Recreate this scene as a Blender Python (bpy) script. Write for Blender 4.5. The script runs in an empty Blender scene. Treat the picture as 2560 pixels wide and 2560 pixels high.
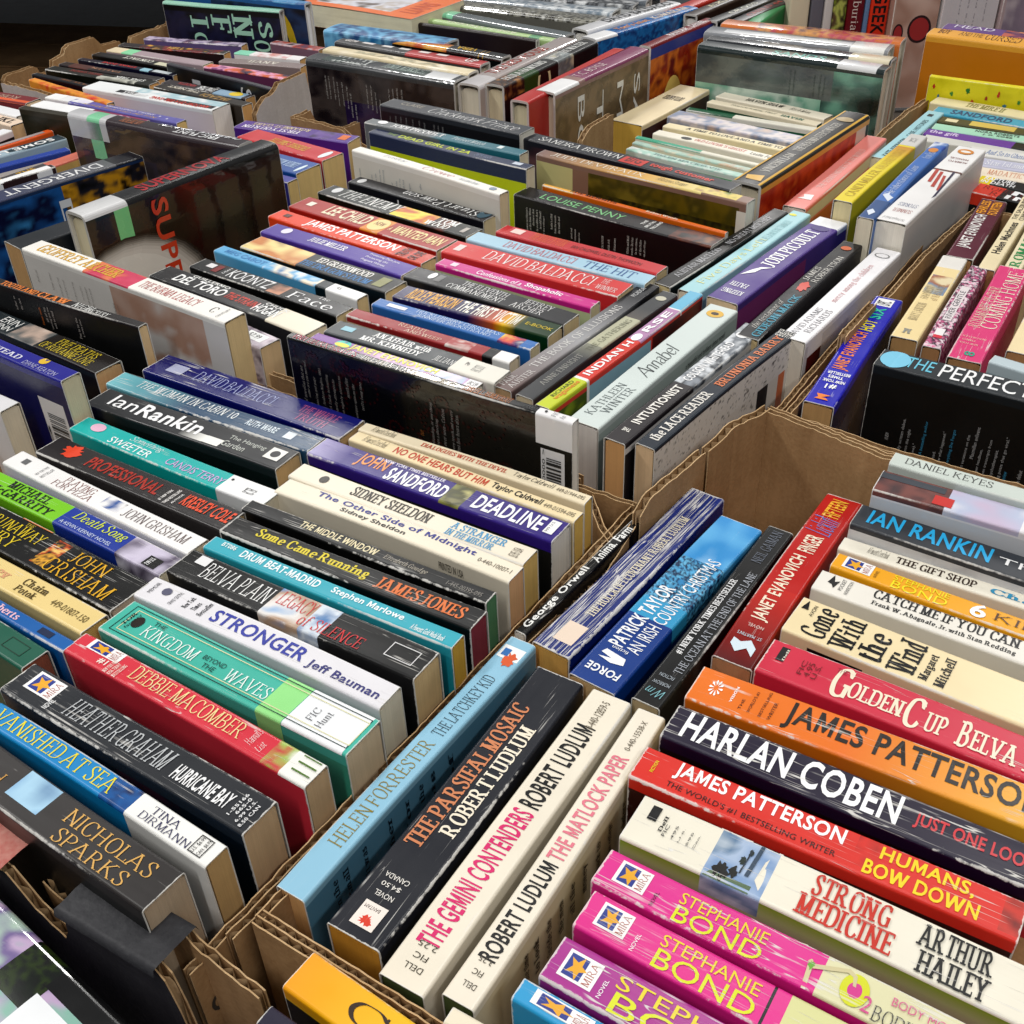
import bpy, math, random
from mathutils import Vector, Matrix, noise
R = math.radians
scene = bpy.context.scene
col = scene.collection
random.seed(7)

# ------------------------------------------------------------------ camera
cam_data = bpy.data.cameras.new("camera")
cam = bpy.data.objects.new("camera", cam_data); col.objects.link(cam)
cam_data.sensor_width = 36.0
cam_data.lens = 36.0 * 1.09442
cam_data.shift_x = -0.02472
cam_data.shift_y = 0.00468
cam_data.clip_start = 0.02; cam_data.clip_end = 60
_p, _r = 0.647917, -0.024503
cam.matrix_world = Matrix.Translation((0, 0, 0.517)) @ Matrix.Rotation(math.pi / 2 - _p, 4, 'X') @ Matrix.Rotation(_r, 4, 'Z')
scene.camera = cam

# ------------------------------------------------------------------ light
world = bpy.data.worlds.new("World"); scene.world = world; world.use_nodes = True
bg = world.node_tree.nodes['Background']
bg.inputs[0].default_value = (0.95, 0.97, 1.0, 1); bg.inputs[1].default_value = 0.12
def lamp(name, loc, sx, sy, rz, power, label):
    d = bpy.data.lights.new(name, 'AREA'); d.shape = 'RECTANGLE'; d.size = sx; d.size_y = sy
    d.energy = power; d.color = (1.0, 0.985, 0.96)
    o = bpy.data.objects.new(name, d); col.objects.link(o)
    o.location = loc; o.rotation_euler = (0, 0, rz)
for i, (x, y) in enumerate(((-.8, -1.0), (1.0, -.9), (-2.0, 1.2), (1.75, 2.3), (-.6, 3.9), (1.2, 5.6), (.05, .75))):  # ceiling tubes; the last position is a fill lamp added to brighten the middle
    lamp("tube_and_fill_lamp", (x, y, 2.1), 1.25, .22, R(57), (20, 20, 40, 24, 38, 40, 15)[i], '')
scene.view_settings.view_transform = 'Standard'
scene.view_settings.look = 'None'
scene.view_settings.exposure = 0.22
scene.view_settings.gamma = 1.0
scene.cycles.max_bounces = 6
scene.cycles.diffuse_bounces = 3
scene.cycles.glossy_bounces = 3
scene.cycles.transmission_bounces = 2
scene.cycles.use_denoising = True

# ------------------------------------------------------------------ materials
def s2l(c): return c / 12.92 if c <= .04045 else ((c + .055) / 1.055) ** 2.4
def hexc(h, k=.86):
    h = h.strip()
    return tuple(max(s2l(int(h[i:i + 2], 16) / 255) * k - .011, .0015) for i in (0, 2, 4))

def newmat(name):
    m = bpy.data.materials.new(name); m.use_nodes = True
    t = m.node_tree; b = t.nodes['Principled BSDF']
    return m, t, b
class NT:
    def __init__(s, t): s.t = t; s.l = t.links.new
    def n(s, ty, **k):
        x = s.t.nodes.new(ty)
        for a, v in k.items(): setattr(x, a, v)
        return x
    def put(s, sock, v):
        if isinstance(v, (int, float)): sock.default_value = v
        elif isinstance(v, tuple): sock.default_value = v
        else: s.l(v, sock)
    def m(s, op, a, b=0.0, c=0.0):
        x = s.n('ShaderNodeMath', operation=op)
        s.put(x.inputs[0], a); s.put(x.inputs[1], b); s.put(x.inputs[2], c)
        return x.outputs[0]
    def attr(s, name, ty='OBJECT'):
        x = s.n('ShaderNodeAttribute', attribute_type=ty, attribute_name=name)
        return x.outputs['Color'] if ty == 'GEOMETRY' else x.outputs['Fac']
    def vm(s, a, scale):
        x = s.n('ShaderNodeVectorMath', operation='MULTIPLY'); s.put(x.inputs[0], a); x.inputs[1].default_value = scale
        return x.outputs[0]
    def va(s, a, b):
        x = s.n('ShaderNodeVectorMath', operation='ADD'); s.put(x.inputs[0], a); s.put(x.inputs[1], b)
        return x.outputs[0]
    def noise(s, v, sc=1.0, det=2.0, rough=.5):
        x = s.n('ShaderNodeTexNoise'); s.l(v, x.inputs['Vector']); x.inputs['Scale'].default_value = sc
        x.inputs['Detail'].default_value = det; x.inputs['Roughness'].default_value = rough
        return x.outputs['Fac']
    def sm(s, v, a, b, lo=0.0, hi=1.0):
        x = s.n('ShaderNodeMapRange', interpolation_type='SMOOTHSTEP')
        s.put(x.inputs[0], v); s.put(x.inputs[1], a); s.put(x.inputs[2], b); x.inputs[3].default_value = lo; x.inputs[4].default_value = hi
        return x.outputs[0]
    def mix(s, f, a, b):
        x = s.n('ShaderNodeMix', data_type='RGBA'); s.put(x.inputs['Factor'], f)
        for nm, v in (('A', a), ('B', b)):
            sk = [i for i in x.inputs if i.name == nm and i.type == 'RGBA'][0]; s.put(sk, v)
        return [o for o in x.outputs if o.type == 'RGBA'][0]

def make_print():
    m, t, b = newmat("printed_card"); g = NT(t)
    base = g.attr('Col', 'GEOMETRY')
    tc = g.n('ShaderNodeTexCoord').outputs['Object']
    seed = g.attr('seed'); wear = g.attr('wear'); gloss = g.attr('gloss')
    cmb = g.n('ShaderNodeCombineXYZ'); 
    for i in range(3): g.l(seed, cmb.inputs[i])
    p = g.va(tc, cmb.outputs[0])
    sep = g.n('ShaderNodeSeparateXYZ'); g.l(tc, sep.inputs[0])
    nz = g.n('ShaderNodeSeparateXYZ'); g.l(g.n('ShaderNodeNewGeometry').outputs['Normal'], nz.inputs[0])
    up = g.sm(nz.outputs[2], .5, .75)
    # fine crinkled creases along the spine
    f1 = g.noise(g.vm(p, (16, 180, 3)), 1, 2, .55)
    r1 = g.sm(g.m('ABSOLUTE', g.m('SUBTRACT', f1, .5)), .004, g.m('ADD', .007, g.m('MULTIPLY', wear, .009)), 1, 0)
    k1 = g.noise(g.vm(p, (26, 110, 3)), 1, 2)
    lo = g.m('SUBTRACT', .74, g.m('MULTIPLY', wear, .18))
    k1 = g.sm(k1, lo, g.m('ADD', lo, .07))
    f2 = g.noise(g.vm(p, (2.4, 210, 3)), 1, 1.5)
    r2 = g.sm(g.m('ABSOLUTE', g.m('SUBTRACT', f2, .5)), .004, g.m('ADD', .007, g.m('MULTIPLY', wear, .008)), 1, 0)
    k2 = g.sm(g.noise(g.vm(p, (60, 70, 3)), 1, 2), g.m('SUBTRACT', .66, g.m('MULTIPLY', wear, .24)), .72)
    cr = g.m('MAXIMUM', g.m('MULTIPLY', r1, k1), g.m('MULTIPLY', r2, k2))
    cr = g.m('MULTIPLY', g.m('MULTIPLY', cr, up), g.m('MINIMUM', g.m('MULTIPLY', wear, 1.3), 1.0))
    r3 = g.sm(g.m('ABSOLUTE', g.m('SUBTRACT', g.noise(g.vm(p, (9, 430, 3)), 1, 3, .6), .5)), .008, .035, 1, 0)
    cr = g.m('MAXIMUM', cr, g.m('MULTIPLY', g.m('MULTIPLY', r3, up), g.sm(wear, 1.2, 1.7)))
    # chipped long edges and ends
    ne = g.noise(g.vm(p, (260, 260, 260)), 1, 3, .65)
    d = g.m('ADD', g.m('SUBTRACT', g.attr('hw'), g.m('ABSOLUTE', sep.outputs[1])), g.m('ABSOLUTE', g.m('SUBTRACT', g.attr('top'), sep.outputs[2])))
    th = g.m('MULTIPLY', g.m('SUBTRACT', ne, .36), g.m('ADD', g.m('MULTIPLY', wear, .0019), .0007))
    ed = g.sm(g.m('SUBTRACT', d, th), 0.0, .0005, 1, 0)
    de = g.m('SUBTRACT', g.attr('hl'), g.m('ABSOLUTE', sep.outputs[0]))
    te = g.m('MULTIPLY', g.m('SUBTRACT', ne, .34), g.m('ADD', g.m('MULTIPLY', wear, .0022), .0007))
    ee = g.sm(g.m('SUBTRACT', de, te), 0.0, .0004, 1, 0)
    # scuffs
    sc = g.sm(g.noise(g.vm(p, (90, 140, 140)), 1, 4, .7), .68, .78)
    sc = g.m('MULTIPLY', sc, g.m('MULTIPLY', wear, .12))
    mk = g.m('MAXIMUM', g.m('MAXIMUM', g.m('MULTIPLY', cr, .85), g.m('MULTIPLY', ed, .8)), g.m('MAXIMUM', g.m('MULTIPLY', ee, .75), sc))
    mot = g.noise(g.vm(p, (35, 35, 35)), 1, 3)
    hsv = g.n('ShaderNodeHueSaturation'); g.l(base, hsv.inputs['Color'])
    g.put(hsv.inputs['Value'], g.m('ADD', .93, g.m('MULTIPLY', mot, .14)))
    c = g.mix(mk, hsv.outputs[0], (.66, .64, .60, 1))
    g.l(c, b.inputs['Base Color'])
    rg = g.m('ADD', g.m('SUBTRACT', .56, g.m('MULTIPLY', gloss, .30)), g.m('MULTIPLY', g.m('SUBTRACT', mot, .5), .22))
    rg = g.m('ADD', rg, g.m('MULTIPLY', mk, .3))
    g.l(rg, b.inputs['Roughness'])
    b.inputs['Specular IOR Level'].default_value = .42
    plast = g.sm(gloss, .93, .97)
    g.l(g.m('MULTIPLY', plast, .9), b.inputs['Coat Weight']); b.inputs['Coat Roughness'].default_value = .06
    # bump: creases and a soft lengthwise waviness
    hgt = g.m('SUBTRACT', g.m('MULTIPLY', g.noise(g.vm(p, (10, 50, 25)), 1, 2), .0004), g.m('MULTIPLY', cr, .00022))
    hgt = g.m('ADD', hgt, g.m('MULTIPLY', g.m('MULTIPLY', g.noise(g.vm(p, (16, 260, 16)), 1, 2), g.m('MULTIPLY', up, g.m('MINIMUM', wear, 1.0))), .00010))
    hgt = g.m('ADD', hgt, g.m('MULTIPLY', g.noise(g.vm(p, (1500, 1500, 1500)), 1, 1), .000012))
    bp = g.n('ShaderNodeBump'); bp.inputs['Strength'].default_value = .8; bp.inputs['Distance'].default_value = 1.0
    g.l(hgt, bp.inputs['Height']); g.l(bp.outputs[0], b.inputs['Normal'])
    bp2 = g.n('ShaderNodeBump'); bp2.inputs['Strength'].default_value = .7; bp2.inputs['Distance'].default_value = 1.0
    g.l(g.m('MULTIPLY', g.noise(g.vm(p, (22, 40, 40)), 1, 3), .0012), bp2.inputs['Height']); g.l(bp2.outputs[0], b.inputs['Coat Normal'])
    return m
def make_paper():
    m, t, b = newmat("page_paper"); g = NT(t)
    base = g.attr('Col', 'GEOMETRY'); tc = g.n('ShaderNodeTexCoord').outputs['Object']; seed = g.attr('seed')
    cmb = g.n('ShaderNodeCombineXYZ')
    for i in range(3): g.l(seed, cmb.inputs[i])
    p = g.va(tc, cmb.outputs[0])
    ln = g.noise(g.vm(p, (3, 2600, 8)), 1, 2, .7)
    l2 = g.noise(g.vm(p, (2, 420, 5)), 1, 2, .6)
    bl = g.noise(g.vm(p, (40, 60, 40)), 1, 4, .6)
    v = g.m('ADD', g.m('ADD', .66, g.m('MULTIPLY', ln, .2)), g.m('ADD', g.m('MULTIPLY', l2, .22), g.m('MULTIPLY', bl, .24)))
    hsv = g.n('ShaderNodeHueSaturation'); g.l(base, hsv.inputs['Color']); g.put(hsv.inputs['Value'], v)
    g.l(hsv.outputs[0], b.inputs['Base Color']); b.inputs['Roughness'].default_value = .85
    b.inputs['Specular IOR Level'].default_value = .2
    bp = g.n('ShaderNodeBump'); bp.inputs['Strength'].default_value = .5; bp.inputs['Distance'].default_value = .0004
    g.l(g.m('ADD', ln, l2), bp.inputs['Height']); g.l(bp.outputs[0], b.inputs['Normal'])
    return m
def make_card(name, c1, c2, rough=.8):
    m, t, b = newmat(name); g = NT(t)
    tc = g.n('ShaderNodeTexCoord').outputs['Object']
    a = g.noise(g.vm(tc, (14, 14, 14)), 1, 5, .6); f = g.noise(g.vm(tc, (420, 420, 420)), 1, 2)
    st = g.noise(g.vm(tc, (120, 120, 4)), 1, 2)
    x = g.m('ADD', g.m('MULTIPLY', a, .6), g.m('ADD', g.m('MULTIPLY', f, .22), g.m('MULTIPLY', st, .2)))
    g.l(g.mix(g.sm(x, .3, .72), c1 + (1,), c2 + (1,)), b.inputs['Base Color'])
    b.inputs['Roughness'].default_value = rough; b.inputs['Specular IOR Level'].default_value = .25
    bp = g.n('ShaderNodeBump'); bp.inputs['Strength'].default_value = .35; bp.inputs['Distance'].default_value = .0012
    g.l(g.m('ADD', st, g.m('MULTIPLY', f, .4)), bp.inputs['Height']); g.l(bp.outputs[0], b.inputs['Normal'])
    return m
M_PRINT = make_print(); M_PAPER = make_paper()
M_CARD = make_card("brown_cardboard", (.25, .135, .055), (.42, .255, .12))
M_EDGE = make_card("torn_cardboard_edge", (.36, .22, .10), (.58, .41, .23))
M_WHITECARD = make_card("white_lined_cardboard", (.42, .38, .35), (.56, .52, .49))
M_BLACKCARD = make_card("black_printed_cardboard", (.018, .018, .021), (.04, .04, .044), .5)
M_TABLE = make_card("table_top_laminate", (.10, .085, .07), (.14, .12, .10), .5)
M_FLOOR = make_card("concrete_floor", (.03, .035, .04), (.06, .065, .07), .6)

# ------------------------------------------------------------------ lettering
def build_bfont():
    cu = bpy.data.curves.new('glyphs', 'FONT'); ob = bpy.data.objects.new('glyphs', cu); col.objects.link(ob)
    cu.resolution_u = 3
    G = {}
    chars = "ABCDEFGHIJKLMNOPQRSTUVWXYZabcdefghijklmnopqrstuvwxyz0123456789.,'#$&-:>\"?!/()"
    def ext(txt):
        cu.body = txt; bpy.context.view_layer.update()
        dg = bpy.context.evaluated_depsgraph_get(); me = ob.evaluated_get(dg).to_mesh()
        vs = [(v.co.x, v.co.y) for v in me.vertices]; fs = [tuple(q.vertices) for q in me.polygons]
        ob.evaluated_get(dg).to_mesh_clear()
        return vs, fs
    for wname, off in (('s', 0.0), ('b', .022)):
        cu.offset = off
        bar = max(v[0] for v in ext('|')[0]); b2 = max(v[0] for v in ext('||')[0]); adv = b2 - bar
        for ch in chars:
            cu.offset = .009 if off and ch in 'MW' else off
            vs, fs = ext(ch)
            cu.offset = off; x2 = max(v[0] for v in ext(ch + '|')[0])
            if off and ch in 'MW':
                H = max(v[1] for v in vs); x0, x1 = min(v[0] for v in vs), max(v[0] for v in vs); wd = x1 - x0; st_ = .175 * wd
                if ch == 'M': pp = [(0, 0), (0, 1), (.24, 1), (.5, .42), (.76, 1), (1, 1), (1, 0), (.8, 0), (.8, .62), (.56, .08), (.44, .08), (.2, .62), (.2, 0)]
                else: pp = [(0, 1), (.2, 0), (.36, 0), (.5, .6), (.64, 0), (.8, 0), (1, 1), (.83, 1), (.71, .38), (.58, 1), (.42, 1), (.29, .38), (.17, 1)]
                vs = [(x0 + a * wd, b * H) for a, b in pp]; fs = [tuple(range(len(pp)))]
            G[wname, ch] = (vs, fs, x2 - bar + (.035 if wname == 'b' else 0))
    col.objects.unlink(ob); bpy.data.objects.remove(ob); bpy.data.curves.remove(cu)
    return G
BF = build_bfont()
# skeleton roman letters: l = straight stroke (serifs at its ends), h = straight stroke without serifs, c = curve, d = dot
ROM = {
'A': "l 0 0 .38 1;l .38 1 .78 0;h .14 .34 .62 .34", 'B': "l .1 0 .1 1;c .1 .98 .4 .98 .56 .78 .4 .54 .1 .53;c .1 .53 .45 .53 .65 .28 .46 .03 .1 .02",
'C': "c .7 .78 .58 .95 .4 .99 .17 .88 .06 .5 .17 .12 .4 .01 .6 .06 .72 .24;h .7 .98 .7 .72", 'D': "l .1 0 .1 1;c .1 .98 .4 .98 .66 .85 .74 .5 .66 .15 .4 .02 .1 .02",
'E': "l .1 0 .1 1;h .1 .97 .58 .97;h .1 .52 .46 .52;h .1 .03 .6 .03;h .58 1 .58 .8;h .6 0 .61 .22;h .46 .62 .46 .42", 'F': "l .1 0 .1 1;h .1 .97 .58 .97;h .1 .51 .46 .51;h .58 1 .58 .78;h .46 .62 .46 .4",
'G': "c .7 .8 .58 .95 .4 .99 .17 .88 .06 .5 .17 .12 .4 .01 .6 .06 .7 .16;l .7 .02 .7 .42;h .52 .44 .82 .44;h .7 .98 .7 .74", 'H': "l .1 0 .1 1;l .7 0 .7 1;h .1 .52 .7 .52",
'I': "l .1 0 .1 1", 'J': "l .26 .2 .26 1;c .26 .24 .2 .02 .02 -.04 -.04 .06", 'K': "l .1 0 .1 1;l .66 1 .12 .44;l .28 .6 .74 0", 'L': "l .1 0 .1 1;h .1 .03 .6 .03;h .6 0 .61 .26",
'M': "l .08 0 .08 1;h .1 1 .45 .02;h .45 .02 .8 1;l .82 0 .82 1", 'N': "l .1 0 .1 1;h .1 1 .72 0;l .72 0 .72 1", 'O': "c .42 1 .18 .9 .06 .5 .18 .1 .42 0 .66 .1 .78 .5 .66 .9 .42 1",
'P': "l .1 0 .1 1;c .1 .98 .4 .98 .62 .74 .42 .47 .1 .46", 'Q': "c .42 1 .18 .9 .06 .5 .18 .1 .42 0 .66 .1 .78 .5 .66 .9 .42 1;c .4 .04 .56 -.12 .8 -.2", 'R': "l .1 0 .1 1;c .1 .98 .4 .98 .6 .75 .42 .5 .1 .49;l .36 .49 .74 0",
'S': "c .54 .8 .44 .97 .3 1 .12 .9 .1 .72 .3 .54 .5 .4 .56 .22 .46 .05 .28 0 .12 .06 .04 .24;h .55 .98 .55 .74;h .04 .02 .04 .26", 'T': "l .36 0 .36 1;h .02 .97 .7 .97;h .02 1 .01 .76;h .7 1 .71 .76",
'U': "l .1 .25 .1 1;l .7 .25 .7 1;c .1 .3 .14 .08 .38 0 .64 .08 .7 .3", 'V': "l 0 1 .38 0;l .38 0 .74 1", 'W': "l 0 1 .3 0;l .3 0 .54 1;h .54 1 .82 0;l .82 0 1.08 1", 'X': "l .04 1 .7 0;l .66 1 .02 0", 'Y': "l .02 1 .36 .48;l .36 .48 .68 1;l .36 0 .36 .5", 'Z': "h .06 .97 .62 .97;h .62 1 .04 0;h .04 .03 .64 .03;h .06 1 .05 .78;h .64 0 .65 .22",
'a': "c .1 .54 .22 .66 .4 .6 .43 .4 .43 .12 .52 .02;c .43 .4 .16 .34 .06 .16 .18 .01 .34 .06 .43 .2", 'b': "l .1 0 .1 1;c .1 .5 .3 .66 .5 .55 .54 .32 .46 .06 .28 0 .1 .12", 'c': "c .46 .52 .32 .66 .14 .56 .06 .32 .16 .06 .34 .01 .48 .14",
'd': "l .46 0 .46 1;c .46 .5 .28 .66 .12 .54 .05 .32 .13 .06 .28 .01 .46 .14", 'e': "c .07 .36 .5 .38 .44 .6 .28 .66 .12 .56 .06 .32 .16 .06 .34 .01 .48 .14", 'f': "l .14 0 .14 .8;c .14 .76 .2 .97 .34 1 .4 .92;h .02 .64 .34 .64",
'g': "c .28 .66 .1 .56 .1 .38 .27 .26 .42 .38 .42 .56 .28 .66;c .14 .3 .06 .16 .4 .06 .46 -.12 .26 -.26 .06 -.18 .12 -.02 .3 .04", 'h': "l .1 0 .1 1;c .1 .48 .28 .66 .44 .56 .46 .4;l .46 0 .46 .42", 'i': "l .1 0 .1 .64;d .1 .86", 'j': "l .16 -.1 .16 .64;c .16 -.08 .1 -.28 -.04 -.24;d .16 .86",
'k': "l .1 0 .1 1;l .46 .64 .12 .28;l .22 .38 .52 0", 'l': "l .1 0 .1 1", 'm': "l .1 0 .1 .64;c .1 .48 .26 .66 .4 .56 .42 .4;l .42 0 .42 .42;c .42 .48 .58 .66 .72 .56 .74 .4;l .74 0 .74 .42", 'n': "l .1 0 .1 .64;c .1 .48 .28 .66 .44 .56 .46 .4;l .46 0 .46 .42",
'o': "c .28 .66 .12 .58 .05 .33 .12 .07 .28 0 .44 .07 .51 .33 .44 .58 .28 .66", 'p': "l .1 -.28 .1 .64;c .1 .5 .3 .66 .5 .55 .54 .32 .46 .06 .28 0 .1 .12", 'q': "l .46 -.28 .46 .64;c .46 .5 .28 .66 .12 .54 .05 .32 .13 .06 .28 .01 .46 .14", 'r': "l .1 0 .1 .64;c .1 .44 .24 .64 .38 .6",
's': "c .38 .54 .26 .66 .1 .58 .12 .42 .34 .28 .4 .12 .24 0 .08 .06 .04 .14", 't': "l .14 .14 .14 .84;c .14 .18 .18 .02 .28 0 .36 .08;h .02 .64 .34 .64", 'u': "l .1 .2 .1 .64;c .1 .24 .14 .04 .3 .02 .46 .16;l .46 0 .46 .64", 'v': "l .02 .64 .26 0;l .26 0 .5 .64", 'w': "l .02 .64 .22 0;l .22 0 .4 .64;h .4 .64 .6 0;l .6 0 .8 .64", 'x': "l .04 .64 .46 0;l .44 .64 .02 0", 'y': "l .02 .64 .28 .02;l .5 .64 .14 -.26", 'z': "h .04 .62 .42 .62;h .42 .64 .04 0;h .04 .02 .44 .02",
}
def catmull(P, n=5):
    out = []
    closed = abs(P[0][0] - P[-1][0]) < 1e-6 and abs(P[0][1] - P[-1][1]) < 1e-6
    for i in range(len(P) - 1):
        p1, p2 = P[i], P[i + 1]
        p0 = P[i - 1] if i > 0 else (P[-2] if closed else p1)
        p3 = P[i + 2] if i + 2 < len(P) else (P[1] if closed else p2)
        for k in range(n):
            t = k / n
            out.append(tuple(.5 * (2 * b + (c - a) * t + (2 * a - 5 * b + 4 * c - d) * t * t + (3 * b - a - 3 * c + d) * t ** 3) for a, b, c, d in zip(p0, p1, p2, p3)))
    out.append(P[-1]); return out
ROMC = {}
def roman(ch, style):
    key = (style, ch)
    if key in ROMC: return ROMC[key]
    T, t, sh, serif = {'r': (.105, .04, 0, 1), 'R': (.215, .085, 0, 1), 'i': (.12, .045, .22, 1), 'c': (.075, .03, .35, 0)}[style]
    vs, fs = [], []; lay = []
    def poly(pts, wid):
        b = len(vs); n = len(pts)
        for i in range(n):
            a, c = pts[max(i - 1, 0)], pts[min(i + 1, n - 1)]
            dx, dy = c[0] - a[0], c[1] - a[1]; L = math.hypot(dx, dy) or 1; dx /= L; dy /= L
            if wid: w = wid
            else:
                an = math.atan2(dy, dx) - R(12); w = math.sqrt((T * math.sin(an)) ** 2 + (t * math.cos(an)) ** 2)
            vs.append((pts[i][0] - dy * w / 2, pts[i][1] + dx * w / 2)); vs.append((pts[i][0] + dy * w / 2, pts[i][1] - dx * w / 2))
        k = len(lay)
        for i in range(n - 1):
            fs.append((b + 2 * i, b + 2 * i + 1, b + 2 * i + 3, b + 2 * i + 2)); lay.append(0)
    strokes = []
    for st in ROM[ch].split(';'):
        q = st.split(); nums = [float(z) for z in q[1:]]; P = list(zip(nums[::2], nums[1::2]))
        if q[0] == 'c': poly(catmull(P), None)
        elif q[0] == 'd': poly([(P[0][0], P[0][1] - T * .55), (P[0][0], P[0][1] + T * .55)], T * 1.15)
        else:
            poly(P, None if q[0] == 'l' or ch in 'MNWZz' else t * 1.15)
            if q[0] == 'l' and serif:
                for (x, y) in P:
                    if min(abs(y), abs(y - 1), abs(y - .64), abs(y + .28)) < .02:
                        yy = y + (t * .5 if y < .01 else -t * .5)
                        poly([(x - T * 1.05 - .02, yy), (x + T * 1.05 + .02, yy)], t)
    if sh: vs = [(x + y * sh, y) for x, y in vs]
    mx = max(v[0] for v in vs) - (sh if sh else 0) * .4
    ROMC[key] = (vs, fs, mx + (.13 if style != 'c' else .03)); return ROMC[key]
def layout(text, font):
    vs, fs, x = [], [], 0.0
    for ch in text:
        if ch == ' ': x += .3; continue
        if font in 'rRic' and ch in ROM: g = roman(ch, font); sc = 1.0
        else:
            k = ('b' if font in 'bR' else 's', ch)
            if k not in BF: continue
            g = BF[k]; sc = 1.37 if font in 'rRic' else 1.0
        b = len(vs)
        vs += [(x + a * sc, c * sc) for a, c in g[0]]; fs += [tuple(b + i for i in f) for f in g[1]]
        x += g[2] * sc
    return vs, fs

# ------------------------------------------------------------------ mesh helpers
class MB:
    def __init__(s): s.v = []; s.f = []; s.c = []; s.m = []
    def face(s, idx, cols, mi=0): s.f.append(tuple(idx)); s.c.append(cols); s.m.append(mi)
    def quad(s, pts, colr, mi=0):
        b = len(s.v); s.v += [tuple(p) for p in pts]; s.face(range(b, b + len(pts)), [colr] * len(pts), mi)
    def box(s, x0, x1, y0, y1, z0, z1, colr=(1, 1, 1), mi=0, skip=''):
        P = [(x, y, z) for z in (z0, z1) for y in (y0, y1) for x in (x0, x1)]; b = len(s.v); s.v += P
        for k, q in (('b', (0, 2, 3, 1)), ('t', (4, 5, 7, 6)), ('f', (0, 1, 5, 4)), ('k', (2, 6, 7, 3)), ('l', (0, 4, 6, 2)), ('r', (1, 3, 7, 5))):
            if k not in skip: s.face([b + i for i in q], [colr] * 4, mi)
    def build(s, name, mats, parent=None, props=None, smooth=False):
        me = bpy.data.meshes.new(name); me.from_pydata(s.v, [], s.f)
        ca = me.color_attributes.new('Col', 'FLOAT_COLOR', 'CORNER')
        flat = []
        for cs in s.c:
            for c in cs: flat += [c[0], c[1], c[2], 1.0]
        ca.data.foreach_set('color', flat)
        for m in (mats if isinstance(mats, list) else [mats]): me.materials.append(m)
        if any(s.m): me.polygons.foreach_set('material_index', s.m)
        if smooth: me.polygons.foreach_set('use_smooth', [True] * len(s.f))
        me.update()
        o = bpy.data.objects.new(name, me); col.objects.link(o)
        if parent: o.parent = parent
        for k, v in (props or {}).items(): o[k] = v
        return o
def empty(name, mat, label, cat, group=None, kind=None):
    o = bpy.data.objects.new(name, None); col.objects.link(o); o.empty_display_size = .02
    o.matrix_world = mat; o['label'] = label; o['category'] = cat
    if group: o['group'] = group
    if kind: o['kind'] = kind
    return o

# ------------------------------------------------------------------ books
def picture(pal, scale, seed):
    cols_ = [hexc(c) for c in pal]; n = len(cols_); fr = scale * 7
    def fn(x, y):
        v = Vector((x * fr + seed * 13.7, y * fr * 1.25 + seed * 5.1, seed))
        t = noise.fractal(v, .9, 2.1, 3) * .62 + .5
        k = noise.noise(v * 2.3 + Vector((9, 2, 5))) * .3
        t = max(0, min(.999, t + k)) * (n - 1) * 1.0
        i = int(t); f = t - i; f = max(0, min(1, (f - .12) / .76))
        a, b = cols_[i], cols_[min(i + 1, n - 1)]
        return tuple(p + (q - p) * f for p, q in zip(a, b))
    return fn
class Shape:
    def __init__(s, L, w, dep, hard, plastic, wear):
        s.L, s.w, s.dep, s.hard = L, w, dep, hard
        s.r = min((.0042 if plastic else .0028) if hard else .0014, w * .3)
        s.arch = w * .035 if hard else -min(w * .012, .0003) * min(wear, 1)
        if not hard: s.r = min(.0017, w * .3)
    def prof(s, v):
        w, dep, r = s.w, s.dep, s.r
        if v < 0: return -w / 2, (dep - r) * (1 + v), -1.0, 0.0
        if v > 1: return w / 2, (dep - r) * (2 - v), 1.0, 0.0
        y = (v - .5) * w; z = dep; a = abs(y) - (w / 2 - r); ny, nz = 0.0, 1.0
        if a > 0:
            q = min(a / r, 1.0); z = dep - r + r * math.sqrt(max(0, 1 - q * q)); ny = math.copysign(q, y); nz = math.sqrt(max(0, 1 - q * q))
        return y, z + s.arch * (1 - (2 * v - 1) ** 2), ny, nz
    def pt(s, u, v, off=0.0):
        y, z, ny, nz = s.prof(v)
        return ((u - .5) * s.L, y + ny * off, z + nz * off)
def uniq(a, tol=2e-4):
    a = sorted(a); o = [a[0]]
    for x in a[1:]:
        if x - o[-1] > tol: o.append(x)
    return o
def on_cover(f):
    k = f[0]
    if k == 'T': return float(f[7]) <= .001
    if k == 'B': return float(f[5]) <= .001
    if k == 'K': return True
    q = f[2].split()
    return q[0] == 'd' or (q[0] in 'cb' and float(q[2]) < 0) or (q[0] == 'p' and float(q[2]) < 0)
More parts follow.
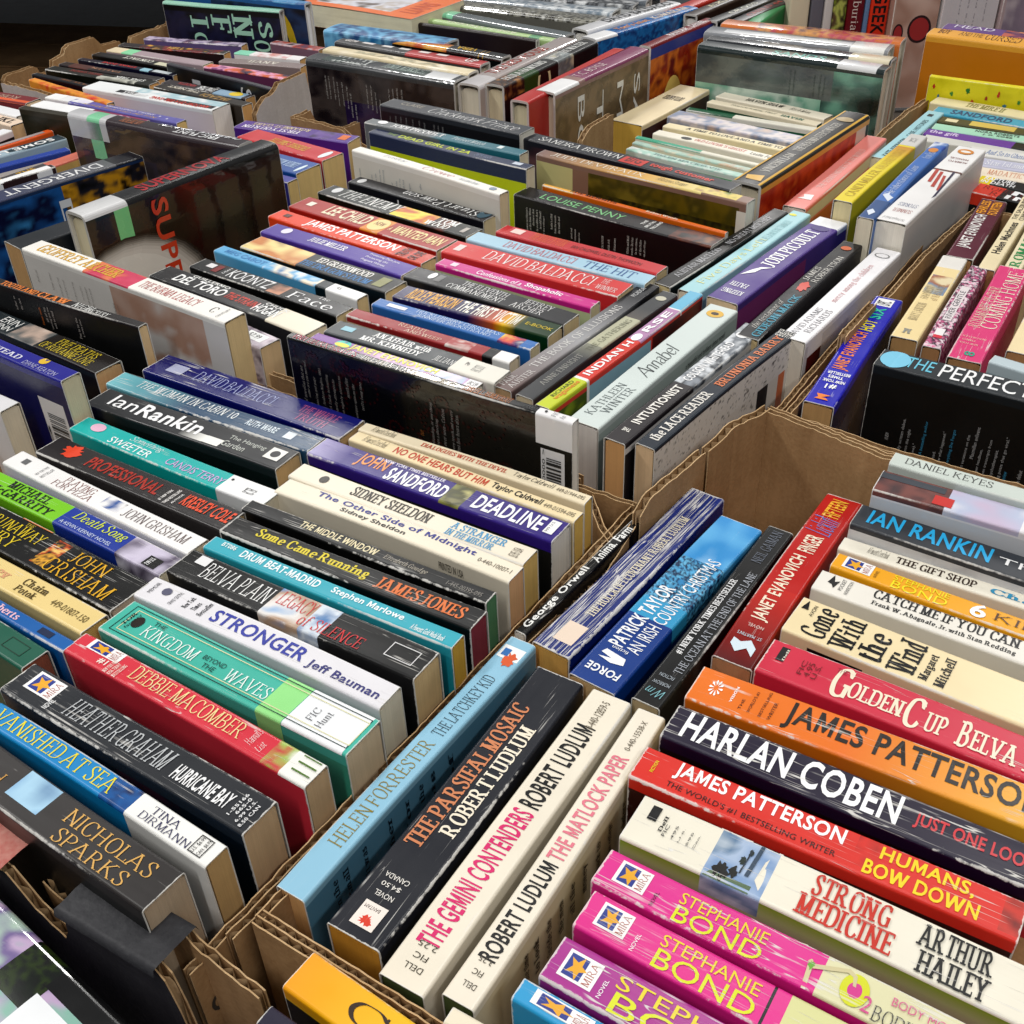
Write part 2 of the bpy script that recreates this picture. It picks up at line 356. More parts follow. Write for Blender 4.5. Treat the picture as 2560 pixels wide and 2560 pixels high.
def make_book(root, rec, els):
    L, w, dep = rec['L'], rec['w'], rec['dep']; hard = rec['cls'] == 'H'
    seed = rec['seed']; sh = Shape(L, w, dep, hard, rec['gloss'] > .95, rec['wear'])
    base = hexc(rec['base']); page = tuple(min(.85, c * 1.12 + .02) for c in hexc(rec['page'], .95))
    props = dict(wear=rec['wear'], gloss=rec['gloss'], hw=w / 2, hl=L / 2, top=dep, seed=seed)
    layers = [(-1, 2, -1, 3, lambda u, v: base)]; over = []; stick = []
    us = [i / 14 for i in range(15)]; rv = sh.r / w
    vs = [-1, -.5, 0, rv * .1, rv * .35, rv * .65, rv, .15, .25, .35, .5, .65, .75, .85, 1 - rv, 1 - rv * .65, 1 - rv * .35, 1 - rv * .1, 1, 2]
    for e in els:
        f = e.split('|'); k = f[0]
        if k in 'BPG' and len(k) == 1:
            o = {'B': 2, 'P': 2, 'G': 3}[k]; u0, u1, v0, v1 = (float(x) for x in f[o:o + 4])
            full = (v0 <= .03 and v1 >= .97) or v0 < 0 or v1 > 1 or k != 'B'
            if not full: over.append(f); continue
            if v1 > .985: v1 = max(v1, 1.001)
            if k == 'B':
                c = hexc(f[1]); fn = (lambda c: lambda u, v: c)(c)
            elif k == 'G':
                a, b = hexc(f[1]), hexc(f[2]); ax = f[7]
                def fn(u, v, a=a, b=b, ax=ax, u0=u0, u1=u1, v0=v0, v1=v1):
                    t = (u - u0) / (u1 - u0) if ax == 'u' else (v - v0) / (v1 - v0); t = max(0, min(1, t))
                    return tuple(p + (q - p) * t for p, q in zip(a, b))
                if ax == 'u': us += [u0 + (u1 - u0) * i / 6 for i in range(7)]
                else: vs += [v0 + (v1 - v0) * i / 4 for i in range(5)]
            else:
                pal = f[1].split(','); scl = float(f[6]); pf = picture(pal, scl, seed)
                def fn(u, v, pf=pf):
                    return pf(u * L, (v * w) if v >= 0 else v * dep)
                cell = min(.004, .20 / (scl * 12)); cell = max(cell, .0012)
                nu = max(2, min(120, int((u1 - u0) * L / cell)))
                us += [u0 + (u1 - u0) * i / nu for i in range(nu + 1)]
                a0, a1 = max(v0, -1), min(0, v1)
                if a1 - a0 > .01:
                    nv = max(2, min(60, int((a1 - a0) * dep / cell))); vs += [a0 + (a1 - a0) * i / nv for i in range(nv + 1)]
                a0, a1 = max(v0, 0), min(1, v1)
                if a1 - a0 > .01:
                    nv = max(2, min(30, int((a1 - a0) * w / cell))); vs += [a0 + (a1 - a0) * i / nv for i in range(nv + 1)]
            us += [max(u0, 0), min(u1, 1)]; vs += [max(v0, -1), min(v1, 2)]
            layers.append((u0, u1, v0, v1, fn))
        elif k == 'S': stick.append(f)
        else: over.append(f)
    us = uniq([u for u in us if 0 <= u <= 1]); vs = uniq([v for v in vs if -1 <= v <= 2], 8e-4)
    def paint(u, v):
        for a, b, c, d, fn in reversed(layers):
            if a <= u <= b and c <= v <= d: return fn
        return layers[0][4]
    mb = MB(); nu, nv = len(us), len(vs)
    # slight warp so covers are not perfectly straight
    def warp(p):
        x, y, z = p
        k = 0 if hard else .0007 * math.sin(x * 21 + seed * 9)
        return (x, y + k, z + (.0003 * math.sin(x * 27 + seed * 5) if z > dep * .85 else 0))
    for u in us:
        for v in vs: mb.v.append(warp(sh.pt(u, v)))
    for i in range(nu - 1):
        for j in range(nv - 1):
            uc, vc = (us[i] + us[i + 1]) / 2, (vs[j] + vs[j + 1]) / 2
            fn = paint(uc, vc); cs = []
            q = ((i, j), (i + 1, j), (i + 1, j + 1), (i, j + 1))
            for a, b in q: cs.append(fn(us[a] * .96 + uc * .04, vs[b] * .96 + vc * .04))
            mb.face([a * nv + b for a, b in q], cs)
    th = .0026 if hard else .0005
    rim = (.62, .59, .52) if not hard else tuple(c * .8 for c in base)
    nb = len(mb.v)
    uin = [i / 14 for i in range(15)]
    for u in uin:
        for v in vs:
            y, z, ny, nz = sh.prof(v); mb.v.append(warp(((u - .5) * L, y - ny * th, z - nz * th)))
    for side, (ob, ib) in enumerate(((0, nb), ((nu - 1) * nv, nb + 14 * nv))):
        for j in range(nv - 1):
            q = [ob + j, ob + j + 1, ib + j + 1, ib + j]
            mb.face(q if side else q[::-1], [rim] * 4)
    for i in range(14):
        for j in range(nv - 1):
            a = nb + i * nv + j; mb.face([a + 1, a + nv + 1, a + nv, a], [(.6, .58, .52)] * 4)
    # pages
    pb = MB(); ov = .0032 if hard else .0003; t2 = th + .0004
    x0, x1 = -L / 2 + ov, L / 2 - ov
    hz = dep - (t2 + (.004 if hard else .0006)); ns = 6
    prof_ = []
    for i in range(ns + 1):
        q = i / ns; y = -(w / 2 - t2) + q * (w - 2 * t2)
        prof_.append((y, hz - sh.r * .8 * abs(2 * q - 1) ** 6 + sh.arch * (1 - (2 * q - 1) ** 2)))
    z0 = .003 if hard else .0006
    bulge = .0016
    for x, sgn in ((x0, -1), (x1, 1)):
        b = len(pb.v); nzv = 4
        for (y, z) in prof_:
            for k in range(nzv + 1):
                qq = k / nzv
                pb.v.append((x + sgn * (0 if hard else -.0006 * qq * (1 - qq)), y, z0 + (z - z0) * qq))
        for i in range(ns):
            for k in range(nzv):
                q = [b + i * (nzv + 1) + k, b + (i + 1) * (nzv + 1) + k, b + (i + 1) * (nzv + 1) + k + 1, b + i * (nzv + 1) + k + 1]
                pb.face(q if sgn > 0 else q[::-1], [page] * 4)
    nt = (ns + 1) * 5
    for i in range(ns):
        a, b = i * 5 + 4, (i + 1) * 5 + 4
        pb.face([a, nt + a, nt + b, b], [page] * 4)
        pb.face([a - 4, b - 4, nt + b - 4, nt + a - 4], [page] * 4)
    for a in (0, ns * 5):
        pb.face([a, a + 4, nt + a + 4, nt + a], [page] * 4)
    pb.build('page_block', M_PAPER, root, dict(seed=seed))
    # printed lettering
    lms, lmc = MB(), MB(); lm = lms; lev = 0
    def addpoly(pts, c, d):
        b = len(lm.v); lm.v += [warp(sh.pt(u, v, d)) for u, v in pts]; lm.face(range(b, b + len(pts)), [c] * len(pts))
    def addrect(u0, u1, v0, v1, c, d, n=3):
        for i in range(n):
            a, b = v0 + (v1 - v0) * i / n, v0 + (v1 - v0) * (i + 1) / n
            addpoly([(u0, a), (u1, a), (u1, b), (u0, b)], c, d)
    rng = random.Random(int(seed * 1000))
    for f in over:
        lm = lmc if on_cover(f) else lms; lev += 1; d = (.0003 if hard else .0002) + .00003 * lev; k = f[0]
        if k == 'B': addrect(*(float(x) for x in f[2:6]), hexc(f[1]), d)
        elif k == 'K':
            u0, u1, v0, v1 = (float(x) for x in f[1:5]); v = v0
            while v < v1:
                s_ = rng.choice((1, 1, 2, 3)) * .0052; addrect(u0, u1, v, min(v + s_, v1), (.02, .02, .02), d, 1); v += s_ + rng.choice((1, 1, 2)) * .0055
        elif k == 'Y':
            c = hexc(f[1]); q = f[2].split(); nums = [float(x) for x in q[1:]]
            if q[0] == 'p': addpoly(list(zip(nums[::2], nums[1::2])), c, d)
            elif q[0] in 'cb':
                cu, cv, ru, rw = nums; n = 24; pts = []
                for i in range(n):
                    a = 2 * math.pi * i / n; m_ = 1 if q[0] == 'c' else rng.uniform(.55, 1.15)
                    pts.append((cu + ru * math.cos(a) * m_, cv + rw * math.sin(a) * m_))
                if cv < 0: pts = [(u, max(-1, min(v, -.02))) for u, v in pts]
                if True:
                    for i in range(n): addpoly([(cu, cv), pts[i], pts[(i + 1) % n]], c, d)
            elif q[0] == 'a':
                cu, cv, ru, rw = nums
                for i in range(10):
                    a = 2 * math.pi * i / 10; a0, a1 = a - .16, a + .16
                    addpoly([(cu + ru * .3 * math.cos(a), cv + rw * .3 * math.sin(a)), (cu + ru * math.cos(a0), cv + rw * math.sin(a0)), (cu + ru * 1.15 * math.cos(a), cv + rw * 1.15 * math.sin(a)), (cu + ru * math.cos(a1), cv + rw * math.sin(a1))], c, d)
            elif q[0] == 'f':
                u0, v0, u1, v1 = nums; tu, tv = .0005 / L, .0005 / w
                for a in ((u0, u1, v0, v0 + tv), (u0, u1, v1 - tv, v1), (u0, u0 + tu, v0 + tv, v1 - tv), (u1 - tu, u1, v0 + tv, v1 - tv)): addrect(*a, c, d, 1)
            elif q[0] == 'd':
                for _ in range(60):
                    cu, cv = rng.uniform(.02, .88), -rng.uniform(.05, .95) ** 1.6; r_ = rng.uniform(.005, .011)
                    for i in range(14):
                        a = i * math.pi / 7 ; px, pv = cu + r_ / L * math.cos(a), cv + r_ / dep * math.sin(a)
                        if -.98 < pv < -.03: addpoly([(px + .0011 / L * math.cos(j * math.pi / 3), min(-.02, pv + .0011 / dep * math.sin(j * math.pi / 3))) for j in range(6)], c, d)
        elif k == 'T':
            txt, font, c = f[1], f[2], hexc(f[3]); u0, u1, v0, v1 = (float(x) for x in f[4:8]); rot = f[8] if len(f) > 8 else ''
            vs2, fs2 = layout(txt, font)
            if not vs2: continue
            xa, xb = min(p[0] for p in vs2), max(p[0] for p in vs2); ya, yb = min(p[1] for p in vs2), max(p[1] for p in vs2)
            b = len(lm.v)
            for (x, y) in vs2:
                s_, t_ = (x - xa) / ((xb - xa) or 1), (y - ya) / ((yb - ya) or 1)
                if rot == '': uu, vv = u0 + (u1 - u0) * s_, v0 + (v1 - v0) * t_
                elif rot == 'f': uu, vv = u1 - (u1 - u0) * s_, v1 - (v1 - v0) * t_
                elif rot == 'l': uu, vv = u1 - (u1 - u0) * t_, v0 + (v1 - v0) * s_
                else: uu, vv = u0 + (u1 - u0) * t_, v1 - (v1 - v0) * s_
                lm.v.append((uu, vv))
            for i, q in enumerate(fs2): lm.face([b + a for a in q], [c] * len(q))
            for i in range(b, len(lm.v)):
                lm.v[i] = warp(sh.pt(lm.v[i][0], lm.v[i][1], d + (.00001 * (i // 2 % 5) if font in 'rRic' else 0)))
    for q in (lms, lmc):
        b = len(mb.v); mb.v += q.v; mb.c += q.c; mb.m += q.m
        mb.f += [tuple(i + b for i in f) for f in q.f]
    cover = mb.build('cover', M_PRINT, root, props)
    for f in stick:
        sm_ = MB(); c = hexc(f[1]); u0, u1, v0, v1 = (float(x) for x in f[2:6])
        st = uniq([v for v in vs if v0 < v < v1] + [max(v0, -1), min(v1, 2)], 8e-4)
        uu = (u0 + .001, u1 - .001)
        for u in uu:
            for v in st: sm_.v.append(warp(sh.pt(u, v, .0001)))
        n = len(st)
        for j in range(n - 1): sm_.face([j, n + j, n + j + 1, j + 1], [c] * 4)
        pr = dict(props); pr['wear'] = .02
        sm_.build('paper_label', M_PRINT, root, pr)
    return root

GROUPS = dict(rf='books in the right front carton', fc='books in the right front carton', rb='paperbacks in the upper right carton', ur='books in the upper right carton', mr='books in the middle carton', cr='trade paperbacks in the middle carton', mb='books in the middle carton', lm='books in the left middle carton', sf='paperbacks in the far left carton', bm='books in the back middle carton', tp='books in the back middle carton', lb='paperbacks in the left front carton', bt='books at the bottom edge')
BOOKS = r'''
#rf_bondblue|M|0.0611|0.1919|0.105|-32.4|0.1740|0.0106|2c9bd0|d9c39a|.9|.5|sky blue paperback with a starred white badge, lowest in the right front box
B|f6f4f2|.04|.19|.25|.85
B|2c3c8c|.055|.133|.31|.79
Y|e8a828|p .145 .55 .115 .617 .114 .812 .094 .658 .064 .712 .081 .55 .064 .388 .094 .442 .114 .288 .115 .483
T|MIRA|r|a8442c|.145|.178|.298|.802|l
T|NOVEL|s|101820|.2|.23|.3|.75|l
#rf_bondpurple|M|0.0749|0.2047|0.106|-33.2|0.1740|0.0210|a8308c|d9c39a|1|.6|purple magenta paperback with lime lettering, beside the sky blue one
B|f6f4f2|.03|.118|.22|.82
B|2c3c8c|.038|.084|.28|.76
Y|e8a828|p .091 .52 .074 .587 .073 .782 .061 .628 .043 .682 .054 .52 .043 .358 .061 .412 .073 .258 .074 .453
T|MIRA|r|a8442c|.091|.11|.268|.772|l
T|NOVEL|s|ffffff|.134|.144|.2|.6|l
T|STEPHANIE|s|e6d21c|.16|.588|.55|.84
T|BOND|s|dbe012|.169|.553|.06|.5
B|cfcf9a|.62|1|-1|2
#rf_bondpink2|M|0.0884|0.2262|0.106|-32.8|0.1740|0.0196|e0308c|d9c39a|1|.6|hot pink paperback with lime lettering and a pale tag at its far end
B|f6f4f2|.038|.12|.25|.85
B|2c3c8c|.046|.089|.31|.79
Y|e8a828|p .095 .55 .079 .617 .078 .812 .068 .658 .051 .712 .061 .55 .051 .388 .068 .442 .078 .288 .079 .483
T|MIRA|r|a8442c|.095|.114|.298|.802|l
T|NOVEL|s|ffffff|.143|.153|.12|.55|l
T|STEPHANIE|s|e6d21c|.199|.444|.55|.84
T|BOND|s|dbe012|.202|.449|.05|.5
B|d6d596|.509|1|0|1
Y|e0308c|c .665 .5 .022 .35
Y|d8c6a0|c .665 .5 .012 .18
B|201018|.468|.475|-.3|1
#rf_bondpink1|M|0.0972|0.2473|0.106|-33.3|0.1740|0.0191|dd2f8e|d9c39a|1|.6|hot pink paperback with a string tied tag printed on its spine
B|f6f4f2|.042|.127|.25|.85
B|2c3c8c|.051|.095|.31|.79
Y|e8a828|p .101 .55 .085 .617 .084 .812 .073 .658 .055 .712 .065 .55 .055 .388 .073 .442 .084 .288 .085 .483
T|MIRA|r|a8442c|.101|.12|.298|.802|l
T|NOVEL|s|301028|.151|.161|.12|.5|l
T|STEPHANIE|s|e6d21c|.21|.433|.5|.8
T|BOND|s|dbe012|.213|.433|.04|.46
B|ddd9ae|.568|1|0|1
Y|d4d814|c .645 .48 .032 .38
Y|d43a8c|c .645 .48 .016 .19
Y|cfc496|p .505 1 .515 1 .545 .62 .538 .52
Y|cfc496|p .54 .6 .62 .88 .64 .8 .645 .55 .638 .55 .632 .74 .618 .78 .545 .5
Y|cfc496|p .533 .55 .545 .5 .55 .02 .54 .02
Y|6aa83a|b .541 .55 .008 .12
T|2|r|d2548c|.668|.689|.12|.5
T|BODIES|r|3a3a34|.695|.814|.05|.4
T|BODY MOVERS|s|d86a90|.725|.9|.55|.75
#rf_strong|M|0.1135|0.2739|0.106|-31.6|0.1740|0.0268|ece6d4|d9c39a|.8|.7|cream paperback with red and black ribbed lettering and a blue landscape
G|ece6d4|8fae2e|0|1|-.25|0|v
B|7a9a2a|0|1|-1|-.24
P|7f9cc4,a9bcd6,5f7d9c,c8d2da,46603c|.222|.376|-.1|1|5
Y|ece6d4|p .215 .02 .3 .99 .215 .99
Y|ece6d4|p .38 .02 .345 .3 .35 .7 .37 .99 .38 .99
Y|46603c|p .225 .02 .345 .02 .345 .16 .24 .14
Y|12180e|b .262 .2 .022 .2
Y|1a2216|b .29 .28 .012 .13
Y|26302a|b .3 .55 .009 .1
Y|26302a|b .31 .75 .007 .08
Y|3a4a5c|p .318 .3 .328 .3 .335 .95 .325 .95
Y|2a3440|p .303 .3 .307 .3 .312 .8 .308 .8
Y|1a1a18|p .035 .55 .06 .55 .06 .85 .035 .85
T|Dell|R|1a1a18|.076|.086|.4|.75|l
T|FIC|s|444444|.09|.099|.35|.6|l
T|495|s|444444|.114|.12|.35|.65|l
T|U.S.|s|444444|.134|.138|.35|.65|l
T|695|s|444444|.156|.161|.35|.65|l
T|Can.|s|444444|.175|.18|.35|.65|l
T|STRONG|R|c6301e|.473|.662|.5|.93
T|MEDICINE|R|c6301e|.454|.686|.06|.5
T|ARTHUR|R|1c1a18|.729|.899|.48|.92
T|HAILEY|R|1c1a18|.743|.903|.04|.46
#rf_humans|M|0.1193|0.3061|0.106|-31.4|0.1740|0.0212|d83228|d9c39a|.8|.6|red paperback with white and yellow capitals and dark smudges
T|FICTION|b|e8d020|.042|.052|.35|.7|l
T|JAMES PATTERSON|b|ffffff|.102|.564|.42|.93
T|THE WORLD'S #1 BESTSELLING WRITER|s|2a0c0c|.099|.558|.15|.32
T|HUMANS,|b|f4d41c|.655|.883|.52|.9
T|BOW DOWN|b|f4d41c|.628|.904|.08|.46
P|9a2a22,d83228,5a1a16|.595|.657|.2|1|7
P|3a2420,c8382c,282020|.951|1|.1|1|6
B|3a0c0c|0|1|-1|-.06
#rf_coben|M|0.1366|0.3306|0.106|-31.2|0.1740|0.0236|262033|d9c39a|1|.6|dark navy paperback with huge white capitals and creased spine
T|HARLAN COBEN|b|ffffff|.043|.649|.18|.92
T|JUST ONE LOOK|b|cf3a40|.687|.985|.3|.72
B|0e0b14|0|1|-1|-.06
#rf_patorange|M|0.1527|0.3576|0.106|-31.2|0.1740|0.0256|e87524|d9c39a|.7|.6|orange to yellow paperback with huge dark capitals
G|e8742a|eeb436|.45|1|-.1|1.1|u
T|JAMES PATTERSON|b|2a2420|.275|.97|.14|.9
T|VISION|b|ffffff|.117|.125|.3|.75|l
Y|ffffff|a .065 .52 .018 .2
T|THE|s|40200c|.149|.157|.2|.5|l
T|WORLD'S #1|s|40200c|.175|.185|.2|.8|l
T|BESTSELLING|s|40200c|.209|.217|.2|.9|l
T|WRITER|s|40200c|.235|.245|.2|.7|l
B|0c0806|.27|1|-1|-.12
#rf_golden|M|0.1887|0.3711|0.107|-33.5|0.1740|0.0270|cf3148|c98a72|.7|.6|crimson paperback with cream decorative capitals
Y|16141a|p .035 .45 .06 .45 .06 .85 .035 .85
T|Dell|R|f0ead8|.053|.06|.48|.82|l
T|G|R|f1e6cc|.212|.265|.08|.92
T|THE|r|8a2030|.209|.24|.72|.84
T|OLDEN|R|f1e6cc|.264|.423|.2|.66
T|C|R|f1e6cc|.427|.475|.06|.88
T|UP|R|f1e6cc|.486|.545|.14|.66
T|B|R|f1e6cc|.576|.609|.1|.78
T|ELVA|R|f1e6cc|.612|.738|.14|.66
T|PLAIN|R|f1e6cc|.755|.96|.12|.7
T|FIC|s|7a1824|.11|.125|.3|.7|l
T|4.95|s|7a1824|.13|.148|.3|.7|l
T|U.S.|s|7a1824|.152|.168|.3|.7|l
#rf_gone|M|0.2089|0.4018|0.106|-34.9|0.1740|0.0312|f0ddb0|d9b877|.35|.8|thick cream paperback with tall narrow black lettering
T|Gone|R|17140f|.047|.129|.1|.9|l
T|With|R|17140f|.14|.22|.06|.9|l
T|the|R|17140f|.228|.307|.1|.8|l
T|Wind|R|17140f|.321|.407|.06|.92|l
T|Margaret|R|17140f|.417|.451|.12|.8|l
T|Mitchell|R|17140f|.463|.495|.1|.85|l
Y|17140f|p .012 .68 .024 .92 .036 .68
T|AVON|s|17140f|.045|.058|.55|.85|l
B|120f0c|.089|.265|-.5|-.04
B|120f0c|.283|.502|-.5|-.12
#rf_catch|M|0.2289|0.4311|0.106|-33.5|0.1740|0.0184|ece7dc|d9c39a|.5|.6|off white paperback with black stencil capitals
T|CATCH ME IF YOU CAN|R|17140f|.181|.632|.52|.94
T|Frank W. Abagnale, Jr. with Stan Redding|R|17140f|.187|.629|.16|.4
Y|17140f|p .035 .5 .045 .9 .055 .6 .07 .7 .06 .3 .05 .45
T|POCKET|s|555555|.075|.088|.3|.85|l
T|NONFICTION|s|555555|.098|.11|.2|.85|l
#rf_yellowbond|M|0.2416|0.4466|0.106|-35.1|0.1740|0.0141|f0a81c|d9c39a|.3|.7|thin golden yellow paperback with a starred white badge
B|f6f4f2|.032|.128|.2|.92
B|2c3c8c|.041|.091|.272|.848
Y|e8a828|p .099 .56 .08 .64 .079 .875 .066 .69 .047 .755 .058 .56 .047 .365 .066 .43 .079 .245 .08 .48
T|MIRA|r|a8442c|.099|.12|.258|.862|l
T|NOVEL|s|5a3a10|.138|.148|.25|.7|l
T|STEPHANIE|s|f2e016|.197|.377|.55|.86
T|BOND|s|f2e016|.2|.379|.06|.5
T|6|R|ffffff|.448|.497|.1|.9
T|KILLER|r|5a3a10|.519|.8|.3|.75
#rf_gift|M|0.2509|0.4644|0.106|-33.3|0.1740|0.0127|efe9d8|d9c39a|.3|.6|thin cream paperback with spaced black capitals
T|A Fawcett Crest Book|i|6a6458|.09|.16|.3|.8
T|THE GIFT SHOP|R|3a2c24|.186|.445|.25|.75
T|Charlotte|R|3a94bc|.489|.82|.25|.65
#rf_rankin|T|0.2733|0.4706|0.115|-33.5|0.2030|0.0225|33373d|e8e4dc|.1|.5|charcoal paperback with big turquoise block capitals, tall format
T|IAN RANKIN|b|29a9e0|.037|.385|.25|.85
T|The Naming|s|e8e8e8|.405|.83|.3|.65
B|d4d4d6|0|1|-1|-.02
P|3c3c40,d4d4d6,8a8a90|.215|.39|-.5|-.02|5
#rf_silver|T|0.2903|0.4898|0.128|-31.7|0.2030|0.0231|e9e7ea|e8e4dc|.05|.7|white and lilac paperback with rowing boats pictured on its spine
P|5a3a38,7a4a44,3a3236,8a5a50|.002|.203|-.02|1|5
B|41454c|0|.188|.62|1
B|c8322c|.166|.221|.1|.5
P|c8b8d0,b8c0d8,e9e7ea,d8d0e0|.203|.41|-.02|1|3
T|SONG|r|a8646c|.55|.8|.55|.8
T|the air|r|8a6a70|.5|.75|.2|.5
B|d2d4d8|0|1|-1|-.03
#rf_keyes|T|0.3018|0.5056|0.132|-32.4|0.2030|0.0143|c9d2ca|e8e4dc|.05|.5|pale sage paperback with thin spaced lettering, under the tall black one
T|DANIEL KEYES|r|3a3a3a|.039|.292|.3|.75
Y|f0e8d8|c .5 .55 .022 .42
T|f|i|e08020|.49|.51|.3|.8
#rf_perfect|T|0.3253|0.6289|0.132|-33.7|0.2030|0.0251|22272b|e0dcd4|.03|.3|tall black paperback with pale blue and white capitals, back cover full of small text
T|THE|s|6cc4dc|.092|.185|.25|.85
T|PERFECT|s|f2f2f2|.208|.506|.15|.9
T|GIRL|s|f2f2f2|.72|.9|.15|.9
Y|7cc8e4|c .055 .5 .05 .47
B|121416|0|1|-1|-.04
T|KNEW|s|b8b8b8|.085|.097|-.417|-.374|l
T|ally written debut.|s|a8a8a8|.134|.147|-.467|-.262|l
T|you into the night|s|a8a8a8|.157|.17|-.511|-.317|l
T|(like me)."|s|a8a8a8|.183|.195|-.513|-.395|l
T|USA bestselling author|s|3f8fb4|.208|.221|-.48|-.242|l
T|fast paced.|s|a8a8a8|.253|.266|-.527|-.408|l
T|know what happened."|s|a8a8a8|.273|.286|-.49|-.274|l
T|Everything She Forgot|s|3f8fb4|.302|.315|-.474|-.247|l
T|expert variations on the|s|a8a8a8|.351|.363|-.514|-.255|l
T|Macmillan enlivens|s|a8a8a8|.374|.386|-.389|-.195|l
T|newspaper headlines,|s|a8a8a8|.4|.412|-.534|-.318|l
T|even transcripts from|s|a8a8a8|.423|.435|-.476|-.249|l
T|psychotherapist.|s|a8a8a8|.448|.461|-.469|-.296|l
T|blog posts that go viral."|s|a8a8a8|.472|.485|-.489|-.208|l
T|Review|s|3f8fb4|.489|.502|-.473|-.409|l
T|massive debut|s|a8a8a8|.534|.547|-.516|-.376|l
#rf_greyblue|T|0.3927|0.6108|0.132|-40.9|0.2030|0.0121|bccbd0|e0dcd4|.05|.5|pale grey blue book just right of the tall black one
B|9fb4ba|0|1|-1|-.05
T|JOHN|s|303a40|.2|.5|.3|.7
#rb_hotsix|M|0.2355|0.7224|0.118|60.0|0.1778|0.0214|1d1fae|b08a58|.3|.9|glossy royal blue paperback with orange, yellow and green lettering, standing alone by the carton wall
T|JANET EVANOVICH|b|f2873c|.29|.64|.25|.82
T|HOT|b|f0e020|.66|.76|.32|.78
T|SIX|b|28c4a0|.78|.89|.32|.78
T|BESTSELLER|b|ffffff|.245|.268|.1|.85|l
T|TIMES|b|ffffff|.212|.235|.25|.75|l
T|NEW YORK|b|ffffff|.178|.201|.12|.85|l
T|#1|b|ffffff|.125|.165|.3|.65|l
Y|f2873c|p .035 .3 .05 .4 .05 .55 .065 .4 .075 .3 .075 .75 .05 .65 .035 .75
S|f4f4f4|.91|.985|.25|.85
T|UPC|s|303030|.92|.96|.3|.8
B|24203c|0|1|-1|-.05
B|4a4652|0|1|-.4|-.25
#rb_ballads|M|0.3138|0.8031|0.118|60.1|0.1588|0.0204|f0d9a0|a8804e|.3|.6|worn cream paperback with a small painted picture, right of the royal blue one
B|e8e4dc|.85|1|0|1
P|c8b890,7a90a8,a86848,e8d8b0|.52|.747|.1|.9|6
T|HARVEST|r|a09070|.45|.6|.55|.85
T|of BALLADS|r|c0a070|.45|.64|.2|.48
T|MARY LAWSON|r|a09070|.2|.4|.45|.8
T|M|R|909088|.05|.1|.4|.7|l
#rb_camo|M|0.3292|0.7866|0.118|59.3|0.1552|0.0140|d8708c|a07448|.5|.7|pink, white and black floral patterned paperback
P|e070a0,f0d8e0,2a2030,c85a88,f4eef0|0|1|-.2|1.1|24
B|e6dcdc|.3|.72|.3|.75
T|RIVER|s|505058|.32|.45|.38|.68
T|GENTLE|s|505058|.47|.66|.38|.68
B|f4f0f0|.1|.2|.3|.75
B|d83a4a|.1|.13|.3|.75
#rb_pilcher|M|0.3508|0.7729|0.119|59.6|0.1740|0.0243|dc3c78|a07448|.9|.6|raspberry pink paperback with tall cream capitals
T|ROSAMUNDE PILCHER|r|f0dcc0|.308|.752|.55|.92
T|COMING HOME|r|f4e6d0|.319|.95|.1|.6
T|NEW YORK|r|f0dcc0|.14|.155|.35|.9|l
T|TIMES|r|f0dcc0|.17|.185|.45|.85|l
T|BESTSELLER|r|f0dcc0|.2|.215|.2|.9|l
T|8|R|3aa088|.04|.08|.3|.6
#rb_fearless|M|0.3930|0.9326|0.118|59.4|0.1418|0.0230|5a1030|a07448|.4|.7|maroon paperback with white and orange lettering beside cream ones
T|JANET EVANOVICH|b|f0ece8|.15|.72|.3|.85
T|FEARLESS|b|f0a028|.74|.97|.55|.9
T|FOURTEEN|b|f0a028|.74|.97|.12|.48
#rb_salzburg|M|0.4177|0.9226|0.118|59.1|0.1740|0.0142|ecdcb4|a07448|.3|.6|cream paperback with black sans lettering beside the maroon one
T|Helen MacInnes|b|2a2418|.2|.62|.3|.8
T|THE SALZBURG|s|3a3428|.66|.96|.55|.85
T|CONNECTION|s|3a3428|.66|.9|.15|.45
#rb_creamgreen|M|0.4313|0.9110|0.118|58.6|0.1740|0.0141|e8dcb8|a07448|.3|.6|cream paperback with green lettering at the right picture edge
T|ROMAN|R|2a8a4a|.1|.5|.2|.8
#rb_cream|M|0.3970|0.7815|0.118|57.9|0.1740|0.0211|f0dcae|a07448|.3|.6|plain cream paperback below the raspberry pink one
Y|d88a50|c .3 .6 .03 .2
#ur_purple|H|0.6176|1.3957|0.155|-33.5|0.2380|0.0305|6a4a86|d0c0a0|.02|.7|purple hardback behind the orange one at upper right
T|HEAD|s|e0d8e8|.05|.25|.3|.8
P|6a4a86,c86a50,503060,e09060|.3|1|0|1|5
#ur_cursed|H|0.5926|1.3704|0.156|-32.5|0.2380|0.0369|e8a63a|d0c0a0|.02|.5|large orange hardback with a plain amber cover at upper right
B|c97a1a|0|1|-1|-.03
T|BOY|R|6a3810|.04|.1|.3|.8
T|AND THE|r|4a2a10|.145|.262|.3|.75
T|CURSED|r|4a2a10|.276|.445|.2|.85
T|ER.|R|7a3a08|.096|.132|-.62|-.45|l
#ur_floral|T|0.5596|1.2990|0.128|-33.1|0.2030|0.0090|e8dc28|d0c0a0|.02|.5|bright yellow book with tiny birds and flowers on its cover
P|e8dc28,e8dc28,d8cc20|0|1|-1|1|6
Y|c83a2a|b 0.035 -0.070 0.009 0.023
Y|3a7a9a|b 0.069 -0.160 0.008 0.023
Y|c85a5a|b 0.120 -0.250 0.013 0.027
Y|3a8a3a|b 0.142 -0.115 0.011 0.021
Y|d07a90|b 0.177 -0.205 0.009 0.021
Y|2a7a30|b 0.229 -0.070 0.013 0.028
Y|c8502c|b 0.262 -0.160 0.009 0.022
Y|4a9a50|b 0.295 -0.250 0.012 0.028
Y|a83a2a|b 0.336 -0.115 0.009 0.025
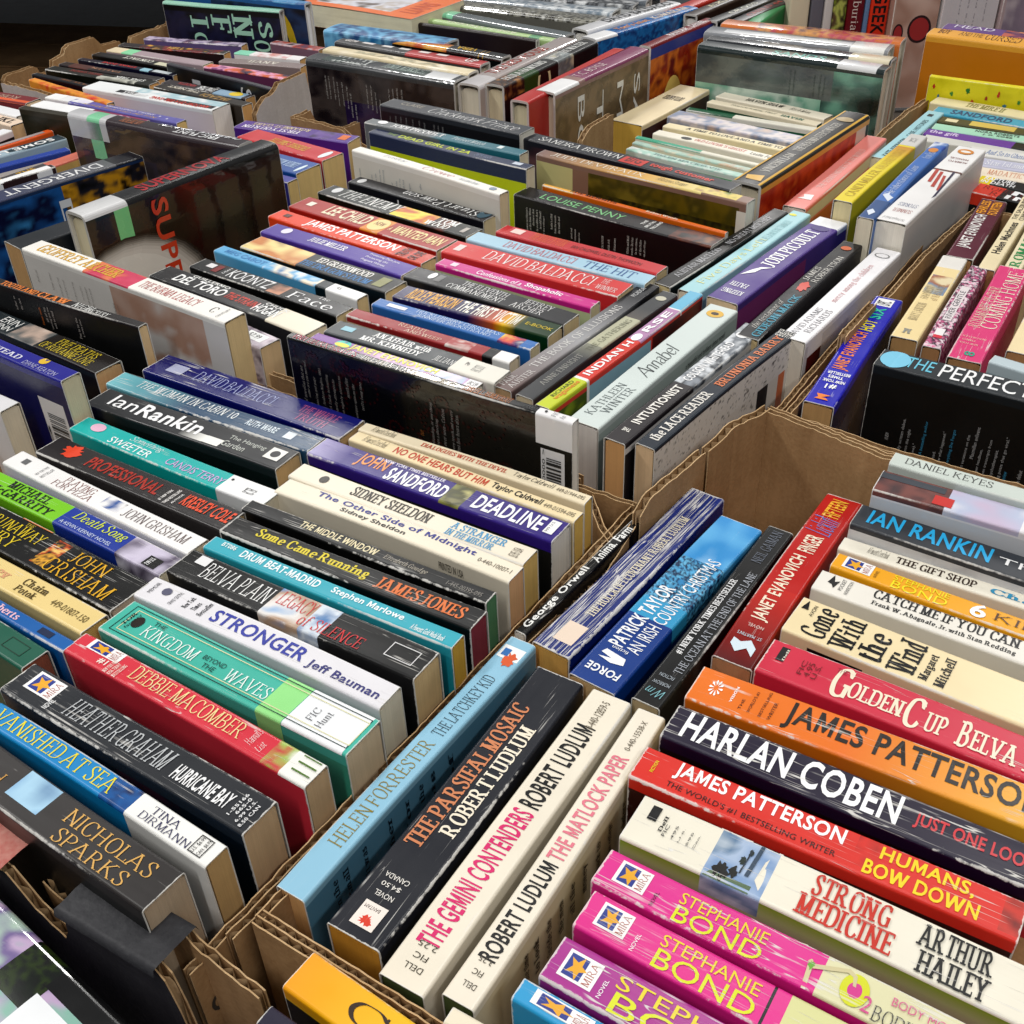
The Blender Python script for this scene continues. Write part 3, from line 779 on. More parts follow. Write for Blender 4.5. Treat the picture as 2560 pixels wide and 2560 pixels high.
Y|3a6a8a|b 0.367 -0.205 0.011 0.020
Y|c83a2a|b 0.399 -0.070 0.009 0.029
Y|3a7a9a|b 0.443 -0.160 0.011 0.022
Y|c85a5a|b 0.480 -0.250 0.011 0.029
Y|3a8a3a|b 0.515 -0.115 0.011 0.023
Y|d07a90|b 0.546 -0.205 0.011 0.020
Y|2a7a30|b 0.576 -0.070 0.013 0.019
#ur_tii|M|0.5438|1.2765|0.107|-37.6|0.1740|0.0262|eadcae|c8a86a|.3|.5|cream paperback with olive lettering below the bright yellow book
T|THE MIRE II|R|8a8450|.219|.468|.2|.8
#ur_sandford|M|0.5374|1.2467|0.106|-35.4|0.1740|0.0240|3fa0bc|c8a86a|.3|.6|turquoise blue paperback with navy capitals at upper right
T|SANDFORD|b|1c3a6a|.107|.495|.2|.85
T|NIGHT|b|d8d83a|.75|.95|.2|.8
#ur_gold|M|0.5325|1.2184|0.106|-32.8|0.1740|0.0206|4a4420|c8a86a|.3|.6|dark olive paperback with gold patches
B|e8dcb0|.058|.132|.2|.7
B|d8bc58|.211|.489|.1|.9
B|4a4420|.55|.58|0|1
#ur_mint|M|0.5232|1.1967|0.106|-30.6|0.1740|0.0201|a9dcc0|c8a86a|.2|.6|mint green paperback with small dark capitals
T|NORA ROBERTS|b|3a4a44|.254|.519|.5|.85
T|J. D. ROBB|b|3a4a44|.307|.486|.1|.4
#ur_violet|M|0.5071|1.1764|0.106|-34.5|0.1740|0.0210|6a3a9a|c8a86a|.2|.7|violet paperback with pale lettering and a black end
T|the gift|b|e0d0f0|.023|.201|.2|.85
B|18141c|.537|1|-1|1
T|PASSION|b|f0f0f0|.9|.985|.5|.85
T|IN DEATH|b|f0f0f0|.9|.985|.1|.45
#ur_pale|M|0.5060|1.1669|0.105|-27.2|0.1740|0.0243|d6d4cc|c8a86a|.1|.6|pale grey paperback below the violet one
#ur_ghost|M|0.5381|1.1185|0.106|-30.5|0.1740|0.0239|e2e0da|c8a86a|.1|.6|off white paperback with blue italic lettering, partly hidden behind white trade book
T|And So to Ghost|i|3a6ab0|.095|.317|.2|.8
#ur_lav|M|0.5293|1.0924|0.106|-28.0|0.1740|0.0248|c4c4d8|c8a86a|.1|.6|lavender grey paperback with white lettering
T|Star Island|i|f4f4f8|.095|.314|.2|.8
#ur_attic|M|0.5197|1.0619|0.106|-31.3|0.1740|0.0255|f0e2cc|c8a86a|.1|.6|cream paperback with orange spaced capitals
T|MAD ATTIC|r|d06a2a|.102|.292|.25|.8
B|f4f2ee|0|1|-1|-.02
#ur_rapture|M|0.5143|1.0280|0.106|-37.1|0.1740|0.0213|15130f|c8a86a|.2|.7|black paperback with two lines of white capitals
B|e8d020|0|.08|0|1
T|RAPTURE|b|f4f4f4|.029|.196|.5|.9
T|IN DEATH|b|f4f4f4|.024|.21|.08|.45
#ur_naked|M|0.5005|1.0017|0.106|-40.6|0.1740|0.0277|17130f|c8a86a|.2|.7|black and scarlet paperback beneath the one with white capitals
B|e2402c|0|.152|-.1|1
T|ROBERTS|r|7a1a10|.04|.3|.55|.85
T|ROBB|r|7a1a10|.1|.28|.1|.45
T|NAKED|b|f4f4f4|.202|.98|.5|.9
T|IN DEATH|b|f4f4f4|.188|.98|.05|.42
#mr_manguel|T|0.3653|0.9834|0.140|54.5|0.2122|0.0269|f0eeec|e2dccf|.02|.5|thick white trade paperback with a red striped flag shape on its spine
T|SUMMER|r|a8483a|.11|.15|.2|.8|l
T|STORIES|r|4a5a8a|.18|.22|.2|.8|l
T|The Penguin Book of|r|7a7a7a|.02|.05|.15|.85|l
Y|b8483c|p .42 .1 .6 .35 .6 .45 .42 .2
Y|b8483c|p .45 .35 .64 .55 .64 .66 .45 .47
Y|b8483c|p .5 .6 .66 .75 .66 .87 .5 .72
Y|34304a|p .32 .08 .36 .04 .66 .2 .66 .28
B|6a4a40|.655|.675|0|1
T|ALBERTO|s|7a2a24|.78|.8|.15|.8|l
T|MANGUEL|s|7a2a24|.82|.84|.2|.85|l
Y|d88a3a|c .93 .55 .035 .28
Y|f4f0e8|c .93 .55 .014 .18
B|d2d0ce|0|1|-1|-.03
#mr_loss|T|0.3425|0.9927|0.142|56.4|0.2156|0.0147|3f6fb8|d8cfb8|.05|.5|medium blue trade paperback with white script and swirl clouds
B|2c4f84|0|.2|0|1
T|The Inheritance of Loss|c|e4eaf4|.265|.647|.3|.8
T|Kiran Desai|c|e4eaf4|.76|.86|.2|.8
Y|dce4f0|p .2 .2 .26 .8 .3 .5 .27 .45 .25 .1
Y|dce4f0|p .03 .5 .07 .8 .1 .6 .07 .3
P|2a4aa0,dce4f0,3f6fb8,2a4aa0|.9|1|0|1|6
Y|d88a3a|c .88 .5 .03 .3
#mr_candi|T|0.3358|1.0424|0.135|55.8|0.2047|0.0176|e6d022|d8c898|.05|.4|yellow trade paperback with ochre lettering and a grey end label
G|e6d022|c88a1a|.55|.8|0|1|u
T|CANDI MILLER|r|b08a1a|.068|.426|.25|.75
T|KALAHARI PASSAGE|r|c8a030|.448|.759|.25|.75
S|cfcdc8|.82|1|-.08|1
T|FIC MIL|s|8a8a88|.88|.94|.3|.7|l
#mr_pink|T|0.3094|1.0974|0.112|56.3|0.2255|0.0225|e8857c|d0c8c0|.02|.5|salmon pink trade book with white lettering and a striped cover
B|d8d0bc|0|1|-.12|-.02
B|d2794a|0|1|-.3|-.14
B|d8c8a8|0|1|-.36|-.3
B|d2704a|0|1|-1|-.36
T|THE SECRET HISTORY OF THE WORLD|r|f4d8d0|.25|.8|.3|.6
Y|f4f0ec|p .1 .2 .16 .3 .15 .7 .12 .6 .1 .8
#mr_headmaster|H|0.2760|1.1099|0.132|52.4|0.2443|0.0314|25221f|cdc2a8|.05|.6|black and gold spined hardback with a flame red cover
B|d8a83a|0|1|.06|.14
B|d8a83a|0|1|.86|.93
B|e0a23a|0|1|-.04|-0
P|c8401c,d8502a,a82c14,e06a30|0|.9|-1|-.04|4
B|d8cfc2|.87|.97|-1|-.04
T|VINCENT LAM|r|d8d2c4|.14|.38|.35|.65
T|THE HEADMASTER'S WAGER|r|d8d2c4|.42|.82|.35|.65
Y|d8a83a|p .04 .2 .1 .3 .08 .8 .04 .7
Y|b09a70|c .88 .5 .03 .3
#mr_cyan|M|0.4124|1.2103|0.108|54.6|0.1740|0.0191|9fd0d8|d8d0b8|.1|.5|pale cyan paperback with small black capitals, tucked beside the carton rim
T|KATE ATKINSON|b|26464e|.05|.4|.25|.6
T|CASE HISTORIES|s|3a6068|.45|.8|.3|.6
B|202830|.88|.93|.4|.7
#cr_picoult|T|0.2109|0.8832|0.117|51.4|0.1963|0.0280|56408a|d8c09a|.02|.5|purple trade paperback with bold white capitals and a white bird
B|f0f0f0|.901|1|-.03|1
T|JODI PICOULT|R|ffffff|.383|.83|.28|.78
T|KEEPING|R|f0f0f4|.07|.11|.2|.85|l
T|FAITH|R|f0f0f4|.14|.18|.3|.85|l
Y|ffffff|p .25 .9 .3 .6 .34 .55 .38 .3 .36 .6 .32 .75
B|8a3f78|0|.61|-1|-.04
Y|4a3a7a|c .87 .5 .03 .3
#cr_fivedays|T|0.1869|0.9022|0.116|51.7|0.1998|0.0184|a6d4da|d8d0b8|.02|.5|pale aqua trade paperback with lemon yellow lettering
T|Five Days Left|r|e6e69a|.093|.643|.25|.75
T|JULIE LAWSON TIMMER|r|8ac0c4|.6|.88|.3|.7
Y|e8e03a|c .95 .7 .012 .2
#cr_gideon|T|0.2183|0.8258|0.117|54.4|0.2030|0.0182|221f22|c8b080|.03|.5|black trade paperback with teal lettering and a red running figure
T|the testament of|c|d8d4cc|.08|.35|.55|.85
T|GIDEON MACK|R|3a90a8|.02|.42|.12|.5
T|JAMES|r|e8e4dc|.56|.7|.55|.85
T|ROBERTSON|r|e8e4dc|.56|.84|.15|.45
Y|d8584c|b .5 .5 .05 .3
Y|d8642c|c .93 .5 .02 .25
#cr_mercy|T|0.2486|0.8159|0.117|53.5|0.1896|0.0217|f4f2f4|d8d0c0|.02|.6|white trade paperback with pink lettering and a dark red patch on its cover
T|DAVID ADAMS|r|6a6a70|.02|.3|.55|.8
T|RICHARDS|r|6a6a70|.08|.3|.18|.45
T|mercy among the children|r|d89a9c|.38|.8|.35|.65
Y|8a8a8a|c .92 .5 .025 .3
Y|f4f2f4|c .92 .5 .02 .24
B|5a1814|.03|.16|-.85|-.12
B|d8d4d4|0|.03|-1|-.03
B|d8d4d4|.16|1|-1|-.03
#cr_lace|T|0.1309|0.6769|0.117|51.1|0.1936|0.0150|252c36|d8b890|.05|.5|navy spined trade paperback with a white lace patterned cover
T|the LACE READER|R|e8e4dc|.05|.42|.25|.8
T|BRUNONIA BARRY|R|d87a4a|.476|.942|.25|.75
T|HARPER|s|e0dcd4|.941|.995|.1|.9|l
B|ece6de|0|1|-1|-.02
P|5a5a5a,f0ece4,f4f0ec,f0ece4,f4f0ec,f0ece4,8a8a8a|0|1|-.2|-.01|40
P|8a8680,ece6de,ece6de,ece6de,ece6de,b0aca6|0|.7|-.7|-.2|30
B|1c2028|.72|.8|-1|-.2
B|d86a34|.88|.93|-1|-.2
#cr_intuit|T|0.1097|0.6855|0.117|53.2|0.1938|0.0166|2e2a2c|c8965f|.05|.5|half black, half grey photograph trade paperback with bold white capitals
P|b8bcc0,6a7078,d8dce0,3a3e44,8a9098|.45|1|-.1|1|8
T|THE|b|f4f0e8|.07|.09|.35|.7|l
T|INTUITIONIST|b|f4f0e8|.13|.43|.3|.72
T|COLSON WHITEHEAD|b|f4f4f4|.477|.821|.35|.78
Y|f0f0f0|c .9 .5 .025 .3
B|e0dcd8|0|1|-.06|-.02
#cr_annabel|T|0.0902|0.7114|0.117|54.3|0.2013|0.0245|d2dcd8|e0d8d0|.02|.5|pale mint trade paperback with grey capitals and a black cursive title
T|KATHLEEN|r|5a6466|.061|.294|.52|.8
T|WINTER|r|5a6466|.092|.286|.18|.46
T|Annabel|c|3a4042|.374|.628|.25|.8
Y|e0b03a|c .93 .5 .03 .28
Y|3a2a10|c .93 .5 .012 .13
B|b6c4be|0|1|-1|-.03
T|a beautiful and brilliant debut novel|s|2a2e30|.6|.9|-.1|-.06
#cr_horse|T|0.0684|0.7363|0.117|53.3|0.2101|0.0123|d93c30|c8b090|.03|.5|trade paperback striped lime, red, mauve and sky blue with white capitals
B|c6d22c|0|.215|-.02|1
B|b687b0|.55|.83|0|1
B|6cb8d8|.835|1|0|1
B|f4f0ec|.215|.23|-.5|1
B|f4f0ec|.828|.836|-.5|1
B|8fb4c4|.23|.62|-1|-.03
P|8ea02a,4a5a20,2a3018|0|.215|-1|-.05|6
P|7a2418,5a1810,3a1a14|.63|1|-1|-.02|4
T|RICHARD|s|2a3010|.07|.19|.55|.82
T|wagamese|b|e08a2c|.06|.2|.15|.5
T|INDIAN H|b|ffffff|.25|.53|.25|.75
Y|ffffff|c .57 .5 .028 .3
T|RSE|b|ffffff|.62|.8|.25|.75
#cr_gather|T|0.0515|0.7443|0.117|53.0|0.1953|0.0149|3b3c3e|c8b898|.05|.5|dark grey trade paperback with a pale olive middle
B|b9b89c|.45|.72|0|1
G|3b3c3e|8a8a7a|.34|.45|0|1|u
G|5a5450|3b3c3e|.72|.82|0|1|u
T|ANNE ENRIGHT|r|aaa8a0|.1|.36|.3|.65
T|THE GATHERING|r|6a6a58|.4|.7|.3|.65
Y|c8c4b0|c .93 .5 .02 .3
#cr_illus|T|0.0372|0.7563|0.118|53.6|0.1999|0.0165|7a706e|b0906a|.05|.5|grey to mauve trade paperback with widely spaced white capitals
G|6a5450|a0a0a2|0|.45|-.1|1|u
G|a0a0a2|2a2a2e|.45|.85|-.1|1|u
B|26262a|.85|1|-.1|1
B|201c1e|0|1|-1|-.1
T|PAUL|r|e0dcd8|.02|.1|.55|.85
T|AUSTER|r|e0dcd8|.02|.16|.12|.45
T|THE BOOK OF ILLUSIONS|r|e8e6e2|.18|.76|.3|.7
T|PICADOR|s|d0d0d0|.86|.95|.4|.65
#cr_mischief|T|0.1678|0.9102|0.117|49.9|0.1945|0.0159|17171b|c8b888|.05|.6|thin black trade paperback with silver capitals by the aqua one
T|ALISTAIR MACLEOD|r|d0d0d4|.1|.45|.3|.7
T|NO GREAT MISCHIEF|r|d0d0d4|.52|.9|.3|.7
#mb_dream|T|-0.0730|0.6472|0.147|-32.0|0.2312|0.0080|171214|e8e4dc|.02|.95|black laminated paperback with damask cover, blurb lines and white barcode, front of middle box
T|1001 DARK NIGHTS|r|c2485a|.02|.26|.1|.9
T|DREAM OF YOU|r|f0e8d8|.282|.455|.1|.9
T|A Wait For You Novella|i|d8c8a8|.45|.62|.1|.9
T|JENNIFER L. ARMENTROUT|r|e08a4a|.642|.8|.1|.9
B|f4f2f2|.885|1|-.14|1
B|f4f2f2|.9|.975|-.75|-.16
Y|3a1a16|d 1
T|FIC|r|606068|.93|.945|.15|.85|l
T|Am|r|606068|.955|.97|.15|.6|l
K|.918|.965|-.42|-.2
K|.908|.967|-.74|-.46
T|90000 >|s|202020|.905|.914|-.36|-.16|l
T|9781940887395|s|202020|.9|.907|-.74|-.44|l
Y|202020|c .91 .5 .004 .14
T|of novellas that are|i|9a9692|.036|.048|-.336|-.126|l
T|some are paranormal,|i|9a9692|.054|.066|-.299|-.089|l
T|romancing and page|i|9a9692|.084|.096|-.359|-.17|l
T|Arabian Nights, 1001|i|9a9692|.112|.124|-.32|-.11|l
T|USA Today bestselling|i|9a9692|.137|.149|-.353|-.132|l
T|barely attempts to|i|9a9692|.161|.174|-.339|-.15|l
T|fun nightly stories so|i|9a9692|.187|.199|-.348|-.117|l
T|month after|i|9a9692|.215|.227|-.227|-.112|l
T|unique spin on the|i|9a9692|.241|.253|-.325|-.136|l
T|tells long into|i|9a9692|.27|.282|-.269|-.112|l
T|a relationship, or anything|i|9a9692|.53|.542|-.382|-.098|l
T|causes a shocking|i|9a9692|.547|.559|-.356|-.178|l
T|than he's ever seen - Colton|i|9a9692|.571|.583|-.408|-.114|l
T|every touch, and every|i|9a9692|.602|.614|-.337|-.106|l
T|but her heart also.|i|9a9692|.619|.631|-.321|-.122|l
T|OUT|r|c87a3a|.491|.502|-.296|-.267|l
#mb_evan|M|-0.1014|0.7155|0.121|-33.3|0.1500|0.0120|c9a8cc|e0d8c8|.3|.8|lilac and purple paperback with neon yellow capitals, behind the black laminated one
B|7a3a98|0|.3|0|1
G|7a3a98|d8b0cc|.18|.5|0|1|u
P|e0b0d0,f0d8e4,b8c8e8,d88ab0|.6|.92|0|1|6
Y|3ac0b0|c .19 .5 .045 .45
Y|e8d82a|c .19 .4 .045 .22
T|JANET EVANOVICH|b|e8e63a|.24|.76|.12|.88
B|f4f2f2|.93|1|0|1
T|UPC 5.99|s|404040|.94|.99|.3|.7
#mb_kennedy|M|-0.0872|0.7291|0.121|-32.4|0.1550|0.0216|3a3f42|e4ddd0|.15|.6|dark slate paperback with white small capitals and a cream end label
T|AN AFFAIR with|R|f0f0ee|.24|.58|.52|.86
T|MR. KENNEDY|R|f0f0ee|.2|.56|.14|.46
T|JILLIAN|r|e8e8e4|.63|.74|.2|.55
B|8ac0d0|.06|.13|.4|.7
S|e6e2d6|.74|1|-.15|1
T|Pb|s|505050|.79|.81|.5|.7
T|FIC STO|r|505050|.84|.89|.3|.7|l
#mb_weep|M|-0.0773|0.7547|0.120|-33.0|0.1510|0.0139|9c2c2e|e8d4b4|.7|.5|brick red paperback with pale cream side, lettering crossed by creases
T|READ IT|r|e0c8b0|.3|.47|.5|.85
T|AND WEEP|r|e0c8b0|.36|.58|.12|.44
P|d8d0c8,a83a38,e8e0d8|.62|.76|0|1|9
B|1a1412|.84|.9|-1|1
S|f2f0ec|.9|1|-.4|1
B|e4cfae|0|.84|-1|-.03
#mb_huck|M|-0.0608|0.7706|0.121|-32.4|0.1480|0.0133|2f6cb4|d8c8a0|.8|.6|bright blue paperback with rows of pale italic capitals and a cream strip end
T|HUCKLEBERRY CHRISTMAS|r|cfe0f0|.26|.78|.5|.85
T|JENNIFER BECKSTRAND|r|cfe0f0|.28|.74|.12|.45
B|e8e8f0|.08|.2|.3|.65
P|f0e8d8,3a2a6a,d84a3a,e8d83a|.8|.93|0|1|8
#mb_victim|M|-0.0441|0.7911|0.121|-32.2|0.1440|0.0227|2a2352|d8c090|.3|.7|purple to orange paperback with tall yellow and white capitals
G|2a2352|d8621c|.5|.68|-.6|1|u
G|d8621c|e8b81c|.66|.72|-.6|1|u
B|1c3a20|.8|1|-.6|1
G|e8b81c|1c3a20|.72|.8|-.6|1|u
T|RIDLEY PEARSON|b|e0a42a|.07|.38|.12|.9
T|THE FIRST VICTIM|b|f4f0e4|.4|.78|.12|.9
T|E-BOOK|s|d8c02a|.82|.98|.4|.6
#mb_eleventh|M|-0.0345|0.8159|0.122|-35.1|0.1580|0.0226|2b2b2d|d8c090|.3|.6|charcoal paperback with white roman capitals in two lines
Y|f4f4f4|c .13 .6 .02 .25
B|6a6a6a|.16|.2|.3|.8
T|THE ELEVENTH|r|f4f4f2|.32|.6|.52|.88
T|COMMANDMENT|r|f4f4f2|.26|.61|.12|.46
T|JEFFREY|r|f4f4f2|.7|.87|.52|.9
T|ARCHER|r|f4f4f2|.66|.85|.12|.48
#mb_shop|M|-0.0135|0.8397|0.121|-34.5|0.1530|0.0141|cf2c8a|d8cca0|.8|.6|magenta pink paperback with a pale green side and white rounded lettering
T|Confessions of a|b|f8e4f0|.26|.55|.2|.7
T|Shopaholic|b|ffffff|.57|.8|.2|.8
B|f0d8e4|.08|.12|.3|.75
B|cfd8a4|0|1|-1|-.03
#mb_baldred|M|0.0024|0.8666|0.121|-33.1|0.1735|0.0267|d43a3a|d8c090|.5|.6|tomato red paperback with wide white roman capitals
T|DAVID BALDACCI|r|f4f0ee|.22|.83|.2|.85
T|THE|r|f4e8e4|.86|.9|.55|.85
T|WINNER|r|f4e8e4|.86|.97|.15|.45
B|f0d8d4|.04|.08|.3|.75
#mb_hit|M|0.0227|0.8860|0.121|-34.2|0.1775|0.0198|a9cde0|d8d0b0|.1|.6|powder blue paperback with thin pink and blue roman capitals
T|DAVID BALDACCI|r|d0525a|.2|.6|.2|.8
T|THE HIT|r|3a5c9a|.65|.92|.2|.8
#mb_rule|M|0.0412|0.9025|0.121|-36.1|0.1638|0.0187|c52f34|d8c090|.1|.6|red paperback with orange and white lettering under a tall black book
T|THE RULE OF FOUR|r|e87a3a|.2|.42|.15|.9
T|IAN CALDWELL DUSTIN THOMASON|s|5a1018|.46|.88|.3|.6
B|f0d0c8|.07|.14|.3|.8
#mb_penny|T|0.0769|0.9756|0.120|-37.7|0.2136|0.0249|221f22|d8d4c8|.03|.5|tall black trade paperback with pale green spaced capitals and blurb columns
T|LOUISE PENNY|s|7ac080|.12|.55|.25|.7
T|THE|b|e8e8e4|.64|.655|.35|.75|l
T|BRUTAL|b|e8e8e4|.67|.685|.2|.85|l
T|TELLING|b|e8e8e4|.7|.715|.15|.9|l
P|221f22,6a3a2a,3a2a2a,8a5a3a|.8|1|0|1|7
B|0f0d10|0|1|-1|-.03
T|comes to Olivier's|R|b0b0a8|.068|.079|-.252|-.063|l
T|at the door. When|R|b0b0a8|.086|.097|-.241|-.062|l
T|discover that|R|b0b0a8|.105|.115|-.199|-.062|l
T|in a cabin that's|R|b0b0a8|.125|.136|-.238|-.06|l
T|in cold blood?|R|b0b0a8|.144|.155|-.21|-.063|l
T|of the village?|R|b0b0a8|.164|.174|-.255|-.098|l
T|hadn't a Hid|R|b0b0a8|.206|.217|-.186|-.06|l
T|from the woods|R|b0b0a8|.226|.237|-.211|-.064|l
T|the truth and|R|b0b0a8|.247|.258|-.203|-.066|l
T|good and|R|b0b0a8|.315|.326|-.214|-.13|l
T|companion|R|b0b0a8|.335|.345|-.224|-.13|l
T|sign for|R|b0b0a8|.356|.366|-.232|-.147|l
T|LOCAL REVIEW|R|b0b0a8|.478|.489|-.245|-.119|l
T|with rich|R|b0b0a8|.51|.521|-.23|-.135|l
T|characters|R|b0b0a8|.54|.551|-.217|-.112|l
T|Globe and Mail|R|b0b0a8|.606|.617|-.21|-.063|l
T|words. She has|R|b0b0a8|.627|.638|-.214|-.067|l
T|in two times,|R|b0b0a8|.648|.659|-.197|-.061|l
T|of the Order|R|b0b0a8|.668|.679|-.194|-.068|l
T|small village|R|b0b0a8|.69|.7|-.2|-.064|l
#mb_orange|T|0.0925|0.9856|0.123|-38.6|0.2000|0.0052|e06a1c|d8d4c8|.05|.6|thin orange book squeezed behind the tall black trade paperback
T|SUE MENNUS|R|3a1a0a|.16|.42|.2|.8
T|Robert Woods|R|f4e4d0|.58|.75|.2|.8
B|e8a83a|0|.18|0|1
#mb_jude|T|0.1037|1.0229|0.139|-37.3|0.2299|0.0163|8a6c5e|e0dccc|.02|.5|brown to yellow hardback with hazy green meadow on its cover
G|7a5e58|d8a24a|0|.5|0|1|u
G|d8a24a|e8d88a|.5|.8|0|1|u
P|3a3a14,2a2810,4a4418,1e1c10|.25|.97|-1|-.16|9
P|6a5a20,4a4418,7a6a2a|.25|.97|-.16|-.03|6
B|cfc88a|0|.19|-1|-.03
B|8a6a58|.19|.27|-1|-.03
P|8a1f1a,cfc88a,5a1a14|.1|.19|-.62|-.38|14
B|e8e2d4|.96|1|-1|-.05
T|JUDE DEVERAUX|r|f0ece0|.06|.52|.25|.8
T|A Relative Stranger|c|3a3020|.58|.72|.2|.8
P|7a2a3a,e0c860,4a6a2a|.76|.95|.1|.9|8
#mb_sandra|T|0.0943|1.0594|0.141|-39.8|0.2398|0.0210|26272e|d8d4c8|.03|.5|charcoal trade paperback with white slanted capitals and scarlet lowercase title
T|SANDRA BROWN|r|ecece8|.06|.47|.25|.75
B|c8382e|.48|.59|.05|.98
T|BIG|b|5a1010|.5|.57|.2|.85
T|tough customer|b|e04a3a|.61|.9|.2|.75
B|15161c|0|1|-1|-.03
P|6a4a4c,3a2a30,26272e|0|.3|-1|-.03|3
P|c89a88,8a5a50|.7|.82|-.3|-.03|6
#mb_clock|T|-0.0759|1.1861|0.147|-35.0|0.1842|0.0260|33363c|d0ccc0|.02|.4|slate grey trade paperback with white script, ahead of the tall plastic wrapped hardback
T|CLARE|s|a8a090|.1|.26|.45|.75
T|Clockwork Prince|c|e8e8e6|.33|.95|.2|.8
B|1e1f23|0|1|-1|-.03
B|b08a68|.5|.62|-.3|-.1
T|praise for|s|8a8a8a|.068|.08|-.138|-.056|l
T|this series|s|8a8a8a|.109|.121|-.139|-.048|l
T|is magic|s|8a8a8a|.149|.161|-.112|-.046|l
T|and heart|s|8a8a8a|.188|.2|-.12|-.046|l
T|dark and|s|8a8a8a|.237|.249|-.116|-.05|l
T|rich with|s|8a8a8a|.286|.298|-.121|-.047|l
T|detail|s|8a8a8a|.324|.336|-.105|-.056|l
T|of old|s|8a8a8a|.395|.407|-.105|-.055|l
T|London|s|8a8a8a|.426|.437|-.105|-.055|l
T|streets|s|8a8a8a|.459|.471|-.114|-.056|l
#mb_match|T|-0.0849|1.1340|0.143|-34.4|0.1959|0.0156|6a6e70|d8ccb0|.1|.6|grey and teal paperback with white roman capitals
B|2c6a78|.5|1|-.2|1
G|6a6e70|2c6a78|.42|.5|0|1|u
T|JODI PICOULT|R|f4f4f2|.16|.5|.2|.75
T|Perfect Match|i|e4ecec|.56|.76|.25|.75
Y|f0f0f0|c .09 .6 .03 .3
B|e0e8e8|.84|.87|.3|.75
#mb_deadgirl|T|-0.0793|1.1099|0.139|-36.1|0.2012|0.0142|2a3350|d8ccb0|.02|.5|midnight blue trade paperback with neon yellow lettering and a lime base
B|c2cf1c|0|1|-1|-.092
T|THE|s|8aa83a|.1|.16|.35|.7
T|DEAD GIRL IN 2A|b|c6d420|.18|.64|.25|.8
T|CARTER WILSON|s|7a86a0|.67|.77|.25|.75
B|c8d0dc|.9|.95|.3|.75
#mb_lesley|T|-0.0962|1.0442|0.142|-41.0|0.1946|0.0131|f1eee6|d8c8a0|.02|.5|white trade paperback with faint red and grey cursive
T|Lesley|c|8a96a8|.2|.36|.3|.8
T|Crewe|c|c87a80|.48|.68|.2|.8
T|ava comes home|i|9aa0a8|.72|.84|.3|.7
Y|8a98a8|c .93 .5 .02 .25
B|e4dfd4|0|1|-1|-.03
T|a review|s|8a96a0|.04|.051|-.173|-.104|l
T|warm and|s|8a96a0|.126|.137|-.196|-.127|l
T|funny tale|s|8a96a0|.157|.168|-.194|-.109|l
T|of family life|s|8a96a0|.19|.201|-.19|-.071|l
T|and homecoming|s|8a96a0|.214|.226|-.188|-.068|l
T|a story of|s|8a96a0|.274|.285|-.223|-.138|l
T|sisters who|s|8a96a0|.304|.315|-.213|-.119|l
T|find a way|s|8a96a0|.33|.341|-.178|-.093|l
T|to love|s|8a96a0|.353|.365|-.155|-.095|l
T|again|s|8a96a0|.399|.41|-.151|-.108|l
T|gifts|s|8a96a0|.474|.485|-.127|-.085|l
#mb_pawson|M|-0.1037|1.0241|0.122|-37.5|0.1704|0.0181|26262a|d8c8a0|.1|.7|black paperback whose white slanted lettering reads upside down
T|Stuart Pawson|i|f0f0ee|.38|.93|.2|.85|f
Y|d8d8d8|c .06 .5 .025 .3
Y|3a5a6a|c .95 .7 .035 .5
B|f0f0f0|.38|.39|-.4|-.02
B|3a2c48|.55|1|-1|-.05
#mb_enemy|M|-0.1225|0.9983|0.121|-38.4|0.1860|0.0238|1e2420|d8c090|.3|.7|black paperback with slanted white capitals and a yellow fireball
T|THE ENEMY|i|f4f4f0|.12|.52|.2|.92
P|e8a81c,f4d83a,c85a14,e8c02a|.5|.74|.05|1|5
P|7a3a1a,3a2018,1e1814|.74|.86|0|1|5
T|TOM|R|f4f4f0|.76|.88|.5|.92
T|WOOD|R|f4f4f0|.71|.86|.1|.48
Y|d8d8d8|c .07 .6 .025 .28
B|b8b0a8|.93|.955|.25|.7
B|141414|0|1|-1|-.04
#mb_child|M|-0.1445|0.9701|0.121|-36.8|0.1816|0.0289|a82a24|d8c090|.3|.7|deep red paperback with cream capitals and an orange belt with round seal
B|e08a2a|.5|.62|0|1
Y|f0d890|c .56 .5 .055 .42
T|NEW|b|8a4a1a|.53|.59|.45|.7
T|LEE CHILD|b|f0e4c4|.2|.49|.2|.88
T|WANTED MAN|b|f0dca0|.66|.97|.25|.8
T|A|b|f0dca0|.635|.65|.35|.6
B|f4ecdc|.06|.1|.4|.7
B|160e0e|0|1|-1|-.05
#mb_patt|M|-0.1604|0.9424|0.121|-37.6|0.1867|0.0204|e4431f|d8c090|.3|.7|vermilion paperback with huge white capitals and a darker end panel
T|JAMES PATTERSON|b|ffffff|.22|.8|.12|.9
B|c83a14|.81|1|0|1
T|TRUTH|b|2a1008|.83|.88|.1|.9|l
T|OR DIE|b|2a1008|.9|.95|.1|.9|l
B|5a2a1a|.06|.1|.4|.7
#mb_julie|M|-0.1676|0.9149|0.121|-36.7|0.1675|0.0224|50389a|d8c090|.5|.6|violet paperback with small white roman capitals
T|JULIE MILLER|R|f4f2f8|.3|.56|.35|.75
T|Protecting Plain Jane|s|e8e4f4|.7|.9|.68|.85
T|Protecting the|s|e8e4f4|.7|.85|.42|.6
T|Pregnant Witness|s|e8e4f4|.7|.86|.15|.34
Y|e8e4f4|c .12 .6 .03 .25
#mb_green|M|-0.1777|0.8871|0.120|-36.3|0.1675|0.0267|1b1a1c|d8c090|.3|.6|black paperback with white over blue serif capitals and a sunset picture
P|e8a84a,c87a3a,f0d890,5a2a1a|0|.4|0|1|3
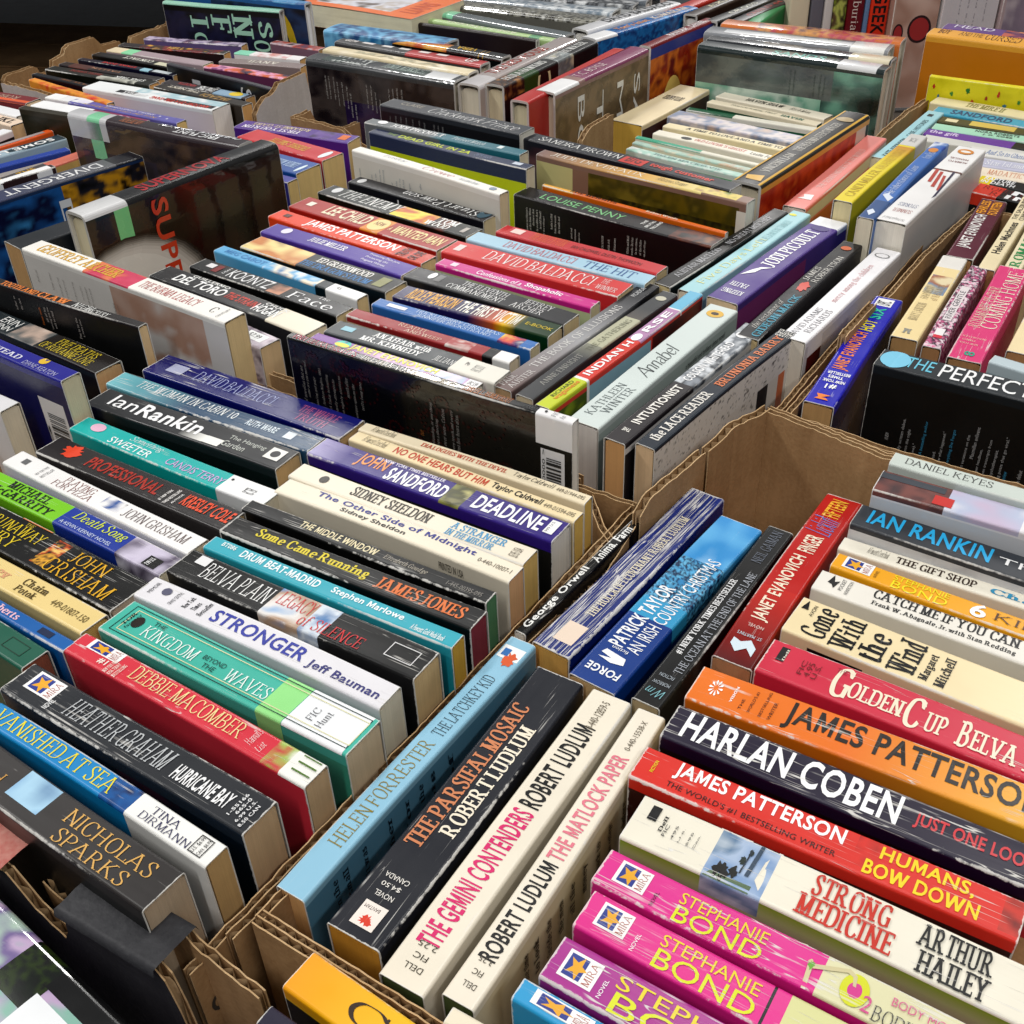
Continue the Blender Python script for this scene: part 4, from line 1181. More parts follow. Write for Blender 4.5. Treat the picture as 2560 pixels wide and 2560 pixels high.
T|ED GREENWOOD|R|f0eee8|.46|.82|.52|.85
T|THE DRAGON'S DOOM|R|2f78b4|.4|.86|.12|.46
B|8a8a5a|.88|.94|.2|.8
#mb_cartoon|M|-0.2026|0.8699|0.121|-37.0|0.1699|0.0132|5aa9d8|d8c090|.2|.7|sky blue paperback with white splash cartoon and a white end label
P|e8f0f4,5aa9d8,f4e8d0,3a7ab0|.35|.75|0|1|6
B|1e2a2e|.72|.82|-1|1
T|MEG CABOT|b|2f7ab8|.06|.34|.2|.7
S|f6f6f4|.79|1|-.3|1
T|45|s|606060|.83|.86|.4|.7
#mb_koontz|M|-0.2143|0.8436|0.121|-36.4|0.1693|0.0196|1b1819|d8c090|.3|.7|black paperback with large white sans capitals and a small portrait
T|DEAN|s|f0f0f0|.2|.215|.3|.85|l
T|KOONTZ|s|f0f0f0|.24|.52|.18|.88
P|6a2a1a,c88a6a,1b1819|.53|.62|.1|.9|6
T|Face|r|f0f0f0|.66|.93|.12|.72
T|The|r|f0f0f0|.8|.87|.74|.95
B|e8e4e4|.07|.12|.4|.75
B|7a2020|.13|.17|.2|.8
#mb_toro|M|-0.2379|0.8224|0.121|-37.4|0.1847|0.0234|2b2b2c|d8c8a8|.6|.7|dark grey paperback with white and red capitals and a cream end label
T|GUILLERMO|b|e8e8e4|.18|.42|.78|.94
T|DEL TORO|b|f4f4f2|.12|.44|.22|.74
T|THE STRAIN|b|c83a2a|.45|.64|.3|.72
T|CHUCK|b|e8e8e4|.66|.8|.74|.9
T|HOGAN|b|f4f4f2|.64|.78|.2|.7
S|e6ddc8|.76|1|0|1
#mb_under|M|-0.2623|0.8013|0.121|-39.8|0.1740|0.0200|a89aa8|d8b888|.2|.6|mottled mauve paperback lying behind the white and pink trade book
P|a89aa8,d8ccd4,6a5a6a,c8b0b8|0|1|-.3|1|7
S|f2f2f0|.84|.96|.3|.8
T|$7.99|s|404040|.86|.93|.4|.7
#mb_burma|T|-0.3124|0.8070|0.147|-35.8|0.2407|0.0207|f2efe8|dcc08a|.02|.5|large white trade paperback with gold lettering and a pinkish cloud cover
P|f0d070,e8884a,c83a5a,d84a6a|.32|.55|0|1|4
T|GEOFFREY ARCHER|R|d8a83a|.05|.46|.2|.85
T|THE BURMA LEGACY|r|b8302c|.57|.84|.25|.75
T|C|r|3a3a3a|.9|.92|.3|.7
T|CENTURY|s|8a8a8a|.945|.955|.15|.85|l
P|dcd8d4,b8907c,c8a898,e0dcd8|.45|.9|-1|-.02|3
B|dcd8d4|.9|1|-1|-.02
B|e0dcd6|0|.45|-1|-.02
T|Brilliant|i|7a7670|.045|.054|-.169|-.095|l
T|a page turner|i|7a7670|.122|.131|-.186|-.079|l
T|tense and fast|i|7a7670|.163|.172|-.206|-.09|l
T|a cracking read|i|7a7670|.192|.201|-.217|-.094|l
T|its best living|i|7a7670|.242|.251|-.208|-.085|l
T|storyteller|i|7a7670|.283|.292|-.182|-.091|l
T|from the master|i|7a7670|.308|.317|-.21|-.086|l
T|the story with|i|7a7670|.332|.342|-.201|-.086|l
T|the best|i|7a7670|.446|.455|-.188|-.122|l
T|of years|i|7a7670|.466|.475|-.187|-.121|l
#mb_tooth|T|-0.3694|0.7888|0.143|-31.3|0.2030|0.0088|241e20|d8b888|.03|.4|black trade paperback with orange and white slanted capitals and a barcode
T|TOOTH AND|R|e8843a|.25|.45|.1|.8
T|CLAW|R|e8843a|.46|.62|.1|.9
T|NIGEL|i|f0f0ec|.65|.76|.15|.85
T|McCRERY|i|f0f0ec|.72|.84|.05|.6
B|1a1718|0|1|-1|-.02
B|e8e4e0|.84|.955|-1|-.3
K|.86|.95|-1|-.34
T|killer in|s|b8b0a8|.32|.331|-.111|-.031|l
T|the dark|s|b8b0a8|.35|.361|-.104|-.033|l
T|Hunter needs|s|c86a2a|.459|.471|-.158|-.052|l
T|all of his|s|b8b0a8|.489|.501|-.13|-.042|l
T|cunning and the|s|b8b0a8|.51|.522|-.167|-.035|l
T|wait to read|s|b8b0a8|.53|.542|-.157|-.051|l
T|Fits in to the|s|b8b0a8|.663|.675|-.168|-.045|l
T|a news plan.|s|b8b0a8|.684|.696|-.151|-.045|l
#mb_erin|M|-0.3775|0.7664|0.121|-36.4|0.1740|0.0233|2a3134|c8a070|.1|.5|dark paperback with a pale figure portrait and yellow decorative capitals
B|26221f|.58|1|0|1
T|ERIN|s|e8e8e4|.24|.36|.5|.85
T|QUINN|s|e8e8e4|.2|.36|.1|.45
P|e8dcd0,c8b0a0,6a6a68,3a3a3c|.38|.57|.02|.98|5
T|FIVE DEATHS|r|e8cf3a|.64|.9|.5|.86
T|OF ROXANNE LOVE|r|e8cf3a|.59|.92|.12|.46
B|15110f|0|1|-1|-.03
#mb_hamp|T|-0.3923|0.7175|0.146|-35.6|0.2030|0.0155|29298a|cfc4a4|.03|.7|indigo trade paperback with pale lettering and a large barcode
T|HAMPSTEAD|R|d8d8e8|.45|.75|.2|.55
T|DIANE KEATON|s|a8a8d0|.78|.95|.1|.4
Y|e0b83a|c .84 .75 .02 .25
B|1c1a52|0|1|-1|-.03
B|e8e6e6|.83|.965|-.95|-.14
K|.86|.95|-.95|-.22
T|978|s|202020|.835|.845|-.8|-.3|l
#mb_white|M|-0.4320|0.7104|0.121|-33.7|0.1740|0.0162|ecebec|d8ccb4|.02|.5|plain white paperback at the left picture edge
B|c83a2a|0|.9|-1|-.5
#lm_rods|T|-0.3747|0.9856|0.133|47.9|0.2030|0.0286|25282c|b08a5a|.02|.4|dark book whose red lettering reads upside down, beside the large plastic wrapped hardback
T|MIRICAL|b|d83428|.3|.75|.1|.45|f
T|RODS|b|d83428|.35|.95|.5|.9|f
#lm_super|H|-0.3184|1.0020|0.157|51.9|0.2176|0.0273|1a1416|cfc4a4|.02|1|large plastic wrapped black hardback with red lettering, a moon cover and green tape
T|SUPERNOVA|b|b0242a|.3|.75|.2|.8
S|dcdcdc|0|.2|0|1.02
S|7cd08a|.13|.2|-.25|1.01
Y|2e2a28|c .15 -.69 .4 .52
Y|4a4642|c .148 -.69 .39 .51
Y|6a655f|c .146 -.69 .38 .5
Y|8a857d|c .144 -.69 .37 .49
Y|a8a29a|c .142 -.69 .36 .48
Y|c0bab2|c .14 -.69 .35 .47
Y|d2ccc4|c .138 -.69 .335 .455
Y|dcd6ce|c .13 -.69 .32 .44
Y|e8e4dc|c .12 -.69 .3 .42
P|141012,1a1416,2e1614,141012|0|1|-1|-.02|2
T|SUPER|b|d2452e|.3|.381|-.66|-.02|w
#lm_diverge|T|-0.4662|1.0580|0.133|48.0|0.2030|0.0260|2a3a5a|cfc4a4|.02|.7|navy trade paperback with silver capitals and orange flame cover
G|1c2c5a|6a6a68|0|1|0|1|u
P|1c3a6a,2a5a9a,16223a,3a7ab0|0|.55|-1|-.02|4
P|14161c,2a2a30,c8902a,14161c|.55|1|-1|-.02|6
T|DIVERGENT|s|e4e4e4|.3|.8|.2|.75|f
T|DI|s|e0e4e8|.52|.58|-.6|-.12|w
Y|c8902a|p .66 -.3 .7 -.35 .74 -.9 .72 -.9 .69 -.45
B|26262a|.85|1|0|1
#lm_yellow|M|-0.5107|1.1816|0.107|52.6|0.1740|0.0193|d8b26a|d8b878|.1|.5|tan paperback with a salmon and grey spine panel
B|d0705c|.5|.8|0|1
B|4a4444|.2|.5|0|1
B|e8d8a0|.8|1|0|1
T|THE|b|c89a2a|.3|.42|.3|.8
#lm_tab|T|-0.5415|1.0301|0.133|47.3|0.2030|0.0102|3a2c2c|e8e8e4|.02|.6|dark brown book with a white library label on its end
S|f4f4f4|.62|.98|-.22|1
#lm_blue|M|-0.5695|1.1739|0.107|42.8|0.1740|0.0128|24409a|d8d0c0|.02|.7|thin royal blue book left of the tan one
B|1c2c6a|0|1|-1|-.05
B|e8e8f0|0|1|-.12|-.04
#lm_luck|T|-0.5903|1.1898|0.110|47.7|0.2030|0.0203|9fb4c0|d8ccb0|.02|.5|grey blue trade paperback with white capitals on a dark stripe
B|22343c|0|1|.05|.95
T|SOME LUCK|b|f0f0ee|.45|.95|.25|.75|f
#lm_orange|M|-0.5998|1.2293|0.107|51.9|0.1740|0.0105|e8602a|d8c8a0|.1|.6|orange paperback with faint grey capitals reading upside down
B|a89a98|.3|.95|.2|.8
T|DID YOU EVER|b|e87a4a|.35|.9|.3|.75|f
P|6a5038,c8a878,3a2a1c|0|1|-1|-.05|9
#lm_white|M|-0.6359|1.2238|0.107|63.7|0.1740|0.0159|e8e8ea|d8c8b8|.02|.5|white and black striped book at the left edge under the orange topped pair
B|2a2a2c|0|1|-.3|-.05
#lm_jkl|M|-0.6637|1.3725|0.107|-34.6|0.1740|0.0214|f0d8c0|d0b080|.1|.6|white and orange paperback with a dark motif, left edge near back row
B|e8743a|0|.7|0|1
T|JKL|R|2a2010|.78|.95|.2|.8
#lm_green|T|-0.4908|1.2744|0.127|-27.8|0.2030|0.0107|3a362c|4a3c30|.02|.7|dark book with a lime green cover panel
B|8aa81c|.62|1|-1|1
T|ISABEL|b|c8c8b0|.4|.7|.3|.7|f
B|2a2a20|0|.62|-1|-.04
#lm_flint|H|-0.3748|1.1452|0.156|-30.0|0.2327|0.0221|3a3034|cfc4b4|.02|1|plastic wrapped charcoal hardback with white lettering and mint tape
S|d4d4d6|0|.24|-.12|1
S|8ad8a8|.12|.2|-.25|1.01
T|1635: THE PAPAL|R|b8704a|.3|.42|.2|.7|f
T|ERIC FLINT|b|f0f0f0|.62|.86|.2|.55|f
T|CHARLES E. GANNON|b|e8e8ec|.5|.96|.6|.9|f
P|4a3c3c,2c2a30,5a4a44,3a3030|0|1|-1|-.03|3
P|2c3048,3a3440|.05|.5|-.7|-.2|4
Y|b03424|c .62 -.55 .055 .32
T|RING|r|e8a84a|.6|.615|-.7|-.4|l
B|e8e0e0|.73|.8|-.5|-.4
B|b83a3a|.74|.75|-.5|-.4
#lm_girl|M|-0.4780|1.3624|0.107|-30.6|0.1796|0.0162|6460a8|d8b878|.2|.7|periwinkle paperback with gold upside down lettering and pink lower edge
T|Not the Girl You Marry|i|d8b070|.12|.8|.1|.45|f
T|ANDIE J. CHRISTOPHER|b|dcd8ec|.3|.75|.55|.85|f
Y|e8e4f4|c .1 .6 .05 .3
B|e0bcd0|0|1|-1|-.05
Y|e8e4f4|c .88 .4 .008 .1
Y|e8e4f4|c .8 .6 .008 .1
#lm_stick|M|-0.5595|1.4152|0.107|-29.3|0.0700|0.0189|f0f0f2|d8d0c0|.02|.6|white labelled paperback behind the periwinkle one
S|fafafa|0|.35|0|1
#lm_stick2|M|-0.5210|1.3596|0.107|-29.8|0.1740|0.0223|8a2450|d8d0c0|.02|.6|plum paperback with a white label, behind the lime panelled book
S|f6f6f6|0|.5|-.1|1
T|GS|b|e8c8d8|.72|.85|.2|.8
#lm_anat|T|-0.4530|1.4019|0.113|-29.3|0.2117|0.0311|eef0f0|e6e0dc|.02|.6|thick white trade paperback with a black title strip and red lettering
B|2c2c2e|.25|.98|-0|.42
T|LOVESTRUCK|b|f0f0f0|.3|.48|.08|.36|f
T|ANATOMY OF A GIRL GANG|b|d83a2a|.52|.95|.08|.36|f
P|f0f0f0,a8c8d0,e8eeee|.35|1|.45|1|5
B|e4d8dc|0|1|-1|-.03
B|c03a44|.2|.45|-.26|-.22
#lm_crais|M|-0.6822|1.4487|0.107|-26.6|0.1740|0.0256|7a2c30|d8c0a0|.1|.6|maroon paperback with cream capitals at the left edge
T|ROBERT CRAIS|r|d8c0a8|.3|.85|.3|.75|f
B|e0623a|.6|1|0|.35
#lm_white2|M|-0.6698|1.4054|0.107|-33.9|0.1740|0.0203|f0f0f2|d8d0c0|.02|.7|glossy white paperback beside the maroon one
#lm_purple|M|-0.2611|1.2717|0.107|-24.8|0.1519|0.0259|55308c|cfb27a|.3|.7|small violet paperback with pale lettering reading upside down
T|ROXANNE ST. CLAIRE|R|d8c8a0|.1|.6|.55|.85|f
T|FIRST YOU RUN|R|f0e8f4|.05|.55|.12|.48|f
P|3a2458,6a4a98,2a1a3c|.66|.82|.05|.95|6
B|e0702a|.88|.95|.25|.8
B|c8303a|.6|.78|-.7|-.1
#lm_red|M|-0.2610|1.2249|0.108|-37.7|0.1350|0.0316|c8343a|cfb27a|.3|.7|red paperback with gold lettering in front of the violet one
T|DEBBIE SMITH|R|d8a03a|.3|.72|.3|.7|f
Y|e8f0f4|c .92 .5 .03 .35
#lm_bluea|M|-0.2601|1.1734|0.107|-35.4|0.0750|0.0360|24509a|cfb27a|.3|.7|blue paperback with pale motif, next to the red one
Y|d8e8f0|c .9 .4 .03 .3
T|LINDA MILLER|R|a8c0e0|.3|.8|.3|.7|f
#lm_blueb|M|-0.2607|1.1327|0.107|-34.0|0.0500|0.0152|3a3a9a|cfb27a|.3|.7|indigo blue paperback beside the blue one with a pale motif
#sf_red|M|-0.5697|1.4442|0.109|-40.4|0.1740|0.0109|c8402c|cfa878|.2|.7|orange red paperback just inside the front of the back left carton
P|c8402c,e89a3a,d8342a|0|1|-.3|1|5
#sf_dark|M|-0.5668|1.4663|0.111|-35.0|0.1740|0.0101|1f2024|cfa878|.2|.7|thin black paperback with brown lettering, second in the back left carton
T|IMPULSE|R|8a5a3a|.3|.8|.3|.7|f
#sf_trek|M|-0.5484|1.5033|0.110|-27.9|0.1784|0.0183|23241f|c89a60|.2|.7|black paperback with white lettering and a silver starship, back left carton
T|STAR TREK|b|e8e8e4|.62|.9|.45|.85|f
T|FEARFUL SUMMONS|b|8a3a34|.2|.5|.4|.8|f
P|8a8a80,c8c8bc,5a5a54|.5|.86|0|.5|8
#sf_trek2|M|-0.5402|1.5188|0.111|-29.2|0.1740|0.0146|2a2426|c89a60|.2|.7|dark brown paperback with bronze lettering, back left carton
T|FALLEN|R|a87a60|.3|.6|.3|.7|f
P|4a2a28,6a4038|.1|.3|0|1|5
#sf_redtxt|M|-0.5246|1.5390|0.111|-31.1|0.1740|0.0101|1c2030|c89a60|.2|.7|navy paperback with bright red lettering and pale blue end
T|STRIKE ZONE|b|d83428|.25|.6|.2|.7|f
B|9ac8d8|.66|.75|0|1
B|c8d0d4|.78|.95|.1|.9
#sf_darkw|M|-0.5090|1.5586|0.112|-30.4|0.1740|0.0162|23211f|c89a60|.2|.7|charcoal paperback with ivory lettering, back left carton
T|CONTACT|R|ece8dc|.3|.6|.3|.85|f
B|d8d4b8|.65|.8|.1|.8
#sf_grey|M|-0.4949|1.5861|0.111|-29.0|0.1732|0.0199|a8949a|d8cfa8|.1|.6|dusty grey paperback with a cream end and mint label
B|ead8b4|0|.24|0|1
S|8ad8a4|.16|.28|0|1
#sf_orange|M|-0.4837|1.6229|0.111|-20.0|0.1695|0.0164|2a1c1a|c89a60|.2|.7|black paperback with fiery orange and gold pictures
P|d8642a,7a1f24,2a1c1a,e8a83a|.2|.95|0|1|7
T|HELL|b|d8b060|.45|.6|.2|.8
#sf_purple|M|-0.4627|1.6590|0.111|-19.3|0.1575|0.0167|6a5a88|c89a60|.2|.7|lavender nebula patterned paperback in the back row of the far left carton
P|6a5a88,c8b8d0,4a3a58,a87a8a|0|1|0|1|6
#sf_snow|T|-0.3809|1.4482|0.121|-38.8|0.2030|0.0084|201e22|a89a90|.02|.5|tall black book with silver vertical script, leaning over the back left carton
B|35333a|0|1|0|1
T|Sn|s|c8c8cc|.7|.8|-.34|-.04|w
T|o|s|c8c8cc|.45|.53|-.26|-.1|w
T|r|s|c8c8cc|.24|.32|-.24|-.08|w
#sf_yellow|M|-0.3956|1.4323|0.110|-31.1|0.1401|0.0175|2a2226|c89a60|.2|.7|dark paperback with white lettering and a yellow blob on blue
B|8aa8c0|.62|.95|0|1
Y|e8c82a|c .84 .5 .07 .4
T|STAR TREK|b|f0f0ee|.4|.6|.15|.85|f
T|VENDETTA|b|b0383a|.15|.36|.4|.8|f
#sf_goldtxt|M|-0.3962|1.4058|0.111|-34.6|0.1529|0.0176|2c2620|c89a60|.2|.7|black brown paperback with bronze lettering nearest the carton side
T|THE NEXT|b|d8d0c0|.1|.45|.5|.85|f
T|IMZADI|b|a8844a|.5|.8|.2|.8|f
#sf_white|M|-0.3429|1.5774|0.111|-24.6|0.1053|0.0177|f0ecec|c89a60|.1|.7|white and pink paperback with mint label in the far left carton
S|8ad8b8|0|.24|0|1
P|e0a8a8,f0e8e8,d88a80|.3|.8|0|1|7
#sf_l|M|-0.3464|1.5397|0.111|-19.7|0.1206|0.0192|8a7a78|c89a60|.2|.7|taupe paperback with pale lettering, far left carton
T|ANVIL|R|d8d0c4|.3|.7|.2|.8|f
#sf_m|M|-0.3563|1.5002|0.111|-28.3|0.1403|0.0164|6a3a58|c89a60|.2|.7|plum and orange pictured paperback, far left carton
P|8a4a78,e8a0c0,d8602a,3a2440|0|1|0|1|7
#sf_n|M|-0.3134|1.6236|0.111|-30.9|0.0853|0.0159|7a5a6a|c89a60|.2|.7|small mauve and red pictured paperback behind the tall black lettered book
P|7a5a6a,b84a3a,c8b0b8,3a3448|0|1|0|1|7
#sf_ten|H|-0.4239|1.6907|0.149|-22.0|0.1924|0.0134|1c1c20|d8d8dc|.02|.7|large black book with giant mint letters and a mint spine, top of picture
B|93c8b0|0|1|0|1
Y|b8401c|b .55 -.9 .12 .1
P|1c1c20,2a2a40,181818|0|1|-.9|-.05|4
T|I|R|a8d8c0|.227|.376|-.188|-.08|w
T|F|R|a8d8c0|.41|.573|-.215|-.054|w
T|N|R|a8d8c0|.584|.764|-.252|-.035|w
T|S|R|a8d8c0|.808|.924|-.233|-.084|w
T|C|R|a8d8c0|.235|.346|-.353|-.233|w
T|O|R|a8d8c0|.748|.883|-.363|-.257|w
#sf_ring|H|-0.4010|1.7062|0.159|-28.3|0.2380|0.0161|2a5a9a|e4e4e6|.02|.7|blue hardback with a big yellow ring on its cover
P|1c2438,2a3a5a,141a24|.3|1|-1|-.03|4
Y|d8b82a|c .8 -.4 .11 .34
Y|1c2030|c .8 -.42 .065 .22
P|2a6aa8,5a9ac8,1c4a88|0|1|0|1|5
#bm_valley|H|-0.1719|1.4175|0.135|-31.5|0.2232|0.0322|46484a|c8bea8|.02|1|plastic wrapped grey hardback with tall white capitals, blurb lines down its dark cover
B|3a4a44|.1|.8|.12|.95
T|VALLEY|R|e4e8e4|.15|.42|.15|.9
T|JUNIA ALBRECHT|R|b8c8c0|.5|.78|.25|.8
S|f4f4f4|.78|.97|.1|1
P|403a3a,2a2628,4a4240,3a3434|0|1|-1|-.03|3
P|2a2440,3a2c4c|.25|.5|-.7|-.3|5
T|a small town sits in|s|b8b4b0|.125|.137|-.309|-.096|l
T|the long shadow of a|s|b8b4b0|.151|.162|-.309|-.097|l
T|ridge that keeps its|s|b8b4b0|.184|.195|-.308|-.096|l
T|secrets for years and|s|b8b4b0|.208|.219|-.361|-.138|l
T|years until one night|s|b8b4b0|.241|.253|-.354|-.131|l
T|the river rises high|s|b8b4b0|.272|.283|-.372|-.159|l
T|and takes with it all|s|b8b4b0|.293|.305|-.449|-.226|l
T|what was left there|s|b8b4b0|.321|.333|-.523|-.321|l
T|the old road goes on|s|b8b4b0|.413|.425|-.332|-.12|l
T|deep in the valley to|s|b8b4b0|.444|.455|-.343|-.12|l
T|where they all had|s|b8b4b0|.471|.483|-.366|-.175|l
T|lived in peace|s|b8b4b0|.498|.51|-.382|-.233|l
T|praise for her|s|b8b4b0|.566|.578|-.268|-.119|l
T|early novels|s|b8b4b0|.593|.605|-.241|-.113|l
T|and stories|s|b8b4b0|.62|.632|-.219|-.102|l
T|from home|s|b8b4b0|.65|.662|-.203|-.107|l
#bm_cream|H|-0.1587|1.4519|0.134|-33.2|0.2277|0.0220|e8dcc0|d8ccb0|.02|.6|cream hardback directly behind the plastic wrapped grey one
P|e8dcc0,d8c8a0,f0e8d4|0|1|0|1|4
T|MARA|R|b8b090|.2|.8|.3|.7
#bm_greyred|H|-0.1468|1.4869|0.134|-33.2|0.2310|0.0220|3c3c3e|c8bea8|.02|.8|half grey, half crimson hardback with white dashes
B|b02a2c|.5|1|0|1
B|e8e4e0|.16|.24|.5|.85
B|e8e4e0|.3|.37|.5|.85
B|e8e4e0|.42|.49|.5|.85
B|f0e4e0|.56|.63|.45|.8
B|f0e4e0|.68|.75|.45|.8
T|GEM|b|e8e4e0|.04|.12|.4|.85
T|UP|b|f4e8e4|.88|.95|.2|.8
#bm_fire|H|-0.1175|1.5183|0.134|-35.1|0.2273|0.0219|1c1816|c8bea8|.02|1|glossy hardback with orange flames turning to black
P|e0842a,c8501c,f0b04a,d86a24|0|.62|0|1|4
T|VERA|b|e8b82a|.66|.8|.3|.8|f
B|c8982a|.84|.845|0|1
B|c8982a|.87|.875|0|1
#bm_brown|H|-0.0891|1.5962|0.134|-32.6|0.2488|0.0092|2a1c1a|c8bea8|.02|.3|chocolate brown cloth hardback standing tall
#bm_stevens|H|-0.0469|1.5927|0.133|-35.7|0.2083|0.0134|aecb8a|e0dcd0|.02|.6|pale green spined hardback with white lettering
T|ROBIN STEVENS|b|e8ecd0|.15|.7|.25|.75|f
B|5a9a6a|.82|.9|0|1
#bm_mint|H|-0.0342|1.6238|0.134|-39.4|0.2380|0.0256|6a7274|d8d4cc|.02|1|grey plastic wrapped hardback with a mint label
S|8ad8b0|.08|.18|0|1
#bm_blue|H|-0.1799|1.5733|0.134|-30.6|0.1900|0.0432|2a6ea8|d8d4cc|.02|.8|mottled blue hardback in shade behind the flaming one
P|2a6ea8,6ab0d8,1c4a80,8ac8e8|0|1|-1|1|5
#bm_p1|H|-0.0062|1.4356|0.134|57.3|0.2271|0.0315|b8aca8|d0c8b4|.02|1|plastic wrapped pale hardback with red faded lettering, running to the right
T|THE RED HOUSE|b|b0483a|.2|.75|.3|.8
B|d8d4d4|0|.16|0|1
#bm_p2|H|0.1426|1.6437|0.134|44.7|0.1978|0.0295|e4e4e6|d8d4cc|.02|1|plastic wrapped white hardback with bold black lettering
T|DAVID BALDACCI|b|2a2a2c|.25|.95|.25|.8
#bm_swirl|H|0.1577|1.6049|0.134|45.2|0.2160|0.0259|1c5a9a|d8d4cc|.02|.9|bright blue swirling patterned hardback with a white label
P|1c5a9a,2a7ac0,144480,3a90d0|0|1|-1|1|9
S|f0f0f0|0|.2|0|1
T|Tom's Inlet|b|e0a070|.25|.55|.3|.75
T|KUMARAN|R|f0e0d0|.6|.95|.3|.8
#bm_ring|H|0.0219|1.4237|0.134|56.7|0.2166|0.0269|1e1c1a|d0c4a4|.02|.6|black hardback with a pale yellow ring and brown stripes
P|8a5a34,2a1c14,a8743c|0|.22|-.1|1|9
B|2a4a24|.2|.35|-1|1
Y|e8dca8|c .4 -.15 .07 .3
Y|1e1c1a|c .4 -.15 .05 .22
P|a8b0b0,6a7070,c8c0a0|.55|.72|-.3|1|6
T|PAULA HAWKINS|R|e0e0dc|.1|.5|.3|.75
T|INTO THE WATER|R|e0e0dc|.55|.95|.3|.75
#bm_ranulf|H|0.2007|1.5499|0.134|52.6|0.1650|0.0175|7a2024|d8d4cc|.02|.8|crimson spined hardback with a fiery orange ring cover
B|2a3a8a|0|1|-.1|-0
T|RANULF|b|e8e0e0|.35|.62|.25|.8
T|DANIEL|b|e8e0e0|.68|.9|.25|.8
P|c8501c,8a2a14,d8742a,6a1c10|0|1|-1|-.1|4
Y|f0d070|c .35 -.7 .16 .36
Y|c85a1c|c .38 -.78 .1 .24
#bm_miguel|H|0.0812|1.3873|0.135|54.8|0.2121|0.0283|9a7a74|cfc0a8|.02|.9|brown hardback with large widely spaced white letters down its cover
B|8a4a68|.3|1|0|1
B|f0f0f0|0|.24|0|1
B|c83a2a|0|1|.9|1
T|T.C. BOYLE|s|e0c8c8|.3|.6|.3|.7
P|7a6448,8a7458,6a5a44,9a8460|0|1|-1|-.03|4
T|SAN|s|f0f0ea|.83|.9|-1|-.14|w
T|MIG|s|f0f0ea|.64|.71|-1|-.14|w
T|T.C|s|f0f0ea|.42|.49|-1|-.14|w
T|BOY|s|f0f0ea|.22|.29|-1|-.1|w
#bm_redend|H|0.0551|1.3719|0.134|57.6|0.2380|0.0240|b8302c|d0c4a4|.02|.7|red spined hardback with pale page ends beside the lettered brown one
#bm_open|M|0.1664|1.4119|0.084|53.8|0.1648|0.0442|ecd9b0|c8a040|.2|.5|thick tan paperback with brown rear cover lying across the carton
B|3a2014|0|1|-1|-.05
T|OUTLANDER|R|3a2a1a|.62|.72|.2|.8|l
#bm_haven|M|0.3017|1.3973|0.084|-42.1|0.1524|0.0222|eee6d0|d8c8a0|.2|.5|ivory paperback with black capitals at the back of the thin vintage row
T|HAVEN SHAW|R|3a342c|.25|.6|.3|.75
T|Rich Man|i|6a6458|.66|.84|.3|.7
#bm_thief|M|0.2853|1.3726|0.084|-40.0|0.1514|0.0142|e8dcc0|2c5a3c|.2|.5|beige paperback with dark green cover and green lettering
B|1c4a32|0|1|-1|-.05
T|Housewarming Thief|i|4a5a4a|.2|.62|.3|.7
T|HAVEN|R|2a6a5a|.66|.86|.25|.75
#bm_c3|M|0.2705|1.3464|0.084|-32.6|0.1740|0.0120|e8e4d4|2c6a4c|.2|.5|thin white paperback with forest green edges
B|1c5a3c|0|1|-1|-.05
B|1c5a3c|0|.35|0|1
#bm_lav|M|0.2451|1.3200|0.084|-38.4|0.1740|0.0295|b0acc0|d8c8a0|.2|.6|lavender grey pictured paperback in the thin vintage row
P|b0acc0,d8ccc8,7a86a0,c8a890|0|1|-.3|1|5
#bm_time|M|0.2331|1.2830|0.084|-37.9|0.1740|0.0158|efe0b4|d8c8a0|.2|.5|pale straw paperback with spaced black capitals in the vintage row
T|A TIME TO LOVE AND A TIME TO DIE|R|3a3428|.16|.95|.25|.7
#bm_lover|M|0.2168|1.2522|0.085|-39.0|0.1740|0.0161|f0ead8|d8c8a0|.2|.5|cream paperback with salmon capitals in the vintage row
T|OLD LOVER'S GHOST|R|d8786a|.3|.68|.3|.75
T|Leslie Ford|s|5a544c|.72|.9|.25|.7
Y|2a2a2a|c .24 .4 .04 .25
#bm_c7|M|0.1937|1.2405|0.084|-38.8|0.1740|0.0074|e4e0cc|2a9a78|.2|.5|thin paperback with emerald green edge in the vintage row
B|2aa07c|0|1|-1|-.05
B|2aa07c|0|.5|0|1
#bm_c8|M|0.1881|1.2215|0.084|-39.8|0.1740|0.0095|e0d8bc|d8c8a0|.4|.5|faded cream and teal flecked thin paperback
P|e0d8bc,a8c8b8,c8a888|0|1|0|1|9
#bm_c9|M|0.1801|1.2025|0.084|-40.5|0.1740|0.0124|dce8dc|6ac080|.4|.5|white and green thin paperback nearest the charcoal trade row
P|e8ece4,a8d0c0,dce8dc|0|1|0|1|9
B|6ab87c|0|1|-1|-.05
T|HELEN MACKELVIE|R|6a8a88|.2|.7|.3|.7
#bm_sandgreen|H|0.3254|1.4286|0.134|-33.0|0.2403|0.0303|2a3434|ddd8c8|.02|1|plastic wrapped hardback with a misty mint green cover and blurb
P|a8d0b8,7ab098,c8dccc,5a8a78|0|.85|-1|-.03|3
P|1c2422,4a6a60,7ab098|.7|1|-1|-.03|3
P|4a5050,6a7470|0|.75|-.3|-.03|3
T|SANDS|b|5ac0b0|.4|.68|.2|.7
S|e8e8e8|.76|.96|0|1
S|ecebe2|.03|.13|-.9|-.6
T|a literary mystery with|i|3a4a44|.521|.532|-.315|-.069|l
T|to its own resolution|i|3a4a44|.542|.553|-.292|-.068|l
T|spirit of modernity|i|3a4a44|.65|.661|-.282|-.08|l
T|irresistible need to|i|3a4a44|.679|.69|-.286|-.073|l
